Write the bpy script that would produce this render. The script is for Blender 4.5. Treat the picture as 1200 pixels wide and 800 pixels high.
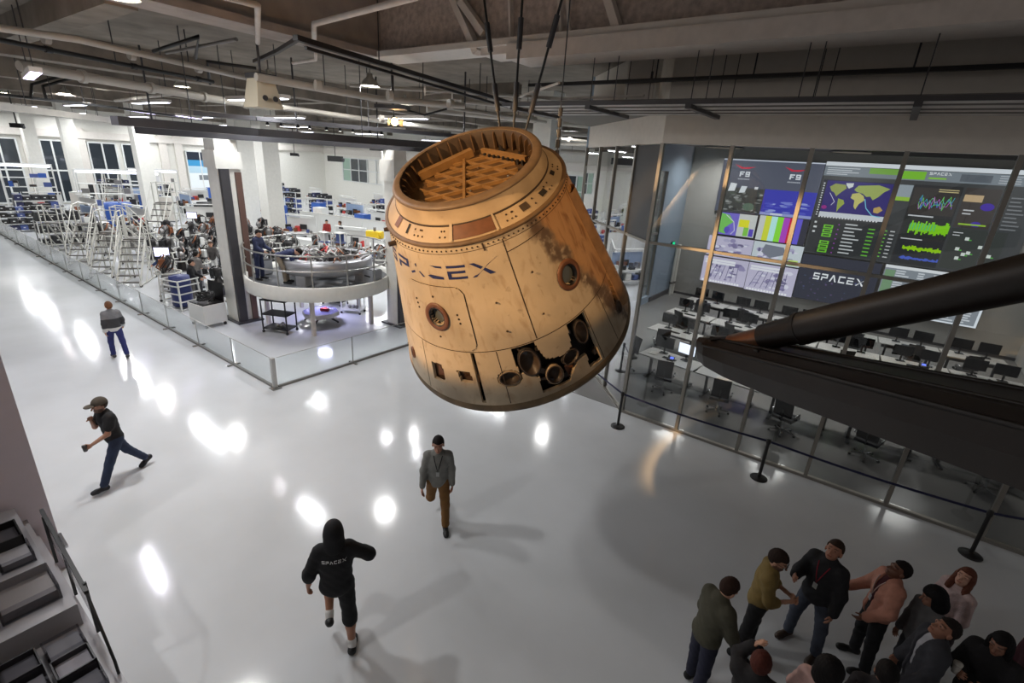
import bpy, math, random
import numpy as np
from mathutils import Vector, Matrix
from math import pi, sin, cos, radians, degrees, sqrt, atan2, hypot

scene = bpy.context.scene
for o in list(bpy.data.objects):
    bpy.data.objects.remove(o)
COL = scene.collection
random.seed(7)

# ------------------------------------------------------------------ camera (solved from three vanishing points)
CAM_H = 6.1
_vv = np.array([500 - 600, 1961 - 400.0])
_v1 = np.array([-248 - 600, 134.5 - 400.0])
FPX = math.sqrt(-float(_vv @ _v1))
def _dir(v):
    a = np.array([v[0], v[1], FPX]); return a / np.linalg.norm(a)
_down = _dir(_vv); _A = _dir(_v1); _A = _A - (_A @ _down) * _down; _A /= np.linalg.norm(_A)
_X = -_A; _Z = -_down; _Y = np.cross(_Z, _X)
RC = np.stack([_X, _Y, _Z])            # world = RC @ (right, down, forward)
cd = bpy.data.cameras.new('camera'); cam = bpy.data.objects.new('camera', cd); COL.objects.link(cam)
cd.sensor_width = 36; cd.lens = FPX * 36 / 1200; cd.clip_end = 400; cd.clip_start = 0.05
_M = np.eye(4); _M[:3, 0] = RC[:, 0]; _M[:3, 1] = -RC[:, 1]; _M[:3, 2] = -RC[:, 2]; _M[:3, 3] = (0, 0, CAM_H)
cam.matrix_world = Matrix(_M.tolist())
scene.camera = cam
def ray(px, py): return RC @ np.array([px - 600, py - 400, FPX])
def gp(px, py, z=0.0):
    r = ray(px, py); t = (z - CAM_H) / r[2]; return Vector((r[0] * t, r[1] * t, z))
def pl(px, py, axis, val):
    r = ray(px, py); o = np.array([0, 0, CAM_H]); t = (val - o[axis]) / r[axis]; return Vector(o + t * r)

# ------------------------------------------------------------------ world, exposure
w = bpy.data.worlds.new('world'); scene.world = w; w.use_nodes = True
w.node_tree.nodes['Background'].inputs[0].default_value = (0.74, 0.72, 0.72, 1)
w.node_tree.nodes['Background'].inputs[1].default_value = 0.18
scene.view_settings.view_transform = 'Standard'; scene.view_settings.look = 'None'
scene.view_settings.gamma = 1.0; scene.view_settings.use_curve_mapping = False
scene.view_settings.exposure = 0.0

# light settings (the lamps themselves are built with their housings further down)
PW_BAY = 120.0      # dome lamps over the hall
PW_STRIP = 240.0    # tube lamps over the factory
PW_KEY = 19000.0     # warm spot lamp on the capsule
PW_KEY2 = 1500.0
COL_BAY = (0.98, 0.99, 1.0); COL_STRIP = (0.95, 0.98, 1.0); COL_KEY = (1.0, 0.61, 0.28)

# ------------------------------------------------------------------ materials
MATS = {}
def lin(c):
    return tuple(((v / 255) / 12.92 if v / 255 <= 0.04045 else ((v / 255 + 0.055) / 1.055) ** 2.4) for v in c)
def mat(name, rgb=(200, 200, 200), rough=0.5, metal=0.0, noise=0.0, scale=6.0, bump=0.0, bscale=40.0, spec=0.5, emit=0.0, coat=0.0):
    if name in MATS: return MATS[name]
    m = bpy.data.materials.new(name); m.use_nodes = True
    nt = m.node_tree; b = nt.nodes['Principled BSDF']; c = lin(rgb)
    b.inputs['Base Color'].default_value = (*c, 1); b.inputs['Roughness'].default_value = rough
    b.inputs['Metallic'].default_value = metal; b.inputs['Specular IOR Level'].default_value = spec
    b.inputs['Coat Weight'].default_value = coat
    if emit:
        b.inputs['Emission Color'].default_value = (*c, 1); b.inputs['Emission Strength'].default_value = emit
    if noise or bump:
        tc = nt.nodes.new('ShaderNodeTexCoord')
    if noise:
        n = nt.nodes.new('ShaderNodeTexNoise'); n.inputs['Scale'].default_value = scale; n.inputs['Detail'].default_value = 6
        r = nt.nodes.new('ShaderNodeValToRGB')
        r.color_ramp.elements[0].position = 0.3; r.color_ramp.elements[1].position = 0.7
        r.color_ramp.elements[0].color = (*[v * (1 - noise) for v in c], 1)
        r.color_ramp.elements[1].color = (*[min(1, v * (1 + noise * 0.5)) for v in c], 1)
        nt.links.new(tc.outputs['Object'], n.inputs['Vector']); nt.links.new(n.outputs['Fac'], r.inputs['Fac'])
        nt.links.new(r.outputs['Color'], b.inputs['Base Color'])
    if bump:
        n2 = nt.nodes.new('ShaderNodeTexNoise'); n2.inputs['Scale'].default_value = bscale; n2.inputs['Detail'].default_value = 4
        bp = nt.nodes.new('ShaderNodeBump'); bp.inputs['Strength'].default_value = bump; bp.inputs['Distance'].default_value = 0.02
        nt.links.new(tc.outputs['Object'], n2.inputs['Vector']); nt.links.new(n2.outputs['Fac'], bp.inputs['Height'])
        nt.links.new(bp.outputs['Normal'], b.inputs['Normal'])
    MATS[name] = m; return m
def emat(name, rgb, strength):
    if name in MATS: return MATS[name]
    m = bpy.data.materials.new(name); m.use_nodes = True; nt = m.node_tree
    nt.nodes.remove(nt.nodes['Principled BSDF']); e = nt.nodes.new('ShaderNodeEmission')
    e.inputs[0].default_value = (*lin(rgb), 1); e.inputs[1].default_value = strength
    nt.links.new(e.outputs[0], nt.nodes['Material Output'].inputs[0]); MATS[name] = m; return m
def glass_mat(name, tint=(1, 1, 1), ior=1.5, rough=0.0, boost=1.0):
    if name in MATS: return MATS[name]
    m = bpy.data.materials.new(name); m.use_nodes = True; nt = m.node_tree
    nt.nodes.remove(nt.nodes['Principled BSDF'])
    t = nt.nodes.new('ShaderNodeBsdfTransparent'); t.inputs[0].default_value = (*tint, 1)
    g = nt.nodes.new('ShaderNodeBsdfGlossy'); g.inputs['Roughness'].default_value = rough
    lw = nt.nodes.new('ShaderNodeLayerWeight'); lw.inputs[0].default_value = .5
    pw = nt.nodes.new('ShaderNodeMath'); pw.operation = 'POWER'; pw.inputs[1].default_value = 4.0; nt.links.new(lw.outputs['Facing'], pw.inputs[0])
    r0 = ((ior - 1) / (ior + 1)) ** 2
    fr = nt.nodes.new('ShaderNodeMath'); fr.operation = 'MULTIPLY_ADD'; fr.inputs[1].default_value = 1 - r0; fr.inputs[2].default_value = r0; nt.links.new(pw.outputs[0], fr.inputs[0])
    mu = nt.nodes.new('ShaderNodeMath'); mu.operation = 'MULTIPLY'; mu.inputs[1].default_value = boost; mu.use_clamp = True
    mx = nt.nodes.new('ShaderNodeMixShader')
    nt.links.new(fr.outputs[0], mu.inputs[0]); nt.links.new(mu.outputs[0], mx.inputs[0])
    nt.links.new(t.outputs[0], mx.inputs[1]); nt.links.new(g.outputs[0], mx.inputs[2])
    nt.links.new(mx.outputs[0], nt.nodes['Material Output'].inputs[0]); MATS[name] = m; return m
def vcol_mat(name, emit=0.0, rough=0.55):
    """colour read from the mesh attribute 'Col' (flat print, screens, skin)"""
    if name in MATS: return MATS[name]
    m = bpy.data.materials.new(name); m.use_nodes = True; nt = m.node_tree; b = nt.nodes['Principled BSDF']
    a = nt.nodes.new('ShaderNodeVertexColor'); a.layer_name = 'Col'
    b.inputs['Roughness'].default_value = rough
    if emit:
        b.inputs['Base Color'].default_value = (0.01, 0.01, 0.01, 1)
        nt.links.new(a.outputs[0], b.inputs['Emission Color']); b.inputs['Emission Strength'].default_value = emit
    else:
        nt.links.new(a.outputs[0], b.inputs['Base Color'])
    MATS[name] = m; return m

# ------------------------------------------------------------------ mesh builder
def basis(d):
    d = Vector(d).normalized()
    a = Vector((0, 0, 1)) if abs(d.z) < 0.95 else Vector((1, 0, 0))
    u = d.cross(a).normalized(); v = u.cross(d).normalized(); return u, v
class MB:
    def __init__(s): s.v = []; s.f = []; s.sm = []; s.mi = []; s.cm = 0; s.col = []; s.cc = None
    def add(s, vs, fs, smooth=False):
        n = len(s.v); s.v.extend([tuple(p) for p in vs])
        for f in fs:
            s.f.append(tuple(i + n for i in f)); s.sm.append(smooth); s.mi.append(s.cm); s.col.append(s.cc)
        return s
    def box(s, c, size, rz=0.0, M=None):
        hx, hy, hz = size[0] / 2, size[1] / 2, size[2] / 2
        p = [Vector((x, y, z)) for z in (-hz, hz) for y in (-hy, hy) for x in (-hx, hx)]
        if M is not None: p = [M @ q for q in p]
        elif rz:
            cr, sr = cos(rz), sin(rz); p = [Vector((q.x * cr - q.y * sr, q.x * sr + q.y * cr, q.z)) for q in p]
        c = Vector(c)
        return s.add([q + c for q in p], [(0, 2, 3, 1), (4, 5, 7, 6), (0, 1, 5, 4), (2, 6, 7, 3), (0, 4, 6, 2), (1, 3, 7, 5)])
    def bb(s, a, b):
        return s.box([(a[i] + b[i]) / 2 for i in range(3)], [abs(b[i] - a[i]) for i in range(3)])
    def bar(s, p, q, wd, ht):
        """rectangular bar from p to q"""
        p, q = Vector(p), Vector(q); d = (q - p); L = d.length; d.normalize(); u, v = basis(d)
        vs = []
        for e in (p, q):
            for a, b in ((-1, -1), (1, -1), (1, 1), (-1, 1)): vs.append(e + u * (a * wd / 2) + v * (b * ht / 2))
        return s.add(vs, [(3, 2, 1, 0), (4, 5, 6, 7), (0, 1, 5, 4), (1, 2, 6, 5), (2, 3, 7, 6), (3, 0, 4, 7)])
    def cyl(s, p, q, r0, r1=None, n=12, caps=True, smooth=True):
        if r1 is None: r1 = r0
        p, q = Vector(p), Vector(q); u, v = basis(q - p); vs = []
        for e, r in ((p, r0), (q, r1)):
            for i in range(n):
                a = 2 * pi * i / n; vs.append(e + u * (r * cos(a)) + v * (r * sin(a)))
        s.add(vs, [(i, (i + 1) % n, n + (i + 1) % n, n + i) for i in range(n)], smooth)
        if caps: s.add(vs[:n], [tuple(range(n - 1, -1, -1))]); s.add(vs[n:], [tuple(range(n))])
        return s
    def tube(s, path, r, n=8, closed=False, caps=True):
        P = [Vector(p) for p in path]; m = len(P); rings = []; u = None
        for i, p in enumerate(P):
            if closed: d = P[(i + 1) % m] - P[i - 1]
            else: d = P[min(i + 1, m - 1)] - P[max(i - 1, 0)]
            d.normalize()
            if u is None: u, _ = basis(d)
            u = (u - d * u.dot(d)).normalized(); v = d.cross(u)
            rr = r[i] if isinstance(r, (list, tuple)) else r
            rings.append([p + u * (rr * cos(2 * pi * k / n)) + v * (rr * sin(2 * pi * k / n)) for k in range(n)])
        vs = [q for R in rings for q in R]; fs = []
        for i in range(m if closed else m - 1):
            j = (i + 1) % m
            fs += [(i * n + k, i * n + (k + 1) % n, j * n + (k + 1) % n, j * n + k) for k in range(n)]
        s.add(vs, fs, True)
        if caps and not closed: s.add(rings[0], [tuple(range(n - 1, -1, -1))]); s.add(rings[-1], [tuple(range(n))])
        return s
    def lathe(s, prof, n=24, o=(0, 0, 0), a0=0.0, a1=2 * pi, smooth=True):
        full = abs(a1 - a0 - 2 * pi) < 1e-6; k = n if full else n + 1; o = Vector(o); vs = []
        for r, z in prof:
            for i in range(k):
                a = a0 + (a1 - a0) * i / n; vs.append(o + Vector((r * cos(a), r * sin(a), z)))
        fs = []
        for j in range(len(prof) - 1):
            for i in range(n):
                i2 = (i + 1) % k; fs.append((j * k + i, j * k + i2, (j + 1) * k + i2, (j + 1) * k + i))
        return s.add(vs, fs, smooth)
    def sphere(s, c, r, n=12, m=8, sc=(1, 1, 1)):
        pr = [(max(1e-5, r * sin(pi * j / m)), -r * cos(pi * j / m)) for j in range(m + 1)]
        k = len(s.v); s.lathe(pr, n); c = Vector(c)
        for i in range(k, len(s.v)):
            q = s.v[i]; s.v[i] = (q[0] * sc[0] + c.x, q[1] * sc[1] + c.y, q[2] * sc[2] + c.z)
        return s
    def prism(s, poly, z0, z1):
        """2D polygon extruded along z"""
        n = len(poly); vs = [(x, y, z0) for x, y in poly] + [(x, y, z1) for x, y in poly]
        return s.add(vs, [tuple(range(n - 1, -1, -1)), tuple(range(n, 2 * n))] + [(i, (i + 1) % n, n + (i + 1) % n, n + i) for i in range(n)])
    def quad(s, a, b, c, d): return s.add([a, b, c, d], [(0, 1, 2, 3)])
    def rot(s, M, start=0):
        for i in range(start, len(s.v)): s.v[i] = tuple(M @ Vector(s.v[i]))
        return s
    def build(s, name, mats, parent=None, loc=None):
        me = bpy.data.meshes.new(name); off = Vector(loc) if loc is not None else None
        vs = [tuple(Vector(p) - off) for p in s.v] if off is not None else s.v
        me.from_pydata(vs, [], s.f)
        for m in (mats if isinstance(mats, (list, tuple)) else [mats]): me.materials.append(m)
        me.polygons.foreach_set('use_smooth', s.sm)
        if any(s.mi): me.polygons.foreach_set('material_index', s.mi)
        if s.cc is not None or any(c is not None for c in s.col):
            ca = me.color_attributes.new('Col', 'FLOAT_COLOR', 'CORNER'); d = []
            for f, c in zip(s.f, s.col):
                d.extend([*(c or (1, 1, 1)), 1.0] * len(f))
            ca.data.foreach_set('color', d)
        me.update()
        ob = bpy.data.objects.new(name, me); COL.objects.link(ob)
        if parent is not None: ob.parent = parent
        elif off is not None: ob.location = off
        return ob
def tag(o, label=None, cat=None, group=None, kind=None):
    if label: o['label'] = label
    if cat: o['category'] = cat
    if group: o['group'] = group
    if kind: o['kind'] = kind
    return o
def thing(name, label, cat, loc=(0, 0, 0), rz=0.0, group=None):
    o = bpy.data.objects.new(name, None); COL.objects.link(o); o.location = loc; o.rotation_euler = (0, 0, rz)
    o.empty_display_size = 0.1
    return tag(o, label, cat, group)
def struct(name, mb, m, label=None, loc=None, cat=None):
    return tag(mb.build(name, m, None, loc), label, cat, None, 'structure')
def sroot(name, label=None, loc=(0, 0, 0), cat=None):
    o = bpy.data.objects.new(name, None); COL.objects.link(o); o.location = loc; o.empty_display_size = 0.1
    return tag(o, label, cat, None, 'structure')
KIDS = {}
def copy_tree(root, loc=None, rz=None, label=None, group=None, parent=None, scale=None):
    c = root.copy(); COL.objects.link(c)
    if parent is not None: c.parent = parent
    if loc is not None: c.location = loc
    if rz is not None: c.rotation_euler = (0, 0, rz)
    if scale is not None: c.scale = (scale,) * 3
    if label: c['label'] = label
    if group: c['group'] = group
    for ch in list(root.children): copy_tree(ch, parent=c)
    return c
def area(name, parent, loc, size, power, color, rot=(0, 0, 0), shape='RECTANGLE', size_y=None, spread=None):
    l = bpy.data.lights.new(name, 'AREA'); l.shape = shape; l.size = size
    if size_y: l.size_y = size_y
    l.energy = power; l.color = color
    if spread: l.spread = spread
    o = bpy.data.objects.new(name, l); COL.objects.link(o); o.parent = parent; o.location = loc; o.rotation_euler = rot; return o
def look_rot(d):
    return Vector(d).to_track_quat('-Z', 'Y').to_euler()

# lettering of the wide technical logotype: quads in a (0..w, 0..1) box per letter
LOGO = [
    ('S', 1.0, [[(0, 1), (1, 1), (1, .8), (0, .8)], [(0, .8), (.2, .8), (.2, .42), (0, .58)], [(0, .58), (1, .58), (1, .42), (.0, .42)], [(.8, .42), (1, .42), (1, .2), (.8, .2)], [(0, .2), (1, .2), (1, 0), (0, 0)]]),
    ('P', 1.0, [[(0, 1), (1, 1), (1, .8), (0, .8)], [(.8, .8), (1, .8), (1, .55), (.8, .55)], [(0, .55), (1, .55), (1, .36), (0, .36)], [(0, .36), (.2, .36), (.2, 0), (0, 0)]]),
    ('A', 1.1, [[(.42, 1), (.66, 1), (.24, 0), (0, 0)], [(.44, 1), (.66, 1), (1.1, 0), (.86, 0)]]),
    ('C', 1.0, [[(0, 1), (1, 1), (1, .8), (0, .8)], [(0, .8), (.2, .8), (.2, .2), (0, .2)], [(0, .2), (1, .2), (1, 0), (0, 0)]]),
    ('E', 1.0, [[(0, 1), (1, 1), (1, .82), (0, .82)], [(0, .6), (.95, .6), (.95, .42), (0, .42)], [(0, .42), (.2, .42), (.2, .18), (0, .18)], [(0, .18), (1, .18), (1, 0), (0, 0)]]),
    ('X', 1.6, [[(0, 1), (.28, 1), (.72, .62), (.56, .5)], [(.66, .42), (.82, .52), (1.3, 0), (.98, 0)], [(0, 0), (.24, 0), (1.0, .72), (1.7, 1.12)]]),
]
def logo_quads(gap=0.32):
    out = []; x = 0
    for ch, wd, qs in LOGO:
        for q in qs: out.append((ch, [(x + a, b) for a, b in q]))
        x += wd + gap
    return out, x - gap
# ------------------------------------------------------------------ floor
def floor_material():
    m = bpy.data.materials.new('white_epoxy_floor'); m.use_nodes = True; nt = m.node_tree; b = nt.nodes['Principled BSDF']
    tc = nt.nodes.new('ShaderNodeTexCoord')
    n = nt.nodes.new('ShaderNodeTexNoise'); n.inputs['Scale'].default_value = 0.35; n.inputs['Detail'].default_value = 8
    r = nt.nodes.new('ShaderNodeValToRGB'); r.color_ramp.elements[0].position = 0.35; r.color_ramp.elements[1].position = 0.7
    r.color_ramp.elements[0].color = (*lin((204, 206, 208)), 1); r.color_ramp.elements[1].color = (*lin((221, 223, 226)), 1)
    n2 = nt.nodes.new('ShaderNodeTexNoise'); n2.inputs['Scale'].default_value = 1.3; n2.inputs['Detail'].default_value = 5
    mr = nt.nodes.new('ShaderNodeMapRange'); mr.inputs[3].default_value = 0.07; mr.inputs[4].default_value = 0.16
    bp = nt.nodes.new('ShaderNodeBump'); bp.inputs['Strength'].default_value = 0.04; bp.inputs['Distance'].default_value = 0.05
    nt.links.new(tc.outputs['Object'], n.inputs['Vector']); nt.links.new(n.outputs['Fac'], r.inputs['Fac'])
    nt.links.new(r.outputs['Color'], b.inputs['Base Color'])
    nt.links.new(tc.outputs['Object'], n2.inputs['Vector']); nt.links.new(n2.outputs['Fac'], mr.inputs[0])
    nt.links.new(mr.outputs[0], b.inputs['Roughness'])
    nt.links.new(n2.outputs['Fac'], bp.inputs['Height']); nt.links.new(bp.outputs['Normal'], b.inputs['Normal'])
    b.inputs['Specular IOR Level'].default_value = 0.5
    return m
struct('floor', MB().bb((-75, -8, -0.15), (9, 50, 0)), floor_material(), 'glossy white epoxy floor of the hall and factory')

WHITE = mat('white_paint', (226, 224, 216), 0.5, noise=0.05)
OFFW = mat('offwhite_paint', (214, 208, 200), 0.55, noise=0.06)
GREYW = mat('grey_paint', (168, 160, 152), 0.6, noise=0.06)
CONC = mat('ceiling_concrete', (138, 129, 118), 0.85, noise=0.38, scale=1.2, bump=0.4, bscale=9)
FIRE = mat('sprayed_fireproofing', (190, 178, 170), 0.95, noise=0.3, scale=9, bump=1.0, bscale=26)
GIRD = mat('girder_brown', (168, 158, 150), 0.8, noise=0.2, scale=2)
STEELW = mat('pale_painted_steel', (212, 204, 196), 0.5, noise=0.08)
PIPE = mat('pale_grey_pipe', (186, 180, 170), 0.42, noise=0.1, scale=2)
PIPED = mat('dull_grey_pipe', (120, 116, 112), 0.45, noise=0.15, scale=2)
BLACK = mat('black_metal', (26, 25, 25), 0.45)
DARK = mat('dark_grey_metal', (62, 61, 64), 0.45, noise=0.1)
ALU = mat('brushed_aluminium', (178, 176, 172), 0.32, 0.85)
CHROME = mat('chrome', (210, 210, 212), 0.15, 1.0)

# ------------------------------------------------------------------ ceilings and girders
CZ = 8.75
struct('ceiling', MB().bb((-75, -8, CZ), (-11.2, 50, CZ + 0.2)).bb((-11.2, 9.6, CZ), (9, 50, CZ + 0.2)), CONC, 'rough grey concrete ceiling over the factory floor')
struct('ceiling_hall', MB().bb((-11.4, -8, 11.0), (9, 9.4, 11.2)), CONC, 'higher dark ceiling bay over the hanging capsule')
g1 = sroot('trim_1', 'sprayed girder with pale boxed flange running over the capsule', (0, 0, 0))
MB().bb((-11.2, 9.25, 8.42), (9, 9.55, 11)).build('web', FIRE, g1)
MB().bb((-11.2, 8.95, 8.30), (9, 9.85, 8.42)).build('flange', OFFW, g1)
MB().bb((-6.9, 8.9, 8.02), (9, 9.78, 8.30)).build('box_casing', STEELW, g1)
MB().bb((-7.7, 9.05, 8.16), (-6.9, 9.75, 8.30)).build('box_casing', STEELW, g1)
for a, b in (((530, -6), (560, 62)), ((541, 2), (568, 40)), ((712, -6), (727, 44))):
    p, q = pl(*a, 1, 9.1), pl(*b, 1, 9.1); MB().bar(p, q, 0.2, 0.14).build('brace', STEELW, g1)
for x in (598, 655, 665):
    p, q = pl(x, -5, 1, 9.12), pl(x + 1, 54, 1, 9.12); q.z = 8.42; MB().bar(p, q, 0.05 if x > 600 else .12, 0.05).build('stiffener', STEELW, g1)
g2 = sroot('trim_2', 'dark brown girder meeting the sprayed girder at a corner', (0, 0, 0))
MB().bb((-11.55, -8, 8.45), (-11.15, 9.3, 11)).build('web', GIRD, g2)
MB().bb((-11.8, -8, 8.30), (-10.95, 9.3, 8.45)).build('flange', GIRD, g2)
g3 = sroot('trim_3', 'pale concrete beam soffits crossing the factory ceiling', (0, 0, 0))
for x in (-20.5, -29, -38, -47, -56): MB().bb((x - .35, -8, 8.0), (x + .35, 44, CZ)).build('beam', CONC, g3)
for y in (4.0, 16, 25, 34): MB().bb((-62, y - .25, 8.25), (-11.8, y + .25, CZ)).build('beam', CONC, g3)
MB().bb((-19.5, -4, 8.1), (-12.2, 2.6, CZ - .02)).build('soffit_panel', mat('soffit_grey', (150, 146, 142), .7), g3)

# ------------------------------------------------------------------ far factory walls with windows
WINDARK = mat('dark_window', (46, 52, 58), 0.08, spec=0.8)
FRAMEW = mat('window_frame_white', (214, 216, 214), 0.5)
struct('wall_left', MB().bb((-60.4, -8, 0), (-60, 44, CZ)), WHITE, 'bright white factory end wall behind the shelving')
struct('wall_back', MB().bb((-60, 40, 0), (-8.2, 40.3, CZ)), WHITE, 'bright white factory wall beyond the partition')
wn = 1
for (y0, y1, z0, z1, nx, nz) in ((7.6, 10.8, .2, 5.4, 3, 2), (12.3, 14.6, .2, 5.4, 3, 2), (15.6, 17.7, .5, 5.4, 2, 2), (18.2, 20.2, .5, 5.4, 2, 2)):
    wr = sroot('window_%d' % wn, 'tall dark window with white mullions in the end wall', (-59.9, (y0 + y1) / 2, 0)); wn += 1
    for i in range(nx):
        for k in range(nz):
            a = y0 + (y1 - y0) * i / nx; b = y0 + (y1 - y0) * (i + 1) / nx
            c, d = ((z0, z0 + (z1 - z0) * .52), (z0 + (z1 - z0) * .52, z1))[k] if nz == 2 else (z0, z1)
            MB().bb((-59.97, a + .06, c + .06), (-59.93, b - .06, d - .06)).build('pane', WINDARK, wr, wr.location)
    fr = MB()
    for i in range(nx + 1): fr.bb((-60, y0 + (y1 - y0) * i / nx - .06, z0), (-59.85, y0 + (y1 - y0) * i / nx + .06, z1))
    for z in (z0, z0 + (z1 - z0) * .52, z1): fr.bb((-60, y0, z - .06), (-59.86, y1, z + .06))
    fr.build('window_frame', FRAMEW, wr, wr.location)
wr = sroot('window_%d' % wn, 'long high window strip in the white wall beyond the partition', (-40, 39.9, 0)); wn += 1
for i in range(26):
    a = -56 + i * 1.6
    if i in (3, 4, 11): continue
    MB().bb((a + .08, 39.92, 2.6), (a + 1.52, 39.96, 5.2)).build('pane', WINDARK if i % 3 != 0 else mat('lit_window', (150, 176, 160), .3), wr, wr.location)
fr = MB()
for i in range(27): fr.bb((-56 + i * 1.6 - .06, 39.85, 2.5), (-56 + i * 1.6 + .06, 40, 5.3))
for z in (2.55, 3.9, 5.25): fr.bb((-56, 39.86, z - .05), (-14.4, 40, z + .05))
fr.build('window_frame', FRAMEW, wr, wr.location)
tm = sroot('trim_4', 'pale dado and joint strips on the factory walls', (0, 0, 0))
for y in (11.5, 15.1, 21.6, 23.0, 27.2, 31): MB().bb((-60, y - .35, 0), (-59.7, y + .35, 6.6)).build('pilaster', OFFW, tm)
MB().bb((-60, -8, 5.7), (-59.6, 40, 6.3)).build('fascia', OFFW, tm)
MB().bb((-60, 39.7, 5.6), (-8.2, 40, 6.3)).build('fascia', OFFW, tm)

# large framed photograph of a spacecraft above clouds on the end wall
pic = thing('wall_picture', 'large framed picture of blue sky above white cloud on the factory end wall', 'picture', (-59.9, 25.0, 1.2))
mb = MB()
def q2(mb, y0, y1, z0, z1, c, x=-59.84): mb.cc = lin(c); mb.quad((x, y0, z0), (x, y1, z0), (x, y1, z1), (x, y0, z1))
q2(mb, 23.7, 26.2, 4.2, 5.0, (16, 28, 48)); q2(mb, 23.7, 26.2, 3.6, 4.2, (52, 140, 190)); q2(mb, 23.7, 26.2, 2.9, 3.6, (176, 204, 218)); q2(mb, 23.7, 26.2, 1.2, 2.9, (226, 232, 234))
q2(mb, 24.6, 25.6, 2.2, 2.7, (120, 126, 130), -59.83)
mb.build('print', vcol_mat('print'), pic, pic.location)
fm = MB()
for y in (23.65, 24.95, 26.25): fm.bb((-59.95, y - .05, 1.15), (-59.82, y + .05, 5.05))
fm.bb((-59.95, 23.6, 1.1), (-59.82, 26.3, 1.2)).bb((-59.95, 23.6, 5.0), (-59.82, 26.3, 5.1)); fm.build('frame', FRAMEW, pic, pic.location)

# ------------------------------------------------------------------ columns
def column(x, y, wd, label, top=CZ, cap=None, conduit=False, group=None):
    c = thing('column', label, 'column', (x, y, 0), 0, group)
    MB().box((0, 0, top / 2), (wd, wd, top)).build('shaft', WHITE, c)
    if cap: MB().box((0, 0, cap[0] + cap[1] / 2), (cap[2], cap[2], cap[1])).build('capital', WHITE, c)
    if conduit:
        MB().bb((wd / 2, -wd / 2 + .02, 0), (wd / 2 + .14, -wd / 2 + .30, 5.3)).build('conduit', DARK, c)
        MB().bb((wd / 2, wd / 2 - .20, 0), (wd / 2 + .07, wd / 2, 5.2)).build('cable_channel', mat('brown_channel', (94, 70, 62), .5), c)
        MB().box((0, 0, .03), (wd + .5, wd + .2, .06)).build('base_plate', DARK, c)
    return c
column(-18.15, 8.25, .72, 'white square column with dark conduit at the edge of the round platform', conduit=True, cap=(5.3, .55, .86), top=6.2)
column(-13.9, 12.0, .55, 'slim white column with black channel beside the capsule end of the platform', conduit=True, cap=(5.2, .7, .75), top=6.2)
column(-32.6, 17.6, 1.05, 'thick white column behind the round platform')
column(-39.0, 19.2, 1.15, 'white column standing behind the thick one near the benches')
column(-44.6, 14.7, .9, 'white column rising behind the rolling stairs')
column(-52.6, 12.6, .85, 'white column beside the tall dark window')
column(-56.5, 11.1, .8, 'white column nearest the end wall windows')
column(-11.8, 18.2, .85, 'white column between the capsule and the dark glass corner')
column(-41.5, 34.5, .4, 'thin grey steel post beside the high window strip')

t5 = sroot('trim_5', 'dark steel beam resting on the platform columns', (0, 0, 0))
_d = Vector((4.25, 3.75, 0)).normalized(); MB().bar(Vector((-18.15, 8.25, 6.32)) - _d * 2.5, Vector((-13.9, 12, 6.32)) + _d * 5, .3, .22).build('beam', DARK, t5)
for _f in (-2, 2.5, 8): _p = Vector((-18.15, 8.25, 6.4)) + _d * _f; MB().cyl(_p, (_p.x, _p.y, CZ), .03, n=6).build('hanger', DARK, t5)
# ------------------------------------------------------------------ control room shell
YF, XC = 11.35, -4.30
CH = [(-4.30, 11.35), (-5.32, 12.37), (-6.34, 13.39), (-7.36, 14.41), (-8.36, 15.41)]
MULL = [-4.30, -2.82, -1.38, 0.06, 1.51, 2.97, 4.43, 5.89]
GT, TR = 6.67, 4.50
MUL = mat('mullion_aluminium', (150, 146, 138), 0.4, 0.6)
bh = MB().bb((-4.3, YF - .06, GT), (9, YF + .2, CZ))
ang = radians(135)
for i in range(4):
    a, b = CH[i], CH[i + 1]
    bh.add([(a[0], a[1], GT), (b[0], b[1], GT), (b[0], b[1], CZ), (a[0], a[1], CZ), (a[0] + .15, a[1] + .15, GT), (b[0] + .15, b[1] + .15, GT), (b[0] + .15, b[1] + .15, CZ), (a[0] + .15, a[1] + .15, CZ)],
           [(0, 1, 2, 3), (7, 6, 5, 4), (0, 4, 5, 1), (3, 2, 6, 7)])
struct('wall_front', bh, mat('bulkhead_paint', (222, 214, 202), .6, noise=.05), 'plain warm grey bulkhead above the control room glass')
GL = glass_mat('control_glass', (0.80, 0.82, 0.82), 1.5, 0.0, 1.5)
GLC = glass_mat('chamfer_glass', (0.62, 0.65, 0.68), 1.6, 0.0, 2.6)
win = sroot('window_%d' % wn, 'tall glazed front of the control room with slim mullions', (0, YF, 0)); wn += 1
for i, x in enumerate(MULL):
    MB().box((x, 0, GT / 2), (.075, .11, GT)).build('mullion', MUL, win)
    if i < len(MULL) - 1:
        for z0, z1 in ((.06, TR), (TR, GT)):
            MB().bb((x + .03, -.008, z0 + .02), (MULL[i + 1] - .03, .008, z1 - .02)).build('pane', GL, win)
MB().bb((XC, -.04, TR - .03), (5.9, .04, TR + .03)).build('transom', MUL, win)
MB().bb((XC, -.06, 0), (5.9, .06, .06)).build('sill', MUL, win)
win2 = sroot('window_%d' % wn, 'angled glass corner of the control room reflecting the factory', (0, 0, 0)); wn += 1
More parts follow.
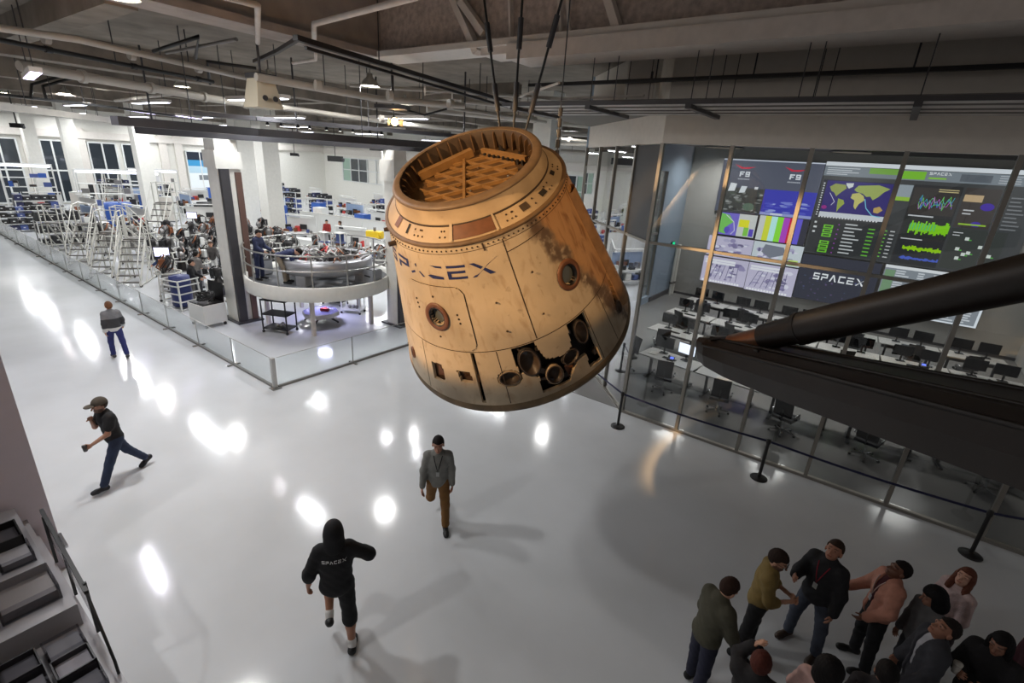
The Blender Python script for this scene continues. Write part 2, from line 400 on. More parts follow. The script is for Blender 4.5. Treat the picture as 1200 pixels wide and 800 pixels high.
for i in range(1, 5):
    a, b = CH[i - 1], CH[i]
    MB().box((b[0], b[1], GT / 2), (.075, .11, GT), rz=ang).build('mullion', MUL, win2)
    for k, (z0, z1) in enumerate(((.06, TR), (TR, GT))):
        p, q = Vector((*a, 0)), Vector((*b, 0)); d = (q - p).normalized(); n = Vector((.006, .006, 0)); p += d * .04; q -= d * .04
        vs = [p - n, q - n, q + n, p + n]
        m = mat('blackout_panel', (70, 70, 70), .6) if (i == 1 and k == 1) else GLC
        MB().add([Vector((v.x, v.y, z0 + .02)) for v in vs] + [Vector((v.x, v.y, z1 - .02)) for v in vs], [(3, 2, 1, 0), (4, 5, 6, 7), (0, 1, 5, 4), (1, 2, 6, 5), (2, 3, 7, 6), (3, 0, 4, 7)]).build('blackout_panel' if m is not GLC else 'pane', m, win2)
    MB().bar((*a, TR), (*b, TR), .08, .06).build('transom', MUL, win2)
    MB().bar((*a, .03), (*b, .03), .12, .06).build('sill', MUL, win2)
CRW = mat('control_room_grey', (192, 190, 186), .7, noise=.03)
CRB = mat('control_room_blue', (150, 166, 182), .7, noise=.03)
struct('wall_control_back', MB().bb((-8.4, 26.0, 0), (9, 26.2, CZ)), CRW, 'grey back wall of the control room carrying the screens')
struct('wall_control_right', MB().bb((5.5, 22.5, 0), (5.7, 26.0, CZ)).bb((5.5, YF, GT), (5.7, 22.5, CZ)).bb((6.3, YF, 0), (6.5, 22.5, CZ)), CRW, 'grey side wall of the control room by the far desks')
lw = MB().bb((-8.42, 22.9, 0), (-8.2, 26, CZ)).bb((-8.42, 15.4, 6.1), (-8.2, 22.9, CZ)).bb((-8.42, 15.4, 0), (-8.2, 22.9, .35))
struct('wall_control_left', lw, CRB, 'blue grey side wall of the control room with glazed bays')
win3 = sroot('window_%d' % wn, 'glazed side bays between control room and corridor', (-8.3, 19, 0)); wn += 1
for i in range(6):
    y = 15.4 + i * 1.5
    MB().bb((-8.36, y - .04, .35), (-8.24, y + .04, 6.1)).build('mullion', MUL, win3, win3.location)
    if i < 5: MB().bb((-8.305, y + .04, .37), (-8.295, y + 1.46, 6.08)).build('pane', GL, win3, win3.location)
MB().bb((-8.36, 15.4, 3.3), (-8.24, 22.9, 3.4)).build('transom', MUL, win3, win3.location)
struct('baseboard_control', MB().bb((-8.2, 22.9, 0), (-8.15, 25.95, .25)).bb((-8.15, 25.93, 0), (5.5, 26.0, .12)), DARK, 'dark baseboard along the control room walls')
struct('ceiling_control', MB().bb((-8.3, YF + .2, 7.3), (9, 26, 7.45)), mat('control_ceiling', (120, 116, 110), .8), 'dim ceiling of the control room')
struct('floor_control', MB().bb((-8.2, YF + .08, 0), (6.3, 26, .012)).add([(-4.3, 11.45, .0), (-4.3, 11.5, .012), (-8.2, 15.4, .012)], [(0, 1, 2)]), mat('control_room_floor', (134, 132, 130), .22, noise=.08, scale=.6), 'dull grey polished floor inside the control room')
# dark ceiling track and fixtures inside the control room
for i, (x, y, L) in enumerate(((-1.6, 17.5, 8.0), (.4, 14.0, 2.2), (2.2, 20.5, 6.0))):
    t = thing('ceiling_track', ['long dark ceiling track nearest the screens of the control room', 'short black lamp track over the first desk row', 'dark ceiling track over the right-hand desks'][i], 'light track', (x, y, 6.95))
    MB().box((0, 0, .1), (L, .22, .14)).build('rail', DARK, t)
    for k in range(4): MB().cyl((-L / 2 + .4 + k * (L - .8) / 3, 0, .17), (-L / 2 + .4 + k * (L - .8) / 3, 0, .36), .02, n=6).build('hanger', BLACK, t)
ex = thing('exit_sign', 'small glowing green exit sign on the blue grey side wall', 'sign', (-8.15, 25.0, 2.6))
MB().box((0, 0, .1), (.06, .4, .2)).build('housing', DARK, ex)
MB().box((.035, 0, .1), (.01, .34, .15)).build('lit_face', emat('exit_green', (40, 220, 150), 1.6), ex)
for i, y in enumerate((25.3, 25.62)):
    t = thing('wall_pipe', ['thin white pipe rising up the corner of the control room', 'thick white pipe in the corner next to the back wall'][i], 'pipe', (-8.0, y, 0))
    MB().cyl((0, 0, .02), (0, 0, 2.6), .06 + .05 * i, n=12).build('pipe', WHITE, t); MB().cyl((0, 0, .6), (0, 0, .7), .1 + .05 * i, n=12).build('collar', PIPED, t)
fe = thing('fire_extinguisher', 'small dark fire extinguisher hung on the control room side wall', 'extinguisher', (5.42, 24.2, .9))
MB().lathe([(.001, 0), (.08, .02), (.09, .08), (.09, .42), (.05, .5), (.025, .52), (.025, .58), (.001, .58)], 14).build('cylinder', mat('dull_red', (70, 20, 18), .4), fe)
MB().tube([(0, 0, .55), (-.06, 0, .6), (-.1, 0, .5), (-.1, 0, .3)], .012, 6).build('hose', BLACK, fe); MB().box((0, 0, .6), (.05, .12, .03)).build('handle', BLACK, fe)

# near grey wall end beside the kiosk, left of the viewer
struct('wall_near', MB().bb((-8.9, -4, 0), (-8.5, .855, 8.3)), mat('near_wall_paint', (192, 184, 192), .7, noise=.03), 'plain grey wall end beside the kiosk')
# ------------------------------------------------------------------ pipes, rails and trays under the ceilings (height fixed first, then direction from the picture)
def cpipe(name, label, pts, z, r, m, hang=True, n=8, group=None, square=None, cat='pipe', flanges=0, top=None):
    P = [gp(*q, z) if len(q) == 2 else gp(q[0], q[1], q[2]) for q in pts]
    o = P[0].copy(); t = thing(name, label, cat, o, 0, group)
    L = [p - o for p in P]
    if square:
        for a, b in zip(L[:-1], L[1:]): MB().bar(a, b, square[0], square[1]).build('run', m, t)
    else:
        MB().tube(L, r, n).build('run', m, t)
    if hang:
        for a, b in zip(L[:-1], L[1:]):
            k = max(1, int((b - a).length / 4.5))
            for i in range(k):
                p = a + (b - a) * ((i + .5) / k)
                MB().cyl(p + Vector((0, 0, r * .8)), p + Vector((0, 0, (top or (11.0 if (p + o).x > -11 and (p + o).y < 9.2 else CZ)) - P[0].z)), .014, n=5).build('hanger', DARK, t)
    for i in range(flanges):
        a, b = L[0], L[-1]; p = a + (b - a) * ((i + .7) / flanges); d = (b - a).normalized()
        MB().cyl(p, p + d * .12, r * 1.45, n=10).build('coupling', m, t)
    return t
G = 'pipes under the factory ceiling'
cpipe('black_pipe', 'long black pipe crossing the near corner of the factory ceiling', [(-40, 39), (250, 96)], 7.75, .05, BLACK, flanges=3)
cpipe('grey_pipe', 'pale pipe just above the long black one with clamp brackets', [(-40, 27), (90, 46), (310, 96)], 7.95, .07, PIPE, flanges=4)
cpipe('grey_pipe', 'thick pale pipe ending under the cream hanging box', [(22, 77), (300, 124)], 7.45, .11, PIPE, flanges=4)
cpipe('grey_pipe', 'thick pale pipe running from the cream box towards the dome lamp', [(300, 90), (445, 116), (545, 124)], 7.5, .085, PIPE, flanges=3)
cpipe('grey_pipe', 'pale pipe below the spot lamp bracket', [(325, 125), (470, 145), (690, 166)], 7.2, .075, PIPE, flanges=3)
cpipe('black_pipe', 'thin black pipe jogging up beside the long black pipe', [(246, 98, 7.75), (243, 72, 8.2), (300, 80, 8.2)], 7.75, .045, BLACK, hang=False)
cpipe('rail', 'twin dark rail running from the girder corner to the cables', [(346, 44), (600, 121)], 7.95, .05, mat('dark_rail', (38, 33, 31), .5), square=(.12, .09), cat='rail')
cpipe('rail', 'thin dark rail parallel to the twin rail near the girder corner', [(358, 56), (600, 127)], 7.85, .04, mat('dark_rail', (38, 33, 31), .5), square=(.06, .06), cat='rail', hang=False)
cpipe('rail', 'short dark rail turning off towards the pale factory pipes', [(350, 45), (325, 60), (298, 72)], 7.95, .03, mat('dark_rail', (38, 33, 31), .5), square=(.07, .07), cat='rail', hang=False)
cpipe('cable_tray', 'black cable tray along the far left ceiling', [(-30, 107), (135, 126), (240, 141)], 7.2, .05, BLACK, square=(.3, .08), cat='cable tray')
cpipe('air_duct', 'grey duct with bright seams over the shelving end of the factory', [(-30, 121), (145, 143), (205, 150)], 6.75, .1, PIPE, square=(.5, .22), cat='duct')
cpipe('cable_tray', 'wide dark cable tray with small lamps in front of the white columns', [(134, 141), (300, 155), (530, 172)], 6.44, .1, DARK, square=(.45, .2), cat='cable tray')
cpipe('cable_tray', 'dark upper cable tray hung behind the cream box', [(228, 133), (300, 139), (540, 160)], 6.85, .1, DARK, square=(.6, .12), cat='cable tray')
for i, (a, b, z, r) in enumerate((((410, 100), (690, 118), 8.3, .06), ((500, 128), (700, 148), 7.7, .12), ((540, 118), (690, 133), 7.9, .08), ((480, 120), (640, 143), 7.6, .05), ((560, 150), (692, 158), 7.3, .1), ((640, 176), (700, 180), 6.9, .14), ((640, 186), (700, 189), 6.6, .14), ((640, 168), (700, 170), 7.1, .08))):
    cpipe('grey_pipe', ['thin pale pipe high behind the dome lamp', 'thick pale pipe behind the capsule cables', 'pale pipe above the thick one behind the cables', 'thin pipe bent behind the spot lamps', 'pale pipe just over the capsule ring', 'fat bright pipe left of the dark glass corner', 'lowest fat bright pipe left of the dark glass corner', 'slender pipe over the fat bright pipes by the glass corner'][i], [a, b], z, r, PIPE)
cpipe('white_pipe', 'white pipe dropping at a right angle beside the brown girder', [(490, -4), (368, 28), (368, 48)], 8.2, .05, STEELW, hang=False)
cpipe('white_pipe', 'white elbow pipe at the top of the brown girder', [(262, -4), (302, 6), (302, 50)], 8.2, .05, STEELW, hang=False)
cpipe('white_pipe', 'small white pipe loop under the twin rail', [(343, 74), (370, 70), (370, 62)], 8.0, .035, STEELW, hang=False)
cpipe('white_pipe', 'white pipe loop between the twin rail and the cables', [(498, 102), (498, 111), (530, 108), (530, 116), (555, 117)], 8.0, .03, STEELW, hang=False)
cpipe('dark_pipe', 'short dark branch pipe with a capped end above the pale pipes', [(180, 60), (233, 43), (229, 68)], 8.1, .045, BLACK, hang=False)
cpipe('dark_pipe', 'dark branch pipe reaching back to the brown girder', [(195, 62), (277, 46)], 8.2, .04, PIPED, hang=False)
cpipe('dark_pipe', 'pair of black drop bends at the far left of the ceiling', [(36, 114, 7.2), (37, 99, 7.7), (75, 88, 8.2)], 7.2, .05, BLACK, hang=False)
cpipe('dark_pipe', 'second black drop bend next to the pair', [(54, 115, 7.2), (50, 101, 7.7), (90, 90, 8.2)], 7.2, .05, BLACK, hang=False)
cpipe('white_pipe', 'pale stub pipe with end cap over the strip lamps', [(135, 118), (203, 110)], 7.9, .07, PIPE, hang=False)

# service rail, tray and wires in front of the control room bulkhead
def xrun(name, label, px0, py0, x1, y, r, m, sq=None, cat='rail'):
    p = pl(px0, py0, 1, y); t = thing(name, label, cat, p); q = Vector((x1, y, p.z)) - p
    if sq: MB().bar((0, 0, 0), q, *sq).build('run', m, t)
    else: MB().tube([(0, 0, 0), q], r, 8).build('run', m, t)
    return t, p
t, p = xrun('rail', 'long black conduit rail along the bulkhead under the boxed girder', 620, 100, 8, 10.9, .05, BLACK, (.09, .07))
for x in (-5.6, -4.5, -2.6, -.2, 2.2):
    MB().cyl((x - p.x, 0, 0), (x - p.x, 0, CZ - p.z), .016, n=5).build('hanger', DARK, t)
tr = thing('cable_tray', 'wide grey service tray along the bulkhead above the glass', 'cable tray', (0, 10.0, 7.2))
MB().bb((-7.2, -.75, 0), (8.5, 1.0, .05)).build('bottom_sheet', mat('tray_grey', (190, 186, 180), .45, .3, noise=.1), tr)
MB().bb((-7.2, -.79, 0), (8.5, -.75, .07)).build('lip', DARK, tr); MB().bb((-7.2, 1.0, 0), (8.5, 1.04, .07)).build('lip', PIPED, tr)
for y in (-.45, .1, .55): MB().bb((-7.2, y - .03, -.02), (8.5, y + .03, 0)).build('stiffening_rib', PIPED, tr)
for x in (-6.9, -5.1, -3.15, .0, 3.4): MB().bb((x - .05, -.8, -.07), (x + .05, 1.05, 0)).build('crossbar', DARK, tr)
for x in (-5.1, -4.6, -3.15, -2.9, -1.5, -1.3, 0, 1.4):
    MB().cyl((x, -.7, .05), (x, -.7, CZ - 7.2), .009, n=5).build('hanger', DARK, tr); MB().cyl((x, .9, .05), (x, .9, CZ - 7.2), .009, n=5).build('hanger', DARK, tr)
for y, r in ((-.3, .03), (.0, .03), (.5, .05)): MB().cyl((-7.2, y, .12), (8.5, y, .12), r, n=6).build('cable', PIPED, tr)
box = thing('junction_box', 'white upright box on the bulkhead behind the tray hangers', 'box', (-4.9, 11.2, 7.45))
MB().bb((-.35, -.1, 0), (.35, .1, 1.0)).build('case', WHITE, box); MB().bb((-.3, -.12, .08), (.3, -.1, .92)).build('door', OFFW, box)
MB().bb((.22, -.15, .4), (.26, -.12, .6)).build('latch', DARK, box)
for i, (a, b) in enumerate((((610, 113), (655, 97)), ((615, 112), (645, 116)), ((645, 116), (755, 112)))):
    cpipe('white_pipe', ['thin white brace rod beside the cables', 'short white rod below the brace', 'thin white pipe along the bulkhead'][i], [a, b], 7.5, .025, STEELW, hang=False)

# ------------------------------------------------------------------ lamps
def dome_lamp(x, y, z, label, power=None):
    t = thing('dome_lamp', label, 'lamp', (x, y, z), 0, None)
    MB().lathe([(.3, 0), (.29, .03), (.2, .16), (.09, .26), (.09, .36), (.001, .36)], 20).build('shade', mat('lamp_shade', (176, 176, 170), .3, .4), t)
    MB().cyl((0, 0, .36), (0, 0, CZ - z if x < -11.2 else 11 - z), .02, n=6).build('stem', PIPED, t)
    MB().lathe([(.001, .02), (.27, .02)], 20).build('diffuser', emat('lamp_glow', (255, 244, 225), 25.0), t)
    area('dome_light', t, (0, 0, .005), .52, power or PW_BAY, COL_BAY, shape='DISK'); return t
DL = [(-13.7, 10.9, 8.0, 'dome lamp over the slim column, above the round platform'), (-17.6, 9.85, 8.1, 'dome lamp over the white column at the platform edge', 55),
      (-23.9, 9.7, 8.1, 'dome lamp over the engine stands'), (-30.9, 9.1, 8.1, 'dome lamp over the rolling stairs'), (-37.6, 9.3, 8.1, 'dome lamp over the far rolling stair'),
      (-29.2, 3.95, 8.1, 'dome lamp over the far walkway'), (-10.55, 3.55, 8.15, 'dome lamp beside the brown girder over the walkway'), (-17.5, 15.8, 8.1, 'dome lamp behind the round platform'), (-12.2, 20.7, 8.1, 'dome lamp in the corridor behind the capsule'),
      (-22.0, .5, 8.1, 'dome lamp over the walkway near the grey wall end'), (-44, 8.0, 8.1, 'dome lamp near the shelving'), (-10.4, 1.35, 8.4, 'dome lamp just inside the brown girder near the grey wall end', 240), (-6.6, -4.4, 9.2, 'added dome fill lamp over the visitor balcony side of the hall', 170)]  # the last one is added out of view to brighten kiosk and near wall
for d in DL: dome_lamp(*d)
n = 0
for j, y in enumerate((8.5, 14, 20, 26, 33)):
    for i, x in enumerate((-16, -24, -33, -42, -51, -57)):
        if (i == 0 and j > 2): continue
        t = thing('strip_lamp', 'white tube lamp hung ' + ['over the engine stands', 'over the back of the work bay', 'over the white partition', 'over the far benches', 'along the high window strip'][j] + [' beside the round platform', '', '', '', '', ' next to the end wall'][i], 'lamp', (x, y, 7.35), 0, 'tube lamps of row %d under the factory ceiling' % (j + 1))
        MB().box((0, 0, .08), (3.2, .3, .1)).build('housing', STEELW, t)
        MB().box((0, 0, .022), (3.1, .22, .012)).build('tube', emat('tube_glow', (236, 240, 255), 9.0), t)
        for s in (-1.2, 1.2): MB().cyl((s, 0, .13), (s, 0, CZ - 7.35), .012, n=5).build('hanger', DARK, t)
        area('strip_light', t, (0, 0, .005), 3.1, PW_STRIP, COL_STRIP, size_y=.22); n += 1
for i, (px, py, z) in enumerate(((37, 71, 7.9), (108, 137, 6.95), (166, 132, 7.2), (222, 138, 7.2))):
    p = gp(px, py, z) if i else Vector((-16.4, 3.53, 7.25)); z = p.z; t = thing('strip_lamp', ['violet white tube lamp on the near factory ceiling', 'tube lamp fixed under the black cable tray', 'tube lamp beside the dark upper tray', 'small tube lamp close to the cream hanging box'][i], 'lamp', p)
    d = (gp(px + 20, py + 3, z) - p); a = atan2(d.y, d.x); L = min(2.4, d.length * 2)
    MB().box((0, 0, .07), (L, .22, .1), rz=a).build('housing', STEELW, t); MB().box((0, 0, .012), (L * .96, .18, .012), rz=a).build('tube', emat('violet_tube', (222, 214, 255), 6.0), t)
    if i == 0: area('strip_light', t, (0, 0, .004), L * .9, 90, (.92, .9, 1.0), rot=(0, 0, a), size_y=.18)
    for s in (-.3, .3): MB().cyl((s * L * cos(a), s * L * sin(a), .12), (s * L * cos(a), s * L * sin(a), CZ - z), .012, n=5).build('hanger', DARK, t)

# cream trapezoid box hung from the pipes
p = gp(309, 127, 6.9); t = thing('hanging_box', 'cream tapered box hung between the pipes with a dark bracket', 'speaker', p)
MB().add([(-.32, -.3, 0), (.32, -.3, 0), (.32, .3, 0), (-.32, .3, 0), (-.22, -.2, .6), (.22, -.2, .6), (.22, .2, .6), (-.22, .2, .6)], [(3, 2, 1, 0), (4, 5, 6, 7), (0, 1, 5, 4), (1, 2, 6, 5), (2, 3, 7, 6), (3, 0, 4, 7)]).build('case', mat('cream_plastic', (206, 196, 174), .5), t)
MB().box((0, 0, .66), (.5, .45, .1)).build('bracket', DARK, t); MB().cyl((0, 0, .7), (0, 0, CZ - 6.9), .03, n=6).build('stem', DARK, t)
for s in (-.12, .12): MB().cyl((.33, s, .2), (.35, s, .2), .06, n=10).build('grille', DARK, t)

# warm spot lamps aimed at the capsule
def spot_lamp(loc, aim, power, ang, label, col=COL_KEY):
    t = thing('spot_lamp', label, 'lamp', loc); d = (Vector(aim) - Vector(loc)).normalized()
    MB().cyl(-d * .12, -d * .5, .17, .12, n=16).build('can', BLACK, t); MB().tube([d * -.3, Vector((0, 0, .35)) - d * .3, Vector((0, 0, max(.3, (CZ if loc[0] < -11.2 else 11) - loc[2]))) - d * .3], .025, 6).build('yoke', BLACK, t)
    MB().cyl(-d * .121, -d * .11, .13, n=16).build('lens', emat('warm_lens', (255, 196, 120), 40.0), t)
    for s in (-1, 1):
        u, v = basis(d); MB().bar(d * -.1 + u * s * .17, d * .12 + u * s * .27, .01, .24).build('barn_door', BLACK, t)
    l = bpy.data.lights.new('spot_light', 'SPOT'); l.energy = power; l.color = col; l.spot_size = radians(ang); l.spot_blend = .18; l.shadow_soft_size = .12
    o = bpy.data.objects.new('spot_light', l); COL.objects.link(o); o.parent = t; o.rotation_euler = look_rot(d); return t
spot_lamp((-10.6, -1.2, 7.9), (-4.6, 5.6, 4.72), PW_KEY, 26, 'warm spot lamp near the brown girder aimed at the capsule')
spot_lamp((-6.2, -4.6, 7.6), (-4.4, 5.6, 4.9), PW_KEY * .24, 22, 'added warm fill spot on the balcony side aimed at the capsule front')  # added fill spot, brightens the capsule front
spot_lamp((3.6, 1.5, 9.4), (-4.0, 5.8, 5.2), PW_KEY * .07, 20, 'warm spot lamp on the control room side aimed at the capsule flank')
q = gp(463, 143, 7.15)
spot_lamp(q, (-4.4, 6.0, 5.2), PW_KEY2, 26, 'glowing warm spot lamp on a dark bracket behind the dome lamp')
t = thing('lamp_bracket', 'dark plate bracket carrying the glowing spot lamp', 'bracket', gp(460, 128, 7.3))
MB().box((0, 0, .05), (.9, .5, .1), rz=.5).build('plate', DARK, t); MB().cyl((0, 0, .1), (0, 0, CZ - 7.3), .03, n=6).build('stem', DARK, t); MB().tube([(.3, .3, 0), (.8, .5, -.1), (1.3, .9, .1)], .03, 6).build('arm', BLACK, t)
# black hoist and cameras under the trays
for i, (px, py, z) in enumerate(((393, 186, 5.45), (443, 173, 6.28), (345, 181, 5.55), (20, 147, 6.3))):
    p = gp(px, py, z); t = thing('hoist', ['black chain hoist hung over the round platform', 'small black camera cluster under the wide cable tray', 'little black projector beside the white column head', 'black box hung at the end of the dull duct'][i], 'hoist', p)
    s = .45 if i == 0 else .25
    MB().box((0, 0, 0), (s * 2.4, s, s * .9), rz=.6).build('body', BLACK, t); MB().cyl((0, 0, s * .4), (0, 0, CZ - p.z), .03, n=6).build('stem', BLACK, t)
    MB().cyl((s, s * .6, -.05), (s * 1.3, s * .8, -.08), s * .3, n=10).build('drum', DARK, t)
# small bright lamps dotted under the cable tray
for i in range(9):
    px = 314 + i * 17 + random.uniform(-3, 3); p = gp(px, 139 + (px - 300) * .0875, 6.85); p.z = 6.69
    t = thing('tray_lamp', 'tiny bright lamp in the row under the dark cable tray', 'lamp', p, 0, 'tiny lamps under the dark cable tray')
    MB().lathe([(.06, 0), (.05, .05), (.02, .1), (.001, .1)], 8).build('cap', DARK, t); MB().lathe([(.001, -.002), (.05, -.002)], 8).build('bulb', emat('tiny_glow', (255, 250, 240), 12.0), t)
# ------------------------------------------------------------------ the hanging capsule (pose solved from its three rim ellipses)
CB = Vector((-4.399, 6.276, 3.699))
_th, _ph = 0.543, 4.758
AX = Vector((sin(_th) * cos(_ph), sin(_th) * sin(_ph), cos(_th)))
CU = Vector((0, 1, 0)).cross(AX).normalized(); CV = AX.cross(CU)
CMX = Matrix((CU, CV, AX)).transposed()
capsule = thing('space_capsule', 'scorched tan cone capsule with open docking ring hanging on cables', 'capsule', CB)
capsule.rotation_euler = CMX.to_euler()
KS = (1.181 - 1.83) / 2.377
def RS(h): return 1.83 + KS * h
def cp(td, h, off=0.0):
    a = radians(td); r = RS(h) + off; return Vector((r * cos(a), r * sin(a), h - KS * off))
def capsule_material(name, base, dirt_and_light=1.0):
    m = bpy.data.materials.new(name); m.use_nodes = True; nt = m.node_tree; b = nt.nodes['Principled BSDF']; N = nt.nodes.new; L = nt.links.new
    tc = N('ShaderNodeTexCoord'); uv = N('ShaderNodeSeparateXYZ'); L(tc.outputs['UV'], uv.inputs[0])
    def mth(op, a, bb=None, c=None):
        n = N('ShaderNodeMath'); n.operation = op
        for i, v in enumerate((a, bb, c)):
            if v is None: continue
            if isinstance(v, (int, float)): n.inputs[i].default_value = v
            else: L(v, n.inputs[i])
        return n.outputs[0]
    def noise(vec, sc, det=6, dist=0.0):
        n = N('ShaderNodeTexNoise'); n.inputs['Scale'].default_value = sc; n.inputs['Detail'].default_value = det; n.inputs['Distortion'].default_value = dist; L(vec, n.inputs['Vector']); return n.outputs['Fac']
    mp = N('ShaderNodeMapping'); mp.inputs['Scale'].default_value = (26, 3.0, 1); L(tc.outputs['UV'], mp.inputs[0])
    big = noise(tc.outputs['Object'], 1.1, 7); fine = noise(tc.outputs['Object'], 9, 8); streak = noise(mp.outputs[0], 3.0, 6, .6)
    def smooth(v, a, bb):
        n = N('ShaderNodeMapRange'); n.interpolation_type = 'SMOOTHSTEP'; n.inputs[1].default_value = a; n.inputs[2].default_value = bb; L(v, n.inputs[0]); return n.outputs[0]
    def mix(f, c1, c2):
        n = N('ShaderNodeMix'); n.data_type = 'RGBA'; L(f, n.inputs[0])
        for i, c in ((6, c1), (7, c2)):
            if isinstance(c, tuple): n.inputs[i].default_value = (*lin(c), 1)
            else: L(c, n.inputs[i])
        return n.outputs[2]
    col = mix(smooth(big, .35, .7), base, tuple(v * .86 for v in base))
    col = mix(mth('MULTIPLY', smooth(streak, .52, .72), .45 * dirt_and_light), col, (150, 118, 84))
    col = mix(mth('MULTIPLY', smooth(fine, .62, .74), .35 * dirt_and_light), col, (112, 84, 60))
    # burnt streak: a diagonal band in (angle, height)
    u = mth('MULTIPLY', mth('SUBTRACT', uv.outputs[0], .5), 360.0); h = mth('MULTIPLY', uv.outputs[1], 3.0)
    cen = mth('ADD', mth('MULTIPLY', mth('SUBTRACT', 2.21, h), 17.0), -16.0)
    wob = mth('MULTIPLY', mth('SUBTRACT', noise(tc.outputs['Object'], 4, 6), .5), 16.0)
    d = mth('ABSOLUTE', mth('ADD', mth('SUBTRACT', u, cen), wob))
    burn = mth('MULTIPLY', smooth(d, 7.0, 1.0), smooth(fine, .25, .5))
    # warm orange light put into the colour right of the band, with brown streaks
    e = smooth(mth('ADD', mth('SUBTRACT', u, cen), wob), 0.0, 6.0); e = mth('MULTIPLY', e, smooth(u, 60, 30))
    col = mix(mth('MULTIPLY', e, .75 * dirt_and_light), col, (186, 128, 66))
    col = mix(mth('MULTIPLY', mth('MULTIPLY', e, smooth(streak, .45, .65)), .6 * dirt_and_light), col, (120, 74, 38))
    col = mix(mth('MULTIPLY', burn, .85 * dirt_and_light), col, (74, 46, 28))
    low = mth('MULTIPLY', smooth(h, .45, .05), smooth(big, .35, .6)); col = mix(mth('MULTIPLY', low, .4 * dirt_and_light), col, (110, 86, 60))
    L(col, b.inputs['Base Color']); b.inputs['Roughness'].default_value = .55
    bp = N('ShaderNodeBump'); bp.inputs['Strength'].default_value = .12; bp.inputs['Distance'].default_value = .02; L(fine, bp.inputs['Height']); L(bp.outputs[0], b.inputs['Normal'])
    return m
CAPM = capsule_material('scorched_white_panel', (206, 186, 156))
CAPR = capsule_material('tan_ring_paint', (196, 172, 138), .6)
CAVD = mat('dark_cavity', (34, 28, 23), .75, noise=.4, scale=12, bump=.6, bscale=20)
NOZ = mat('scorched_nozzle', (74, 60, 48), .5, noise=.35, scale=14)
RIMB = mat('brown_window_rim', (112, 72, 48), .5, noise=.2, scale=10)
SEAM = mat('dark_seam', (56, 42, 30), .7)
GOLDB = mat('bronze_inner_plate', (92, 68, 42), .5, .1, noise=.25, scale=5)
GOLDL = mat('bronze_bar', (158, 120, 74), .42, .2, noise=.2, scale=9)
SHIELD = mat('charred_heat_shield', (46, 36, 28), .8, noise=.4, scale=5, bump=.4, bscale=16)

DARKPOLY = [(-49.9, .94), (-39, .94), (-37, .74), (-35.9, .64), (-28, .57), (-22.7, .62), (-21.1, .94), (-9.6, .94), (-10.8, .49), (-10.4, .13), (-18.2, .17), (-17.2, .38), (-22.3, .38), (-29.6, .15), (-42.2, .17), (-41.5, .41), (-49, .56), (-50, .71)]
POLYS = [DARKPOLY, [(-96.3, .64), (-88.5, .66), (-87.6, .36), (-95.7, .33)], [(-79.9, .63), (-72.4, .64), (-72.2, .45), (-78.3, .45)], [(-69.75, .94), (-67.9, .94), (-67.9, .14), (-69.75, .14)],
         [(12.4, .33), (16.2, .33), (19.0, .82), (16.6, .86), (13.0, .55)]]
ELL = [(-54.4, .51, .17, .13), (-83.8, 1.44, .115, .115), (-9.3, 1.49, .125, .125), (-114.5, .49, .05, .09), (14.5, .42, .08, .1)]
def in_poly(x, y, P):
    c = np.zeros(x.shape, bool); j = len(P) - 1
    for i in range(len(P)):
        xi, yi = P[i]; xj, yj = P[j]
        cond = ((yi > y) != (yj > y)); t = (xj - xi) * (y - yi) / ((yj - yi) if yj != yi else 1e-9) + xi
        c ^= cond & (x < t); j = i
    return c
def hole_mask(T, Hh):
    k = np.zeros(T.shape, bool)
    for P in POLYS: k |= in_poly(T, Hh, P)
    for (t, h, a, b) in ELL:
        dx = np.radians(T - t) * (1.83 + KS * Hh); k |= (dx / a) ** 2 + ((Hh - h) / b) ** 2 < 1
    return k
HATCH = (-104.0, -65.3, .98, 1.86, .13)
def in_hatch(T, Hh, grow=0.0):
    t0, t1, h0, h1, r = HATCH; R = 1.83 + KS * Hh; cx = (t0 + t1) / 2
    dx = np.abs(np.radians(T - cx)) * R - (np.radians((t1 - t0) / 2) * R - r) ; dy = np.abs(Hh - (h0 + h1) / 2) - ((h1 - h0) / 2 - r)
    return np.hypot(np.maximum(dx, 0), np.maximum(dy, 0)) + np.minimum(np.maximum(dx, dy), 0) < r + grow
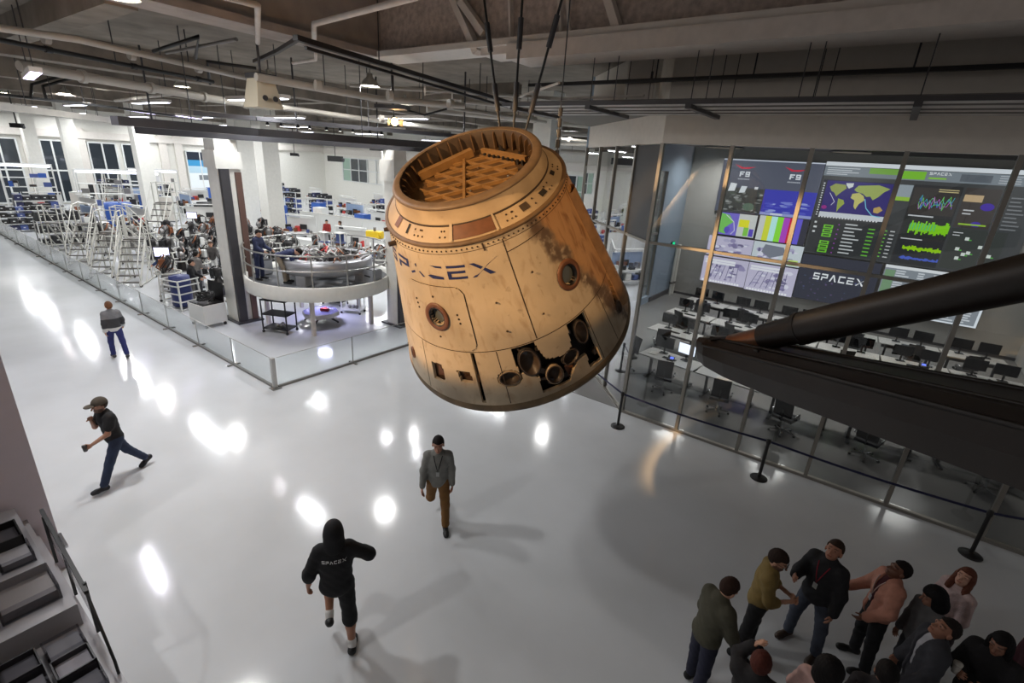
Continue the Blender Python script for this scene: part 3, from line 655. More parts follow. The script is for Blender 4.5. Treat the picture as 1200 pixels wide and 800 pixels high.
def patch(name, tl, hl, keep, off, wall, m, parent):
    """grid patch on the cone; cells where keep is False are left out and the rims get walls of the given depth"""
    nt_, nh = len(tl) - 1, len(hl) - 1; wrap = abs(tl[-1] - tl[0] - 360) < 1e-6
    TT, HH = np.meshgrid(tl, hl, indexing='ij'); R = 1.83 + KS * HH + off; A = np.radians(TT)
    V = np.stack([R * np.cos(A), R * np.sin(A), HH - KS * off], -1).reshape(-1, 3); R2 = R - wall
    V2 = np.stack([R2 * np.cos(A), R2 * np.sin(A), HH], -1).reshape(-1, 3); nv = len(V)
    idx = lambda i, j: (i % nt_ if wrap else i) * (nh + 1) + j
    F = []
    for i in range(nt_):
        for j in range(nh):
            if not keep[i, j]: continue
            a, b, c, d = idx(i, j), idx(i + 1, j), idx(i + 1, j + 1), idx(i, j + 1); F.append((a, b, c, d))
            if j + 1 < nh and not keep[i, j + 1] or j + 1 == nh: F.append((d, c, c + nv, d + nv))
            if j > 0 and not keep[i, j - 1] or j == 0: F.append((b, a, a + nv, b + nv))
            i1 = (i + 1) % nt_ if wrap else i + 1; i0 = (i - 1) % nt_ if wrap else i - 1
            if i1 >= nt_ or not keep[i1, j]: F.append((c, b, b + nv, c + nv))
            if i0 < 0 or not keep[i0, j]: F.append((a, d, d + nv, a + nv))
    me = bpy.data.meshes.new(name); me.from_pydata(np.vstack([V, V2]).tolist(), [], F); me.materials.append(m)
    me.polygons.foreach_set('use_smooth', [True] * len(F))
    uvl = me.uv_layers.new(name='UVMap'); li = np.zeros(len(me.loops), np.int32); me.loops.foreach_get('vertex_index', li)
    U = np.stack([TT.reshape(-1) / 360 + .5, HH.reshape(-1) / 3], -1).astype(np.float32); U = np.vstack([U, U])
    uvl.data.foreach_set('uv', U[li].reshape(-1)); me.update()
    # crisp rims
    ob = bpy.data.objects.new(name, me); COL.objects.link(ob); ob.parent = parent
    try: me.set_sharp_from_angle(angle=radians(40))
    except Exception: pass
    return ob
tl = np.linspace(-180, 180, 541); hl = np.linspace(.1, 2.34, 113)
tc_, hc_ = np.meshgrid((tl[:-1] + tl[1:]) / 2, (hl[:-1] + hl[1:]) / 2, indexing='ij')
patch('pressure_shell', tl, hl, ~hole_mask(tc_, hc_), 0.0, .045, CAPM, capsule)
tl = np.linspace(-106, -63, 90); hl = np.linspace(.95, 1.89, 60)
tc_, hc_ = np.meshgrid((tl[:-1] + tl[1:]) / 2, (hl[:-1] + hl[1:]) / 2, indexing='ij')
hatch = patch('side_hatch', tl, hl, in_hatch(tc_, hc_) & ~hole_mask(tc_, hc_), .014, .02, CAPM, capsule)
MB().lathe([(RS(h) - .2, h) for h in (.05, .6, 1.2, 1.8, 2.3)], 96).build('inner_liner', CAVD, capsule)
def strip(pts, wd, off, name, m, parent=capsule, closed=False):
    """thin seam strip laid on the cone along (angle, height) points"""
    mb = MB(); P = pts + ([pts[0]] if closed else [])
    Q = []
    for (a, h), (b, g) in zip(P[:-1], P[1:]):
        k = max(1, int(abs(b - a) / 2.0)); Q += [(a + (b - a) * i / k, h + (g - h) * i / k) for i in range(k)]
    Q.append(P[-1]); C = [cp(a, h, off) for a, h in Q]; L_ = []
    for i, c in enumerate(C):
        d = (C[min(i + 1, len(C) - 1)] - C[max(i - 1, 0)]).normalized(); n = Vector((c.x, c.y, .25)).normalized(); s = d.cross(n).normalized() * (wd / 2); L_ += [c - s, c + s]
    mb.add(L_, [(2 * i, 2 * i + 2, 2 * i + 3, 2 * i + 1) for i in range(len(C) - 1)]); return mb.build(name, m, parent)
# hatch outline seam
out = []
t0, t1, h0, h1, r = HATCH
for (cx, cy, a0) in ((t1, h1, 0), (t0, h1, 90), (t0, h0, 180), (t1, h0, 270)):
    for k in range(7):
        a = radians(a0 + 15 * k); sx = -1 if cx == t1 else 1; sy = -1 if cy == h1 else 1; hh = cy + sy * r + r * sin(a)
        out.append((cx + degrees((sx * r + r * cos(a)) / RS(hh)), hh))
strip(out, .016, .004, 'hatch_seam', SEAM, capsule, True)
strip([(-180 + 6 * i, .955) for i in range(61)], .012, .002, 'panel_seam', SEAM)
for t in (-36.9, 20.5, 78, 135, -125, -158): strip([(t, 2.3), (t, .97)], .014, .002, 'panel_seam', SEAM)
for t in (-100.5, -57, -9.4, 3.0, 30): strip([(t, .94), (t, .12)], .012, .002, 'panel_seam', SEAM)
strip([(-36.9, 2.14), (-24, 2.16), (-12, 2.18)], .01, .002, 'panel_seam', SEAM)
strip([(-180 + 6 * i, 2.27) for i in range(61)], .007, .002, 'panel_seam', SEAM)
# long raised fairing on the right flank
mb = MB(); pts = []
for h in np.linspace(.3, 2.2, 12):
    for t, o in ((19.5, 0), (20.5, .05), (25, .07), (29, .05), (30, 0)): pts.append(cp(t, h, o))
mb.add(pts, [(5 * j + k, 5 * j + k + 1, 5 * j + k + 6, 5 * j + k + 5) for j in range(11) for k in range(4)], True); mb.build('side_fairing', mat('fairing_brown', (160, 120, 80), .55, noise=.35, scale=5), capsule)
# frame for something set on the cone: x along the angle, y up the slope, z outwards
def cone_frame(t, h):
    p = cp(t, h); a = radians(t); n = Vector((cos(a), sin(a), -KS)).normalized(); e = Vector((-sin(a), cos(a), 0)); s = n.cross(e).normalized()
    M = Matrix((e, s, n)).transposed().to_4x4(); M.translation = p; return M
def ring_on(t, h, prof, name, m, sx=1.0, sy=1.0, n=28, tilt=0.0, parent=capsule):
    mb = MB().lathe(prof, n); M = cone_frame(t, h) @ Matrix.Rotation(tilt, 4, 'Z') @ Matrix.Diagonal((sx, sy, 1, 1)); mb.rot(M); return mb.build(name, m, parent)
WGL = mat('grey_port_glass', (84, 88, 86), .15, spec=.8)
for (t, h, r, rim, par) in ((-83.8, 1.44, .195, .012, hatch), (-9.3, 1.49, .20, 0, capsule)):
    wdw = ring_on(t, h, [(r, .004 + rim), (r * .98, .02 + rim), (r * .66, .02 + rim), (r * .6, -.01), (r * .56, -.075)], 'porthole_rim', RIMB, .95, 1.05, 32, 0, par)
    ring_on(t, h, [(r * .67, .021 + rim), (r * .64, .022 + rim), (r * .56, -.04), (r * .55, -.06)], 'porthole_gasket', BLACK, .95, 1.05, 32, 0, par)
    ring_on(t, h, [(.001, -.045), (r * .57, -.045)], 'porthole_glass', WGL, .95, 1.05, 32, 0, par)
for (t, h, a, b, tl_) in ((-43.6, .67, .135, .21, .12), (-54.4, .51, .14, .11, 0), (-34.5, .36, .115, .14, 0), (-24.8, .49, .13, .105, .2), (-15.2, .71, .1, .18, 0)):
    nz = ring_on(t, h, [(1.0, -.04), (1.0, .004), (.9, .006), (.86, -.01), (.6, -.07), (.25, -.11), (.001, -.115)], 'thruster_nozzle', NOZ, a, b, 26, tl_)
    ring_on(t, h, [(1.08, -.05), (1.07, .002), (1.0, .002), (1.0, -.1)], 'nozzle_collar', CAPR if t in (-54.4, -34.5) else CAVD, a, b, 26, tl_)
for (t, h) in ((14.5, .42),): ring_on(t, h, [(1, .0), (.85, .02), (.7, -.05), (.001, -.09)], 'thruster_nozzle', NOZ, .09, .11, 20)
ring_on(-114.5, .49, [(1.25, .0), (1.2, .02), (.95, .02), (.8, -.06), (.001, -.07)], 'vent_rim', RIMB, .05, .085, 18)
# loose hardware seen inside the opened thruster bay
rnd = random.Random(3)
for k in range(16):
    t, h = rnd.choice([(-46, .85), (-40, .5), (-37, .3), (-30, .3), (-20, .85), (-14, .4), (-12, .3), (-41, .3), (-38, .8)]); t += rnd.uniform(-2, 2); h += rnd.uniform(-.05, .05)
    M = cone_frame(t, h); mb = MB().box((0, 0, -.06), (rnd.uniform(.03, .08), rnd.uniform(.02, .1), .06)).rot(M @ Matrix.Rotation(rnd.uniform(0, 3), 4, 'Z')); mb.build('bay_fitting', rnd.choice([NOZ, DARK, CAVD]), capsule)
for (t0_, t1_, h0_, h1_) in ((-28.5, -18.6, .19, .35),):
    mb = MB(); a, b, c, d = cp(t0_, h0_, -.06), cp(t1_, h0_, -.06), cp(t1_, h1_, -.1), cp(t0_, h1_, -.1); mb.quad(a, b, c, d); mb.build('bay_plate', RIMB, capsule)
PODM = mat('pod_brown', (84, 62, 48), .6)
for (t0_, t1_, h0_, h1_) in ((-98, -86, .28, .7), (-81.5, -70.8, .4, .68)):
    MB().quad(cp(t0_, h0_, -.05), cp(t1_, h0_, -.12), cp(t1_, h1_, -.12), cp(t0_, h1_, -.05)).build('pod_floor', PODM, capsule)
    MB().add([cp(t0_ + 3, h0_ + .1, -.06), cp(t1_ - 4, h0_ + .12, -.09), cp((t0_ + t1_) / 2, h1_ - .1, -.03)], [(0, 1, 2)]).build('pod_highlight', RIMB, capsule)  # paler triangle painted in for the highlight inside each pod
# rivets and vents: small dark studs
mb = MB()
def stud(mb, t, h, r=.011, off=0.003, base=None):
    M = cone_frame(t, h); k = len(mb.v); mb.lathe([(r, 0), (r * .8, .008), (.0005, .009)], 6); mb.rot(M @ Matrix.Translation((0, 0, off)), k)
for i in range(120): stud(mb, -180 + 3 * i, 2.305)
for (t, h) in [(-97, 1.62), (-96.6, 1.56), (-96.2, 1.5), (-71.5, 1.5), (-71.2, 1.44), (-70.9, 1.38), (-84, 1.72), (-84.5, 1.15), (-50, 1.6), (-49, 1.2), (-30, 1.25), (-28, 1.8)]: stud(mb, t, h, .016, .016)
mb.build('rivet_row', SEAM, capsule)['kind'] = 'stuff'
# heat shield edge and underside
MB().lathe([(RS(.1) + .002, .1), (1.812, .085), (1.83, .05), (1.832, .01), (1.825, -.02)], 120).build('shield_edge', mat('shield_edge_tan', (120, 98, 68), .6, noise=.4, scale=4), capsule)
MB().lathe([(1.825, -.02), (1.8, -.06), (1.6, -.13), (1.1, -.22), (.5, -.26), (.001, -.27)], 120).build('heat_shield', SHIELD, capsule)
# flange, collar and docking ring
MB().lathe([(RS(2.34), 2.34), (1.2, 2.352), (1.215, 2.37), (1.205, 2.392), (1.165, 2.398)], 120).build('flange', mat('flange_brown', (112, 88, 62), .55, noise=.25, scale=6), capsule)
collar = MB().lathe([(1.165, 2.392), (.985, 2.525)], 120).build('collar', CAPR, capsule)
ring = MB().lathe([(1.0, 2.512), (1.002, 2.53), (.985, 2.54), (.955, 2.70), (.947, 2.725), (.93, 2.737), (.86, 2.737)], 120).build('docking_ring', CAPR, capsule)
RINGIN = mat('shaded_ring_inside', (70, 53, 38), .6, noise=.3, scale=8)  # darkened brown puts the shade inside the ring into the wall colour
MB().lathe([(.865, 2.738), (.855, 2.725), (.84, 2.49)], 96).build('inner_wall', RINGIN, ring)
MB().lathe([(1.012, 2.505), (1.012, 2.522), (.99, 2.53)], 96).build('ring_gap', SEAM, ring)
MB().lathe([(.962, 2.69), (.972, 2.705), (.962, 2.722), (.945, 2.735), (.92, 2.742), (.865, 2.742)], 120).build('ring_lip', mat('ring_lip_tan', (120, 98, 74), .5, noise=.2, scale=8), ring)
MB().lathe([(.835, 2.50), (.001, 2.49)], 64).build('inner_plate', GOLDB, ring)
for i in range(32):
    a = 2 * pi * i / 32; M = Matrix.Rotation(a, 4, 'Z')
    mb = MB().add([(.85, -.007, 2.72), (.81, -.007, 2.70), (.77, -.007, 2.51), (.84, -.007, 2.5), (.85, .007, 2.72), (.81, .007, 2.70), (.77, .007, 2.51), (.84, .007, 2.5)], [(0, 1, 2, 3), (7, 6, 5, 4), (0, 4, 5, 1), (1, 5, 6, 2), (2, 6, 7, 3)]).rot(M); mb.build('inner_rib', mat('rib_brown', (96, 72, 48), .5), ring)  # rib brown also darkened as painted shade inside the ring
for k in range(-3, 4):
    for ang_, hh, L0 in ((radians(38), .04, .62), (radians(-8), .03, .66)):
        L_ = sqrt(max(.02, L0 ** 2 - (k * .19) ** 2)); MB().box((0, k * .19 - .06, 2.495 + hh / 2), (2 * L_, .028, hh)).rot(Matrix.Rotation(ang_, 4, 'Z')).build('grid_bar', GOLDL, ring)
MB().bar((-.42, .4, 2.53), (.3, -.5, 2.53), .035, .03).build('cross_brace', GOLDL, ring)
MB().box((-.6, -.1, 2.56), (.09, .8, .1)).rot(Matrix.Rotation(-.5, 4, 'Z')).build('box_beam', GOLDL, ring)
MB().box((.1, .56, 2.57), (.8, .05, .06)).rot(Matrix.Rotation(-.12, 4, 'Z')).build('toothed_bar', GOLDL, ring)
for k in range(9): MB().box((-.22 + k * .085, .53, 2.53), (.03, .05, .06)).rot(Matrix.Rotation(-.12, 4, 'Z')).build('tooth', CAVD, ring)
for (x, y) in ((.0, .70), (.4, .58)): MB().add([(x - .06, y, 2.5), (x + .06, y, 2.5), (x, y, 2.62), (x, y + .08, 2.5)], [(0, 1, 2), (1, 3, 2), (3, 0, 2), (0, 3, 1)]).build('gusset', CAVD, ring)
for k in range(14): MB().sphere((rnd.uniform(-.4, .5), rnd.uniform(-.5, .35), 2.5), .018, 6, 4).build('bolt', CHROME if k % 4 == 0 else GOLDB, ring)
# brown recessed panels and small fittings on the collar
def on_collar(t, f, off=0.0):
    r = 1.165 + (.985 - 1.165) * f + off * .6; z = 2.392 + (2.525 - 2.392) * f + off * .8; a = radians(t); return Vector((r * cos(a), r * sin(a), z))
def collar_panel(t0_, t1_, f0, f1, m, name, off=.006):
    n_ = 10; mb = MB(); P = [on_collar(t0_ + (t1_ - t0_) * i / n_, f, off) for i in range(n_ + 1) for f in (f0, f1)]
    mb.add(P, [(2 * i, 2 * i + 2, 2 * i + 3, 2 * i + 1) for i in range(n_)], True); mb.build(name, m, collar)
collar_panel(-64, -38, .12, .92, RIMB, 'brown_panel'); collar_panel(-66, -64, .05, .98, CAPM, 'panel_edge', .02); collar_panel(-38, -36.5, .05, .98, CAPM, 'panel_edge', .02)
collar_panel(-116, -110, .25, .9, RIMB, 'brown_panel'); collar_panel(-100.5, -98.5, .25, .8, CAVD, 'slot'); collar_panel(20, 25, .45, .7, CAVD, 'slot'); collar_panel(-2, 4, .3, .6, CAVD, 'slot'); collar_panel(-19, -13, .3, .7, NOZ, 'slot')
mb = MB()
for t in [-92, -88, -86, -72, -70, -30, -26, -24, -8, 6, 10, 30, 34]:
    for f in (.3, .62):
        c = on_collar(t + random.uniform(-1, 1), f); k = len(mb.v); mb.sphere(c, .013, 6, 4)
mb.build('collar_stud', SEAM, collar)['kind'] = 'stuff'
strip([(-48, 2.33), (-47.6, 2.24)], .02, .012, 'latch_strap', SEAM)
M = cone_frame(-113, 2.24); MB().cyl((0, 0, 0), (0, 0, .09), .035, .03, n=10).rot(M).build('guide_peg', NOZ, capsule); MB().cyl((0, 0, 0), (0, 0, .07), .03, .025, n=10).rot(cone_frame(-126, 2.3)).build('guide_peg', NOZ, capsule)
# blue logotype around the cone, worn away on the left
BLUE = mat('worn_blue_paint', (34, 44, 96), .55, noise=.25, scale=25)
tx = {'S': (-122.5, -114.6), 'P': (-111.2, -99.2), 'A': (-97.5, -86.5), 'C': (-84.6, -74.4), 'E': (-71.6, -60.6), 'X': (-58.2, -41.6)}
mb = MB()
for ch, wd, qs in LOGO:
    a, b = tx[ch]; wmax = 1.7 if ch == 'X' else wd
    if ch == 'A': qs = [[(0, 0), (.34, .2), (.30, .34), (-.05, .16)], [(.62, .34), (.72, .38), (1.06, .02), (.9, 0)], [(.38, .85), (.5, .92), (.5, .66), (.42, .66)]]
    if ch == 'C': qs = [[(.25, 1), (1, .96), (1, .82), (.6, .84)], [(0, .2), (.2, .3), (1, .18), (1, 0), ] , [(0, .2), (1, .18), (1, 0), (.3, 0)]]
    if ch in 'SP': qs = [[(x * .96 + .02, y) for x, y in q] for q in qs]
    for q in qs:
        for i in range(5):
            f0, f1 = i / 5, (i + 1) / 5
            A_ = [q[0][k] + (q[1][k] - q[0][k]) * f0 for k in (0, 1)]; B_ = [q[0][k] + (q[1][k] - q[0][k]) * f1 for k in (0, 1)]
            C_ = [q[3][k] + (q[2][k] - q[3][k]) * f1 for k in (0, 1)]; D_ = [q[3][k] + (q[2][k] - q[3][k]) * f0 for k in (0, 1)]
            mb.quad(*[cp(a + (b - a) * p[0] / wmax, 1.96 + .17 * p[1], .004) for p in (A_, B_, C_, D_)])
mb.build('logo_lettering', BLUE, capsule)
# rigging cables up to the high ceiling
ringw = lambda t, r, h: CB + CMX @ Vector((r * cos(radians(t)), r * sin(radians(t)), h))
for i, (t, dx, lab) in enumerate(((100, -1.15, 'black rigging cable leaning towards the brown girder'), (88, .0, 'upright black rigging cable in the middle of the capsule sling'), (76, 1.2, 'black rigging cable leaning towards the control room'))):
    p = ringw(t, .99, 2.62); q = Vector((p.x + dx, p.y + .1, 11.0)); c = thing('rigging_cable', lab, 'cable', p); d = (q - p); u = d.normalized()
    MB().cyl((0, 0, 0), d, .016, n=8).build('wire', BLACK, c)
    for f, L_, r in ((.06, .35, .035), (.22, .35, .035), (.36, .12, .06), (.42, .3, .03)): MB().cyl(d * f, d * f + u * L_, r, n=8).build('turnbuckle', DARK, c)
    MB().sphere((0, 0, 0), .05, 8, 6).build('shackle', DARK, c)
p = ringw(62, RS(2.2), 2.2); c = thing('rigging_chain', 'thin hoist chain hanging by the far shoulder of the capsule', 'chain', p)
MB().cyl((0, 0, 0), (0, 0, 11 - p.z), .008, n=6).build('wire', DARK, c)
for k in range(5): MB().lathe([(.03, -.05), (.03, .05)], 8, (0, 0, .1 + k * .13)).build('link', DARK, c)
# ------------------------------------------------------------------ big screens on the control room back wall
SCR = vcol_mat('screen_glow', emit=1.2)
class Print:
    """flat picture in the x-z plane of the wall, facing the desks"""
    def __init__(s, y): s.mb = MB(); s.y = y; s.k = 0
    def poly(s, pts, c):
        s.k += 1; y = s.y - .0006 * s.k; s.mb.cc = lin(c); n = len(pts); s.mb.add([(x, y, z) for x, z in pts], [tuple(range(n))]); return s
    def rect(s, x0, z0, x1, z1, c): return s.poly([(x0, z0), (x1, z0), (x1, z1), (x0, z1)], c)
    def ell(s, x, z, a, b, c, n=14): return s.poly([(x + a * cos(2 * pi * i / n), z + b * sin(2 * pi * i / n)) for i in range(n)], c)
    def same(s, rects, c):
        s.k += 1; y = s.y - .0006 * s.k; s.mb.cc = lin(c)
        for x0, z0, x1, z1 in rects: s.mb.quad((x0, y, z0), (x1, y, z0), (x1, y, z1), (x0, y, z1))
        return s
    def lines(s, x0, x1, z0, z1, n, c, h=.5, rnd=None):
        dz = (z1 - z0) / n; return s.same([(x0, z1 - (i + .5 + h / 2) * dz, x0 + (x1 - x0) * (rnd.uniform(.5, 1) if rnd else 1), z1 - (i + .5 - h / 2) * dz) for i in range(n)], c)
    def logo(s, x0, x1, z0, z1, c):
        qs, W_ = logo_quads()
        for ch, q in qs: s.poly([(x0 + (x1 - x0) * a / W_, z0 + (z1 - z0) * b) for a, b in reversed(q)], c); 
        return s
    def seg(s, pts, wd, c):
        s.k += 1; y = s.y - .0006 * s.k; s.mb.cc = lin(c)
        for (a, b), (c_, d) in zip(pts[:-1], pts[1:]):
            L_ = hypot(c_ - a, d - b) or 1; nx, nz = -(d - b) / L_ * wd / 2, (c_ - a) / L_ * wd / 2
            s.mb.quad((a + nx, y, b + nz), (a - nx, y, b - nz), (c_ - nx, y, d - nz), (c_ + nx, y, d + nz))
        return s
    def build(s, name, parent): 
        o = s.mb.build(name, SCR, parent, parent.location); return o
def screen(label, x0, z0, x1, z1):
    t = thing('wall_screen', label, 'screen', ((x0 + x1) / 2, 25.95, z0)); MB().bb((x0, 25.9, z0), (x1, 25.98, z1)).build('panel', BLACK, t, t.location); return t
YS = 25.895; rn = random.Random(11)
def f9(P, x, z):
    P.poly([(x - .5, z + .42), (x - .1, z + .3), (x + .42, z + .34), (x + .1, z + .24), (x - .2, z + .24)], (205, 40, 70))
    c = (225, 228, 235)
    P.same([(x - .22, z - .1, x - .16, z + .12), (x - .22, z + .07, x - .02, z + .12), (x - .22, z - .02, x - .06, z + .03), (x + .03, z + .0, x + .08, z + .12), (x + .03, z + .07, x + .22, z + .12), (x + .17, z - .1, x + .22, z + .12), (x + .03, z - .02, x + .22, z + .03), (x + .03, z - .1, x + .22, z - .05)], c)
    P.same([(x - .26 + i * .065, z - .24, x - .22 + i * .065, z - .19) for i in range(8)], (190, 194, 204))
# 1 upper left: slate panel with two rocket marks, launch site and blue sky
s = screen('slate grey screen with two red rocket emblems above a launch site picture and blue sky', -6.7, 4.45, -2.52, 6.83); P = Print(YS)
P.rect(-6.7, 4.45, -2.52, 6.83, (84, 88, 104)); P.rect(-6.7, 6.78, -2.52, 6.83, (200, 206, 220)); f9(P, -5.66, 6.18); f9(P, -3.55, 6.18)
P.rect(-6.5, 4.48, -4.65, 5.58, (62, 66, 66)); P.rect(-4.65, 4.48, -2.54, 5.6, (58, 60, 178))
for k in range(70): P.ell(rn.uniform(-6.4, -4.75), rn.uniform(4.52, 5.4), rn.uniform(.03, .14), rn.uniform(.02, .06), rn.choice([(96, 100, 98), (120, 122, 120), (44, 48, 50), (150, 152, 150), (78, 86, 78)]), 7)
P.ell(-5.2, 4.75, .25, .18, (86, 110, 96)); P.poly([(-6.25, 5.4), (-5.95, 5.42), (-5.9, 5.75), (-6.18, 5.78)], (225, 228, 232)); P.poly([(-5.75, 5.35), (-5.5, 5.38), (-5.42, 5.66), (-5.68, 5.66)], (218, 222, 228)); P.rect(-5.1, 5.55, -4.95, 5.66, (220, 220, 225))
for k in range(26): P.ell(rn.uniform(-4.4, -2.8), rn.uniform(4.6, 5.1), rn.uniform(.15, .22), rn.uniform(.02, .05), rn.choice([(92, 100, 200), (120, 130, 212), (150, 160, 222), (76, 80, 192)]), 9)
P.rect(-4.65, 4.48, -2.54, 4.6, (150, 158, 214)); P.rect(-4.2, 4.5, -3.7, 4.58, (210, 214, 230)); P.build('picture', s)
# 2 map and colour bars
s = screen('screen with purple and green map beside vertical colour bars', -6.45, 3.3, -2.55, 4.44); P = Print(YS)
P.rect(-6.45, 3.3, -2.55, 4.44, (40, 40, 46)); P.rect(-6.4, 3.36, -5.5, 4.4, (120, 108, 205)); P.poly([(-6.38, 4.38), (-5.95, 4.3), (-5.7, 4.0), (-5.95, 3.8), (-6.0, 3.4), (-6.3, 3.45)], (120, 196, 96)); P.seg([(-6.1, 4.3), (-5.7, 4.0), (-5.6, 3.6), (-5.75, 3.4)], .03, (220, 220, 235)); P.ell(-5.95, 3.6, .13, .16, (96, 84, 190))
P.rect(-5.5, 3.36, -4.7, 4.4, (205, 208, 206)); P.rect(-5.45, 3.8, -5.0, 4.15, (228, 226, 50)); P.rect(-5.2, 3.4, -4.98, 3.8, (130, 200, 80)); P.rect(-4.95, 3.4, -4.75, 3.75, (88, 74, 190))
for i, c in enumerate([(206, 210, 208), (214, 222, 60), (190, 240, 236), (140, 226, 60), (178, 70, 196), (206, 24, 60), (104, 92, 214), (52, 52, 66)]): P.rect(-4.6 + i * .254, 3.32, -4.6 + (i + 1) * .254, 4.44, c)
P.build('picture', s)
# 3 and 4 camera pictures
for i, (x0, x1, z0, z1, lab) in enumerate(((-6.7, -4.62, 2.3, 3.26, 'pale violet camera screen below the map picture'), (-4.6, -2.5, 2.3, 3.26, 'pale camera screen below the colour bars'), (-6.75, -4.62, .95, 2.24, 'lower pale camera screen with a gantry picture'), (-4.6, -2.5, .9, 2.24, 'lower pale camera screen next to the logo screen'))):
    s = screen(lab, x0, z0, x1, z1); P = Print(YS); P.rect(x0, z0, x1, z1, (196, 190, 214) if i != 1 else (204, 212, 218))
    for k in range(34):
        a, b = rn.uniform(x0 + .25, x1 - .25), rn.uniform(z0 + .15, z1 - .15); P.ell(a, b, rn.uniform(.05, .2), rn.uniform(.03, .12), rn.choice([(150, 142, 180), (128, 120, 160), (222, 220, 236), (112, 106, 140), (176, 172, 200)]), 6)
    if i == 1: P.poly([(x0 + .5, z1 - .1), (x0 + 1.3, z1 - .15), (x0 + 1.45, z0 + .5), (x0 + .8, z0 + .25), (x0 + .4, z0 + .5)], (122, 126, 140)); P.rect(x1 - .5, z0 + .05, x1 - .1, z0 + .3, (200, 226, 120))
    if i >= 2:
        for k in range(7): P.seg([(x0 + .2 + k * .25, z0 + .2), (x0 + .5 + k * .2, z1 - .3)], .03, (110, 106, 140))
        P.lines(x0 + .1, x1 - .6, z1 - .35, z1 - .1, 2, (232, 232, 240), .8); P.same([(x0 + .1 + k * .13, z0 + .03, x0 + .19 + k * .13, z0 + .12) for k in range(14)], (246, 246, 250))
    P.build('picture', s)
# 5 telemetry wall
s = screen('wide telemetry screen with a world map, green plots and status columns', -2.5, 3.05, 4.4, 6.9); P = Print(YS)
P.rect(-2.5, 3.05, 4.4, 6.9, (64, 66, 68)); P.rect(-2.5, 6.74, 4.4, 6.9, (222, 226, 232)); P.rect(-2.5, 6.34, 4.4, 6.72, (124, 132, 140)); P.rect(-.9, 6.5, .05, 6.72, (120, 168, 70)); P.rect(.1, 6.38, .95, 6.68, (124, 190, 50))
P.lines(-2.4, -1.0, 6.38, 6.7, 4, (196, 200, 206), .45, rn); P.lines(1.05, 1.6, 6.4, 6.52, 1, (140, 200, 60)); P.logo(1.05, 1.75, 6.58, 6.68, (236, 238, 240)); P.rect(2.0, 6.4, 2.9, 6.66, (92, 98, 106)); P.lines(3.1, 3.9, 6.38, 6.7, 4, (180, 184, 190), .4, rn)
P.rect(-2.42, 4.62, .06, 6.18, (38, 40, 52)); P.rect(-2.28, 4.75, .04, 6.15, (44, 34, 112)); P.rect(-2.28, 4.66, .04, 4.86, (206, 210, 216))
MX, MZ = -2.28, 4.75
def cont(pts, c): P.poly([(MX + a * 2.3, MZ + b * 1.4) for a, b in pts], c)
cont([(.06, .82), (.14, .92), (.3, .9), (.33, .8), (.27, .7), (.22, .6), (.2, .55), (.15, .66), (.1, .7)], (150, 160, 84)); cont([(.3, .95), (.42, .96), (.42, .86), (.36, .8), (.32, .88)], (216, 220, 220))
cont([(.24, .5), (.33, .46), (.36, .36), (.3, .22), (.27, .1), (.25, .3)], (150, 166, 70)); cont([(.44, .66), (.54, .7), (.62, .62), (.65, .5), (.58, .38), (.55, .22), (.51, .3), (.5, .48), (.43, .54)], (196, 190, 110))
cont([(.45, .78), (.5, .9), (.62, .92), (.8, .95), (.98, .86), (.9, .76), (.84, .62), (.77, .52), (.72, .62), (.66, .6), (.6, .68), (.5, .72)], (158, 172, 92)); cont([(.82, .3), (.9, .36), (.96, .26), (.9, .16), (.83, .18)], (190, 160, 90))
P.seg([(MX + 1.5, MZ + .75), (MX + 1.62, MZ + .4), (MX + 1.9, MZ + .12), (MX + 2.2, MZ + .08)], .03, (120, 200, 230)); P.seg([(MX + .2, MZ + .9), (MX + .45, MZ + .55), (MX + .35, MZ + .4)], .02, (220, 220, 240)); P.ell(MX + .12, MZ + .3, .1, .08, (150, 30, 130))
P.same([(MX + k * .11, 4.62, MX + .06 + k * .11, 4.66) for k in range(20)], (230, 230, 232)); P.same([(-2.4, 4.7 + k * .1, -2.34, 4.75 + k * .1) for k in range(14)], (210, 212, 214))
P.rect(-2.44, 3.1, .06, 4.56, (50, 52, 54))
for zz in (4.18, 4.0, 3.82, 3.5, 3.32, 3.14): P.rect(-1.98, zz, -1.62, zz + .15, (116, 200, 52)); P.rect(-1.92, zz + .04, -1.68, zz + .11, (60, 92, 40))
P.lines(-2.36, -2.2, 3.9, 4.5, 3, (210, 212, 214), .4, rn); P.lines(-1.2, -.5, 3.15, 4.5, 9, (196, 198, 200), .35, rn); P.lines(-.35, -.12, 3.15, 4.4, 8, (100, 176, 60), .35); P.same([(-1.45, 3.15 + k * .2, -1.4, 3.2 + k * .2) for k in range(7)], (150, 70, 170))
P.rect(.12, 5.55, .68, 6.16, (150, 160, 168)); P.rect(.12, 5.55, .68, 5.7, (150, 190, 60)); P.rect(.1, 3.1, .62, 4.6, (54, 56, 58)); P.lines(.18, .3, 3.2, 4.4, 8, (110, 180, 70), .3); P.lines(.4, .56, 3.2, 4.4, 8, (190, 190, 192), .3)
P.rect(.7, 3.1, 2.2, 6.2, (46, 46, 48)); P.rect(.75, 5.1, 2.15, 6.1, (60, 56, 54)); P.lines(1.5, 2.1, 5.95, 6.1, 2, (206, 190, 140), .4)
for c in ((70, 170, 190), (80, 110, 210), (180, 100, 190), (110, 190, 90)):
    P.seg([(1.0 + k * .055, 5.55 + rn.uniform(-.28, .28) * (1 if k % 3 else .4)) for k in range(20)], .018, c)
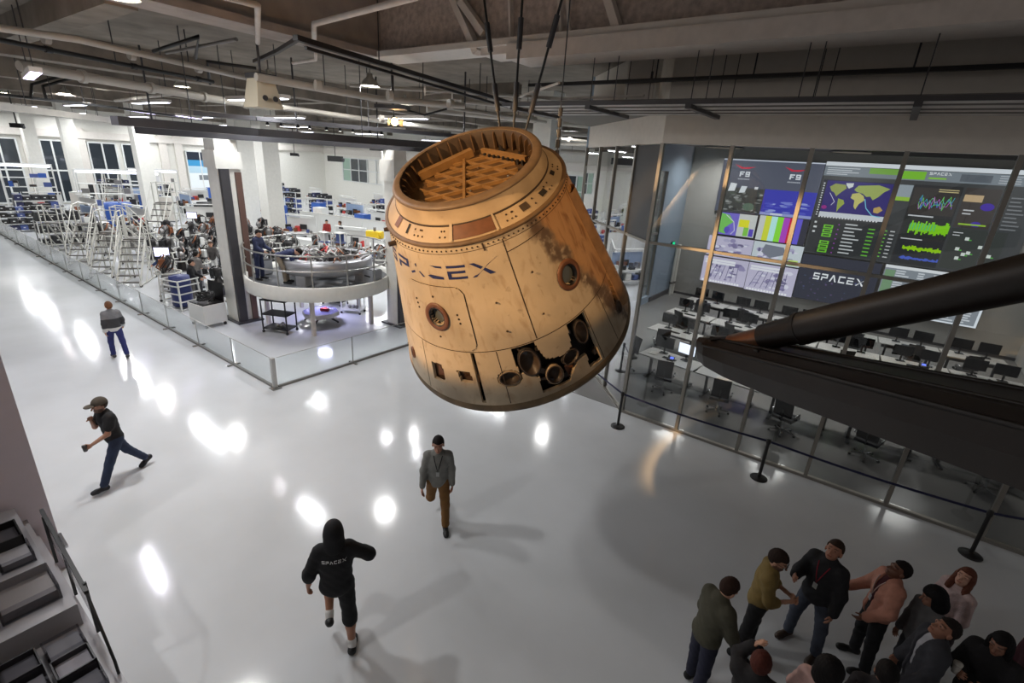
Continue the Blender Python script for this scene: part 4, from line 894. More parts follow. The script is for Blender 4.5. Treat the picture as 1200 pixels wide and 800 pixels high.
P.rect(.75, 4.2, 2.2, 5.0, (40, 44, 44)); P.same([(.95 + k * .048, 4.6 - rn.uniform(.12, .3), 1.0 + k * .048, 4.6 + rn.uniform(.1, .26)) for k in range(26)], (130, 206, 24)); P.same([(.97 + k * .096, 4.5, 1.0 + k * .096, 4.75) for k in range(9)], (60, 190, 130))
P.rect(.75, 3.15, 2.2, 4.1, (42, 44, 48)); P.same([(.95 + k * .048, 3.74 - rn.uniform(.02, .1), 1.0 + k * .048, 3.74 + rn.uniform(.04, .14)) for k in range(26)], (150, 206, 20)); P.same([(.95 + k * .048, 3.36 - rn.uniform(.02, .07), 1.0 + k * .048, 3.36 + rn.uniform(.02, .09)) for k in range(26)], (74, 96, 196)); P.lines(.8, 1.6, 4.98, 5.08, 1, (200, 202, 206), .5); P.lines(.8, 1.5, 4.08, 4.16, 1, (200, 202, 206), .5)
P.rect(2.28, 4.75, 3.3, 6.2, (62, 56, 54)); P.rect(2.3, 5.7, 2.85, 5.95, (196, 168, 130)); P.ell(3.05, 5.55, .2, .14, (66, 40, 160)); P.ell(2.9, 4.9, .15, .1, (66, 40, 160)); P.lines(2.4, 2.8, 5.2, 5.45, 2, (196, 196, 200), .4, rn); P.lines(2.4, 3.2, 4.8, 4.95, 1, (150, 190, 60), .4)
P.lines(3.36, 3.5, 4.75, 6.1, 11, (226, 228, 230), .6); P.lines(3.6, 4.1, 4.75, 6.0, 9, (120, 122, 126), .35, rn); P.rect(2.28, 3.15, 3.9, 4.7, (56, 60, 58)); P.same([(2.35 + rn.uniform(0, 1.4), 3.2 + k * .11, 0, 0) for k in range(0)], (0, 0, 0))
for k in range(9): a, b = rn.uniform(2.4, 3.7), rn.uniform(3.25, 4.5); P.rect(a, b, a + .12, b + .12, (214, 220, 214)); P.rect(a + .12, b, a + .2, b + .04, (90, 180, 70))
P.lines(2.35, 2.7, 4.4, 4.6, 2, (206, 206, 210), .3, rn); P.build('picture', s)
# 6 logo screen
s = screen('dark starry screen with a white company logotype', -2.46, .95, .5, 2.98); P = Print(YS)
P.rect(-2.46, .95, .5, 2.98, (50, 52, 66)); 
for k in range(40): P.ell(rn.uniform(-2.3, .3), rn.uniform(1.0, 2.2), rn.uniform(.01, .05), rn.uniform(.01, .04), rn.choice([(84, 88, 130), (96, 80, 120), (70, 84, 110)]), 6)
P.logo(-1.85, .15, 1.92, 2.22, (236, 238, 242)); P.build('picture', s)
# 7 table screen
s = screen('pale spreadsheet screen at the lower right of the screen wall', .62, 1.0, 4.05, 3.0); P = Print(YS)
P.rect(.62, 1.0, 4.05, 3.0, (134, 140, 148)); P.rect(.62, 2.88, 4.05, 3.0, (226, 228, 232)); P.rect(3.97, 1.0, 4.05, 3.0, (226, 232, 240)); P.rect(.62, 1.0, 4.05, 1.06, (226, 232, 240)); P.rect(.66, 1.1, 1.0, 2.8, (118, 150, 116))
for (a, b) in ((1.02, 1.5), (1.75, 2.05), (2.25, 2.5), (2.7, 3.3), (3.45, 3.8)): P.lines(a, b, 1.1, 2.84, 18, (206, 210, 216), .55, rn)
P.build('picture', s)

# ------------------------------------------------------------------ control desks, chairs, monitors
DTOP = mat('desk_top_white', (188, 186, 182), .4); DLEG = mat('desk_leg_grey', (74, 74, 76), .5); MON = mat('monitor_black', (14, 14, 16), .25); CHM = mat('chair_mesh_black', (26, 26, 28), .7); LEDGE = mat('desk_screen_dark', (40, 40, 44), .6)
def make_desk(wd=1.75, dp=.85):
    t = thing('control_desk', '', 'desk')
    MB().box((0, 0, .725), (wd, dp, .035)).build('worktop', DTOP, t)
    for s_ in (-1, 1):
        MB().box((s_ * (wd / 2 - .25), 0, .38), (.07, .07, .68)).build('leg', DLEG, t); MB().box((s_ * (wd / 2 - .25), 0, .03), (.08, .66, .05)).build('foot', DLEG, t)
    MB().box((0, dp / 2 - .05, .55), (wd - .3, .02, .3)).build('modesty_panel', DLEG, t)
    MB().box((0, -.12, .752), (.42, .14, .02)).build('keyboard_tray', MON, t)
    return t
def make_monitor(lit=None):
    t = thing('monitor', '', 'monitor')
    MB().box((0, 0, .01), (.24, .18, .02)).build('base', MON, t); MB().box((0, .03, .14), (.05, .03, .26)).build('stand', MON, t)
    p = MB().box((0, 0, .36), (.56, .035, .34)).build('panel', MON, t)
    MB().quad((-.265, -.0185, .205), (.265, -.0185, .205), (.265, -.0185, .515), (-.265, -.0185, .515)).build('screen', lit or mat('screen_off', (18, 19, 22), .12), p); return t
def make_chair():
    t = thing('office_chair', '', 'chair')
    MB().box((0, 0, .46), (.48, .46, .07)).build('seat', CHM, t)
    mb = MB(); 
    for i in range(6):
        for j in range(7):
            x = -.22 + .44 * i / 5; z = .56 + .52 * j / 6; mb.v.append((x, -.24 + .25 * (x * x) - .08 * ((j / 6) ** 2), z))
    n_ = len(mb.v); mb.v += [(x, y - .035, z) for x, y, z in mb.v]
    for i in range(5):
        for j in range(6):
            a = i * 7 + j; q = (a, a + 7, a + 8, a + 1); mb.f += [q, tuple(k + n_ for k in reversed(q))]; mb.sm += [True, True]; mb.mi += [0, 0]; mb.col += [None, None]
    mb.build('backrest', CHM, t); MB().bar((0, -.22, .42), (0, -.27, .75), .06, .03).build('back_support', DLEG, t)
    for s_ in (-1, 1): MB().tube([(s_ * .26, .02, .46), (s_ * .29, .02, .64), (s_ * .29, -.16, .65), (s_ * .27, -.2, .6)], .018, 6).build('armrest', CHROME, t)
    MB().cyl((0, 0, .1), (0, 0, .43), .03, n=8).build('post', CHROME, t)
    for k in range(5):
        a = 2 * pi * k / 5; MB().bar((0, 0, .1), (.29 * cos(a), .29 * sin(a), .07), .04, .03).build('base_leg', CHROME, t); MB().sphere((.3 * cos(a), .3 * sin(a), .035), .035, 8, 6).build('caster', BLACK, t)
    return t
desk0, mon0, chair0 = make_desk(), make_monitor(), make_chair()
LIT = emat('lit_screen_white', (226, 234, 255), 2.2); monL = make_monitor(LIT); used = {}
def put(proto, loc, rz, label, group):
    k = proto.name
    if k not in used: used[k] = 1; proto.location = loc; proto.rotation_euler = (0, 0, rz); tag(proto, label, None, group); return proto
    return copy_tree(proto, loc, rz, label, group)
for i, (x, y, lb) in enumerate(((-2.5, 15.4, 'added round fill lamp over the left desks of the control room'), (1.6, 16.2, 'added round fill lamp over the middle desks of the control room'), (-3.0, 21.0, 'added round fill lamp near the screen wall'), (2.8, 21.5, 'added round fill lamp over the far right desks'), (-5.8, 18.4, 'added round fill lamp beside the blue grey side wall'), (-.2, 18.6, 'added round fill lamp in the centre of the control room'), (-6.4, 24.3, 'added round fill lamp in the corner by the white pipes'), (-1.5, 24.4, 'added round fill lamp close to the logo screen'), (3.6, 24.2, 'added round fill lamp close to the spreadsheet screen'))):
    t = thing('added_fill_lamp', lb, 'lamp', (x, y, 7.2)); MB().lathe([(.84, 0), (.86, .04), (.7, .1), (.001, .1)], 28).build('rim', DARK, t); MB().lathe([(.001, .012), (.8, .012)], 28).build('diffuser', emat('added_lamp_face', (255, 240, 220), .15), t); area('added_fill_light', t, (0, 0, .008), 1.6, (70, 40, 60, 35, 70, 50, 120, 110, 70)[i], (1, .97, .94), shape='DISK', spread=radians(84 if i < 6 else 150))  # lamps added only to brighten the dark control room
rows = [(13.98, [-4.1, -2.3, -.5, 1.3, 3.1], 'the front desk row'), (16.7, [-4.9, -3.1, -1.3, .5, 2.3, 4.1], 'the second desk row'), (19.4, [-5.2, -3.4, -1.6, .2, 2.0, 3.8], 'the third desk row'), (21.9, [-5.3, -3.5, -1.7, .1, 1.9, 3.7], 'the screen-side desk row')]
r_ = random.Random(5)
ORD = ['first', 'second', 'third', 'fourth', 'fifth', 'sixth', 'seventh', 'eighth', 'ninth', 'tenth', 'eleventh', 'twelfth']
for ri, (y, xs, nm) in enumerate(rows):
    km = 0
    for i, x in enumerate(xs):
        yy = y + .02 * (x + .5) ** 2 * (1 if ri == 0 else .6); rz = .04 * (x + .5) * (1 if ri == 0 else .6)
        put(desk0, (x, yy, .012), rz, 'white topped control desk, %s from the angled glass corner in %s' % (ORD[i], nm), 'control desks in ' + nm)
        for s_ in (-.36, .36):
            if ri == 0 and ((i == 0 and s_ > 0) or (i == 1 and s_ < 0)): m_, lb, gr = monL, 'monitor with a bright white screen on the %s desk of the front row' % ORD[i], 'lit monitors on the front desk row'
            else: m_, lb, gr = mon0, 'switched-off black monitor, %s from the angled glass on %s' % (ORD[km], nm), 'dark monitors on ' + nm
            if ri == 0 and i in (2, 4) and s_ > 0: continue
            km += m_ is mon0
            c, s2 = cos(rz), sin(rz); dx, dy = s_, .2
            put(m_, (x + dx * c - dy * s2, yy + dx * s2 + dy * c, .757), rz + r_.uniform(-.12, .12) - s_ * .3, lb, gr)
        cx = x + r_.uniform(-.25, .25)
        put(chair0, (cx, yy - .78 - r_.uniform(0, .15), .012), r_.uniform(-.6, .6), 'black mesh office chair, %s from the angled glass at %s' % (ORD[i], nm), 'office chairs at ' + nm)
put(chair0, (-5.45, 14.1, .012), 2.6, 'lone black mesh office chair by the angled glass corner', None)
# small glowing phones and papers on the front desks
for i, (px, py) in enumerate(((787, 415), (932, 463), (1019, 487), (1081, 429), (942, 405))):
    yr = (14.05, 13.95, 14.0, 19.5, 16.75)[i]; p = pl(px, py, 1, yr); t = thing('desk_phone', ['desk phone with a small blue screen beside the lit monitors', 'desk phone with a violet screen by the second mullion', 'desk phone with a bright blue screen by the green lamp', 'desk phone with a blue screen on a far right desk', 'desk phone with a dim blue screen behind the strut'][i], 'phone', (p.x, yr, .758))
    MB().add([(-.1, -.09, 0), (.1, -.09, 0), (.1, .09, 0), (-.1, .09, 0), (-.1, -.09, .02), (.1, -.09, .02), (.1, .09, .1), (-.1, .09, .1)], [(3, 2, 1, 0), (4, 5, 6, 7), (0, 1, 5, 4), (1, 2, 6, 5), (2, 3, 7, 6), (3, 0, 4, 7)]).build('case', MON, t)
    MB().quad((-.03, -.02, .054), (.08, -.02, .054), (.08, .07, .094), (-.03, .07, .094)).build('screen', emat('phone_blue', (110, 130, 255), 2.0), t); MB().bar((-.07, -.07, .05), (-.07, .07, .11), .04, .03).build('handset', BLACK, t)
for i, (px, py) in enumerate(((845, 445), (1003, 478), (1030, 487), (1056, 498), (985, 478), (768, 412))):
    p = gp(px, py, .77); p.y = max(13.75, min(14.25, p.y)); t = thing('desk_paper', ['white paper pile on the front desk left of the mullion', 'white notebook under the landing leg', 'green cased device on the front desk', 'sheet of paper beside the green cased device', 'folded leaflet beside the white notebook', 'paper sheet at the desk end near the angled glass'][i], 'paper', (p.x, p.y, .758))
    MB().box((0, 0, .008), (.3, .21, .016), rz=.3 * i).build('sheet', WHITE if i != 2 else mat('green_case', (90, 150, 50), .5), t); MB().box((.02, .01, .02), (.27, .19, .006), rz=.3 * i + .1).build('sheet', OFFW if i != 2 else BLACK, t)
# ------------------------------------------------------------------ glass barriers around the factory
FG = glass_mat('barrier_glass', (.94, .96, .96), 1.45, 0, 1.2); CHAN = mat('barrier_channel', (132, 130, 126), .4, .4)
def barrier(label, a, b, n, h=.86, end=True):
    a, b = Vector((*a, 0)), Vector((*b, 0)); t = thing('glass_barrier', label, 'barrier', a); d = (b - a) / n; u = d.normalized(); nrm = Vector((-u.y, u.x, 0))
    MB().bar((0, 0, .03), b - a + Vector((0, 0, .03)), .07, .06).build('base_channel', CHAN, t)
    for i in range(n):
        p, q = d * i + u * .015, d * (i + 1) - u * .015; k = nrm * .006
        vs = [p - k, q - k, q + k, p + k]; pane = MB().add([Vector((v.x, v.y, .05)) for v in vs] + [Vector((v.x, v.y, h)) for v in vs], [(3, 2, 1, 0), (4, 5, 6, 7), (0, 1, 5, 4), (1, 2, 6, 5), (2, 3, 7, 6), (3, 0, 4, 7)]).build('glass_pane', FG, t)
        MB().bar(p + Vector((0, 0, h)), q + Vector((0, 0, h)), .016, .012).build('top_edge', ALU, t)
        if i: MB().bar(d * i + Vector((0, 0, .02)), d * i + Vector((0, 0, h)), .022, .03).build('joint_clip', ALU, t); MB().bar(d * i - nrm * .18 + Vector((0, 0, .02)), d * i + nrm * .18 + Vector((0, 0, .02)), .06, .03).build('foot', CHAN, t)
    return t
bl = barrier('long low glass barrier between the walkway and the rolling stairs', (-11.93, 6.0), (-43.5, 6.0), 14)
barrier('short low glass barrier running from the corner post past the round platform', (-11.93, 6.09), (-11.86, 13.2), 3)
MB().box((0, 0, .44), (.1, .1, .88)).build('corner_post', ALU, bl); MB().box((0, 0, .01), (.24, .24, .02)).build('base_plate', CHAN, bl)

# ------------------------------------------------------------------ rope stanchions in front of the control room
NAVY = mat('navy_belt', (22, 26, 66), .6); ST = [Vector((-6.85, 12.55, 0)), Vector((-4.03, 10.52, 0)), Vector((-.735, 10.58, 0)), Vector((2.77, 10.66, 0)), Vector((4.35, 12.3 - .75, 0))]
SL = ['black belt stanchion hidden behind the capsule by the angled glass', 'black belt stanchion at the corner of the angled glass', 'black belt stanchion in the middle of the glass front', 'black belt stanchion nearest the visitors', 'black belt stanchion at the far end of the glass front']
for i, p in enumerate(ST):
    t = thing('stanchion', SL[i], 'stanchion', p)
    MB().lathe([(.001, .0), (.175, .0), (.175, .015), (.14, .035), (.05, .05), (.035, .06)], 24).build('base', BLACK, t); MB().cyl((0, 0, .05), (0, 0, .9), .033, n=12).build('post', BLACK, t); MB().lathe([(.045, .86), (.045, .95), (.03, .965), (.001, .965)], 14).build('cassette', BLACK, t)
    if i:
        q = ST[i - 1]; b = thing('belt', 'navy blue belt stretched from the ' + SL[i].replace('black belt ', '') if i > 1 else 'navy blue belt running along the angled glass', 'belt', q); d = p - q; L_ = [d * f + Vector((0, 0, .915 - .05 * sin(pi * f))) for f in np.linspace(.05 / d.length, 1 - .05 / d.length, 13)]
        mb = MB(); vs = []
        for v in L_: vs += [v + Vector((0, 0, -.024)), v + Vector((0, 0, .024))]
        nn = Vector((-d.y, d.x, 0)).normalized() * .002; m_ = len(vs); mb.add([v - nn for v in vs] + [v + nn for v in vs], [(2 * k, 2 * k + 2, 2 * k + 3, 2 * k + 1) for k in range(12)] + [(m_ + 2 * k + 1, m_ + 2 * k + 3, m_ + 2 * k + 2, m_ + 2 * k) for k in range(12)] + [(2 * k, m_ + 2 * k, m_ + 2 * k + 2, 2 * k + 2) for k in range(12)] + [(2 * k + 1, 2 * k + 3, m_ + 2 * k + 3, m_ + 2 * k + 1) for k in range(12)]); mb.build('webbing', NAVY, b)

# ------------------------------------------------------------------ dark landing leg hung in front of the glass
LEGM = mat('dark_composite', (34, 27, 22), .45, noise=.2, scale=4); LEGD = mat('dark_composite_side', (28, 22, 18), .5, noise=.2, scale=4)
def at(px, py, dist):
    r = ray(px, py); r /= np.linalg.norm(r); return Vector((0, 0, CAM_H)) + Vector(r) * dist
tip = at(822, 402, 6.2); root = at(1330, 524, 4.5)
leg = thing('rocket_landing_gear', 'huge dark rocket landing gear with blunt foot and telescopic strut hung above the visitors', 'landing gear', tip)
ax_ = (root - tip); Ltot = ax_.length; ux = ax_.normalized(); uz = (Vector((0, 0, 1)) - ux * ux.z).normalized(); uy = uz.cross(ux)
# sections along the leg: (fraction, half width, height above, depth below)
secs = [(-.005, .02, .02, .04), (.005, .10, .07, .10), (.03, .17, .10, .15), (.08, .23, .12, .20), (.18, .28, .13, .24), (.4, .33, .14, .28), (.7, .38, .15, .31), (1.0, .42, .16, .34), (1.5, .48, .18, .38)]
prof = lambda hw, up, dn: [(-hw, up * .55), (-hw * .82, up), (hw * .82, up), (hw, up * .55), (hw, -dn * .35), (hw * .86, -dn), (-hw * .86, -dn), (-hw, -dn * .35)]
mb = MB(); V_ = []
for f_, hw, up, dn in secs:
    for a, b in prof(hw, up, dn): V_.append(ux * (Ltot * f_) + uy * a + uz * b)
mb.add(V_, [(8 * i + k, 8 * i + (k + 1) % 8, 8 * (i + 1) + (k + 1) % 8, 8 * (i + 1) + k) for i in range(len(secs) - 1) for k in range(8)] + [tuple(range(7, -1, -1)), tuple(8 * (len(secs) - 1) + k for k in range(8))]); mb.build('leg_body', LEGM, leg)
for s_ in (-1, 1):
    mb = MB(); P1 = [ux * (Ltot * f_) + uy * (s_ * hw * 1.015) + uz * (up * .45) for f_, hw, up, dn in secs[3:]]; mb.tube(P1, .022, 6); mb.build('edge_rib', LEGD, leg)
    mb = MB(); P1 = [ux * (Ltot * f_) + uy * (s_ * hw * .55) + uz * (up * 1.01) for f_, hw, up, dn in secs[3:]]; mb.tube(P1, .018, 6); mb.build('edge_rib', LEGD, leg)
for f_ in (.12, .3, .5, .72, .95): MB().bar(ux * (Ltot * f_) - uy * .28 + uz * .13, ux * (Ltot * f_) + uy * .28 + uz * .13, .05, .02).build('cross_strap', LEGD, leg)
A_ = at(858, 403, 5.86); B_ = at(1330, 296, 4.4); d = B_ - A_; u_ = d.normalized()
strut = bpy.data.objects.new('telescopic_strut', None); COL.objects.link(strut); strut.parent = leg; strut.location = A_ - tip; strut['label'] = 'telescopic strut with coppery piston'
MB().cyl((0, 0, 0), d * .17, .105, n=28).build('piston', mat('copper_piston', (150, 108, 84), .28, .6, noise=.2), strut)
MB().cyl(d * .145, d * .30, .13, .14, n=28).build('lower_sleeve', LEGM, strut); MB().cyl(d * .285, d * .3, .158, n=28).build('sleeve_collar', LEGD, strut); MB().cyl(d * .29, d * 1.35, .152, .156, n=28).build('upper_tube', LEGM, strut); MB().cyl(d * 1.34, d * 1.37, .18, n=28).build('end_collar', LEGD, strut)
MB().sphere((0, 0, -.02), .11, 14, 8).build('ball_joint', LEGD, strut)
for i, (p, z1, lb) in enumerate(((tip + ux * Ltot * 1.15 + uz * .16, 11, 'wire rope holding up the wide end of the landing gear'), (A_ + d * 1.2 + Vector((0, 0, .2)), 11, 'wire rope holding up the telescopic strut'))):
    t = thing('wire_rope', lb, 'cable', p); MB().cyl((0, 0, 0), (0, 0, z1 - p.z), .014, n=6).build('wire', BLACK, t); MB().cyl((0, 0, 0), (0, 0, .2), .03, n=8).build('shackle', DARK, t)

# ------------------------------------------------------------------ kiosk counter at lower left, seen from above
KW = mat('kiosk_white', (172, 170, 174), .4); KG = mat('kiosk_grey', (150, 148, 152), .5); ACR = glass_mat('acrylic', (.8, .8, .82), 1.45, .05, 1.0); KD = mat('kiosk_dark', (62, 60, 64), .4)
k = thing('kiosk_counter', 'white service counter with stepped bins beneath the grey wall end', 'counter', (-6.3, -.2, 0))
MB().bb((-2.1, -1.2, 0), (1.3, .86, .78)).build('body', KW, k)
MB().add([(1.3, -1.2, .0), (1.62, -1.2, .0), (1.62, .6, .0), (1.3, .86, .0), (1.3, -1.2, .8), (1.62, -1.2, .8), (1.62, .6, .8), (1.3, .86, .8)], [(3, 2, 1, 0), (4, 5, 6, 7), (0, 1, 5, 4), (1, 2, 6, 5), (2, 3, 7, 6), (3, 0, 4, 7)]).build('corner_unit', KW, k)
MB().bb((-2.1, -1.2, .78), (.05, .8, 1.08)).build('raised_step', KW, k); MB().bb((-2.1, -1.2, 1.08), (-.62, .72, 1.32)).build('raised_step', KG, k)
MB().bar((-1.45, .9, 1.52), (.42, .86, 1.46), .04, .04).build('guard_rail', BLACK, k)
for gx in (-1.3, -.5, .3): MB().bar((gx, .87, .78), (gx, .88, 1.5), .03, .03).build('guard_post', BLACK, k)
MB().add([(-1.4, .88, 1.2), (.4, .85, 1.1), (.4, .85, 1.44), (-1.4, .88, 1.5)], [(0, 1, 2, 3), (3, 2, 1, 0)]).build('guard_panel', ACR, k); MB().bar((-.75, .92, 1.53), (-.45, .915, 1.52), .03, .03).build('guard_clip', CHROME, k)
MB().tube([(.42, .86, 1.44), (.85, .84, 1.2), (1.02, .84, .95), (1.04, .84, .78)], .014, 6).build('wire_guard', BLACK, k)
def kbin(x, y, z, sx, sy, sz, label, m, content=None):
    t = thing('display_bin', label, 'bin', (x, y, z)); w_ = .015
    mb = MB().box((0, 0, w_ / 2), (sx, sy, w_)); 
    for s_ in (-1, 1): mb.box((s_ * (sx / 2 - w_ / 2), 0, sz / 2), (w_, sy, sz)).box((0, s_ * (sy / 2 - w_ / 2), sz / 2), (sx, w_, sz))
    mb.build('tub', m, t)
    if content: MB().box((0, 0, sz * .35), (sx - .05, sy - .05, sz * .55)).build('filling', content, t)
    return t
kbin(-7.55, .28, 1.32, .42, .34, .22, 'black vented box at the head of the kiosk', BLACK, KD)
kbin(-7.72, -.2, 1.32, .4, .55, .2, 'pale carton on the top step of the kiosk', KW, OFFW)
kbin(-7.28, -.28, 1.32, .40, .8, .16, 'dark tray on the top step of the kiosk', KD, mat('tray_fill', (28, 30, 34), .5)); kbin(-7.2, .32, 1.32, .34, .3, .14, 'clear tray at the end of the top step', ACR, KG)
kbin(-6.72, .28, 1.08, .5, .5, .2, 'clear acrylic bin with grey contents behind the guard', ACR, mat('bin_fill_a', (128, 122, 122), .6)); kbin(-6.68, -.25, 1.08, .5, .45, .2, 'clear acrylic bin with brown contents', ACR, mat('bin_fill_b', (110, 100, 96), .6)); kbin(-6.62, -.74, 1.08, .42, .4, .26, 'white carton on the middle step of the kiosk', KW, WHITE); kbin(-7.1, -.85, 1.32, .3, .3, .24, 'pale upright carton at the back of the kiosk', KW, WHITE)
for i in range(3):
    for j in range(3):
        kbin(-5.95 + i * .34, .38 - j * .36, .78, .3, .32, .17, ['dark bin at the guard end of the lowest step', 'dark bin in the middle of the lowest step', 'dark bin at the inner end of the lowest step'][j] + [' in the first row', ' in the second row', ' in the outer row'][i], KD if (i + j) % 2 else ACR, [mat('bin_fill_c', (96, 94, 100), .6), mat('bin_fill_d', (70, 68, 76), .6), mat('bin_fill_e', (130, 126, 134), .6)][(i * 2 + j) % 3])
kbin(-5.05, .18, .80, .3, .2, .08, 'dark red box lying on the counter corner', mat('dark_red', (84, 34, 38), .5), mat('dark_red', (84, 34, 38), .5)); kbin(-4.98, .42, .80, .16, .16, .12, 'small clear jar on the counter corner', ACR, OFFW)
# ------------------------------------------------------------------ round platform and what stands on and under it
PC = Vector((-16.2, 10.32, 0)); PR = 2.5
OCC = [(PC.x, PC.y, 2.75), (-18.15, 8.25, .7), (-13.9, 12, .6), (-32.6, 17.6, .85), (-39, 19.2, .9), (-44.6, 14.7, .75), (-52.6, 12.6, .7), (-56.5, 11.1, .65), (-11.8, 18.2, .7), (-41.5, 34.5, .4)]
for _q in ((234, 342), (252, 325), (270, 334), (198, 336), (385, 288), (402, 290), (228, 354), (329, 388), (246, 380), (216, 360)): _g = gp(*_q); OCC.append((_g.x, _g.y, .5))
def free(x, y, r):
    """nearest free standing place for a footprint of radius r"""
    for k_ in range(1600):
        a = k_ * 2.4; d_ = .09 * sqrt(k_) * 1.3; xx, yy = x + d_ * cos(a), y + d_ * sin(a)
        if yy < 6.1 + r or xx < -59.4 + r or yy > 39.6 - r: continue
        if all((xx - o[0]) ** 2 + (yy - o[1]) ** 2 > (r + o[2]) ** 2 for o in OCC): OCC.append((xx, yy, r)); return xx, yy
    OCC.append((x, y, r)); return x, y
rp = thing('round_platform', 'round raised work platform with white skirt and tubular railing', 'platform', PC)
MB().lathe([(PR, 1.36), (PR + .03, 1.38), (PR + .03, 1.82), (PR, 1.84), (PR - .06, 1.84), (PR - .06, 1.4), (PR, 1.36)], 72).build('skirt', WHITE, rp)
MB().lathe([(.001, 1.64), (PR - .06, 1.64), (PR - .06, 1.5), (.001, 1.5)], 64).build('deck', mat('deck_grey', (96, 98, 102), .5, noise=.2), rp)
for z in (2.36, 2.86): MB().tube([(PR * .985 * cos(a), PR * .985 * sin(a), z) for a in np.linspace(0, 2 * pi, 65)[:-1]], .028, 8, True).build('rail', ALU, rp)
for i in range(14): a = 2 * pi * (i + .5) / 14; MB().cyl((PR * .985 * cos(a), PR * .985 * sin(a), 1.8), (PR * .985 * cos(a), PR * .985 * sin(a), 2.86), .026, n=8).build('rail_post', ALU, rp)
for i in range(5): a = 2 * pi * i / 5 + .5; MB().box((1.9 * cos(a), 1.9 * sin(a), .75), (.12, .12, 1.5)).build('leg', STEELW, rp)
l = area('under_platform_light', rp, (-.1, 0, 1.42), .5, 45, (.62, .62, 1.0), shape='DISK')
lamp = MB().cyl((-.1, 0, 1.43), (-.1, 0, 1.5), .28, n=16).build('under_lamp', STEELW, rp)
METS = [mat('machined_metal', (140, 138, 136), .35, .7), mat('dark_machined', (58, 56, 56), .35, .7), mat('white_part', (214, 214, 210), .45), mat('copper_part', (150, 96, 66), .35, .7), mat('red_tag', (190, 60, 56), .6), mat('blue_part', (64, 80, 134), .5), mat('black_part', (34, 34, 36), .5)]
oc = thing('engine_ring', 'circular metal engine ring packed with pipes on the round platform', 'engine ring', (PC.x + .2, PC.y + .15, 1.64)); rr = random.Random(21)
MB().lathe([(1.55, .35), (1.62, .4), (1.62, .8), (1.55, .85), (1.3, .85), (1.25, .8), (1.25, .4), (1.3, .35), (1.55, .35)], 56).build('outer_ring', mat('ring_silver', (176, 176, 180), .35, .6), oc)
MB().lathe([(.5, .3), (.55, .75), (.3, .85), (.001, .85)], 32).build('hub', METS[1], oc)
for i in range(8):
    a = 2 * pi * i / 8; M = Matrix.Rotation(a, 4, 'Z'); MB().box((.9, 0, .55), (.8, .06, .35)).rot(M).build('spoke', METS[0], oc); MB().cyl((.95, .36, .3), (.95, .36, .95), .16, .1, n=12).rot(M).build('turbopump', METS[1 if i % 2 else 0], oc)
for i in range(60):
    a = rr.uniform(0, 2 * pi); r0 = rr.uniform(.4, 1.45); p0 = Vector((r0 * cos(a), r0 * sin(a), .8)); p1 = p0 + Vector((rr.uniform(-.4, .4), rr.uniform(-.4, .4), rr.uniform(.05, .3))); p2 = p1 + Vector((rr.uniform(-.3, .3), rr.uniform(-.3, .3), -.15))
    MB().tube([p0, p1, p2], rr.uniform(.012, .035), 6).build('feed_pipe', rr.choice(METS[:4] + [METS[4], METS[0], METS[0]]), oc)
for i in range(4): a = 2 * pi * i / 4 + .4; MB().box((1.4 * cos(a), 1.4 * sin(a), .18), (.35, .35, .36), rz=a).build('support_stand', [WHITE, KG][i % 2] if False else mat('stand_grey', (150, 150, 152), .5), oc)
def tank_frame(t, loc, w_, h_, m): pass
for i, (px, py, c, lb) in enumerate(((385, 305, 0, 'white upright tool frame on the far side of the round platform'), (410, 306, 5, 'blue and white upright tool frame on the round platform'), (338, 322, 2, 'grey equipment case on the round platform floor'), (420, 330, 1, 'rounded grey equipment case at the platform edge'))):
    p = gp(px, py, 1.64); pd = (p - PC); pd.z = 0; p = PC + pd.normalized() * 2.12; p.z = 1.64
    t = thing('tool_stand' if i < 2 else 'equipment_case', lb, 'frame' if i < 2 else 'case', p)
    if i < 2:
        for x in (-.22, .22):
            for y in (-.15, .15): MB().cyl((x, y, 0), (x, y, 1.35), .025, n=6).build('post', METS[2], t)
        for z in (.5, .95, 1.33): MB().box((0, 0, z), (.46, .32, .03)).build('shelf', METS[2] if z != .95 else METS[5], t)
        MB().box((0, 0, 1.15), (.25, .2, .3)).build('instrument', METS[5] if c == 5 else METS[2], t)
    else: MB().box((0, 0, .28), (.62, .4, .5)).build('shell', mat('case_grey', (150, 152, 156), .45), t); MB().box((0, -.21, .3), (.3, .02, .04)).build('handle', BLACK, t); MB().box((0, 0, .54), (.56, .36, .03)).build('lid', METS[1], t)
# round white table
p = gp(377, 377); t = thing('round_table', 'low white octagonal table with violet top below the platform', 'table', p)
MB().lathe([(.66, .28), (.66, .42), (.64, .44)], 8, smooth=False).build('rim', WHITE, t); MB().lathe([(.64, .43), (.001, .43)], 8).build('top', mat('violet_top', (110, 108, 150), .3), t); MB().lathe([(.64, .28), (.001, .28)], 8).build('underside', DARK, t)
for i in range(4): a = i * pi / 2 + .6; MB().bar((.2 * cos(a), .2 * sin(a), .26), (.62 * cos(a), .62 * sin(a), .05), .05, .05).build('leg', DARK, t); MB().sphere((.62 * cos(a), .62 * sin(a), .04), .04, 8, 6).build('caster', BLACK, t)
q = thing('red_tool', 'red tool lying on the low octagonal table', 'tool', p + Vector((.1, .1, .44))); MB().box((0, 0, .05), (.3, .12, .09), rz=.5).build('body', METS[4], q); MB().cyl((.1, .1, .05), (.25, .2, .06), .03, n=8).build('nozzle', METS[0], q); MB().sphere((-.1, .1, .05), .06, 8, 6).build('knob', METS[4], q)
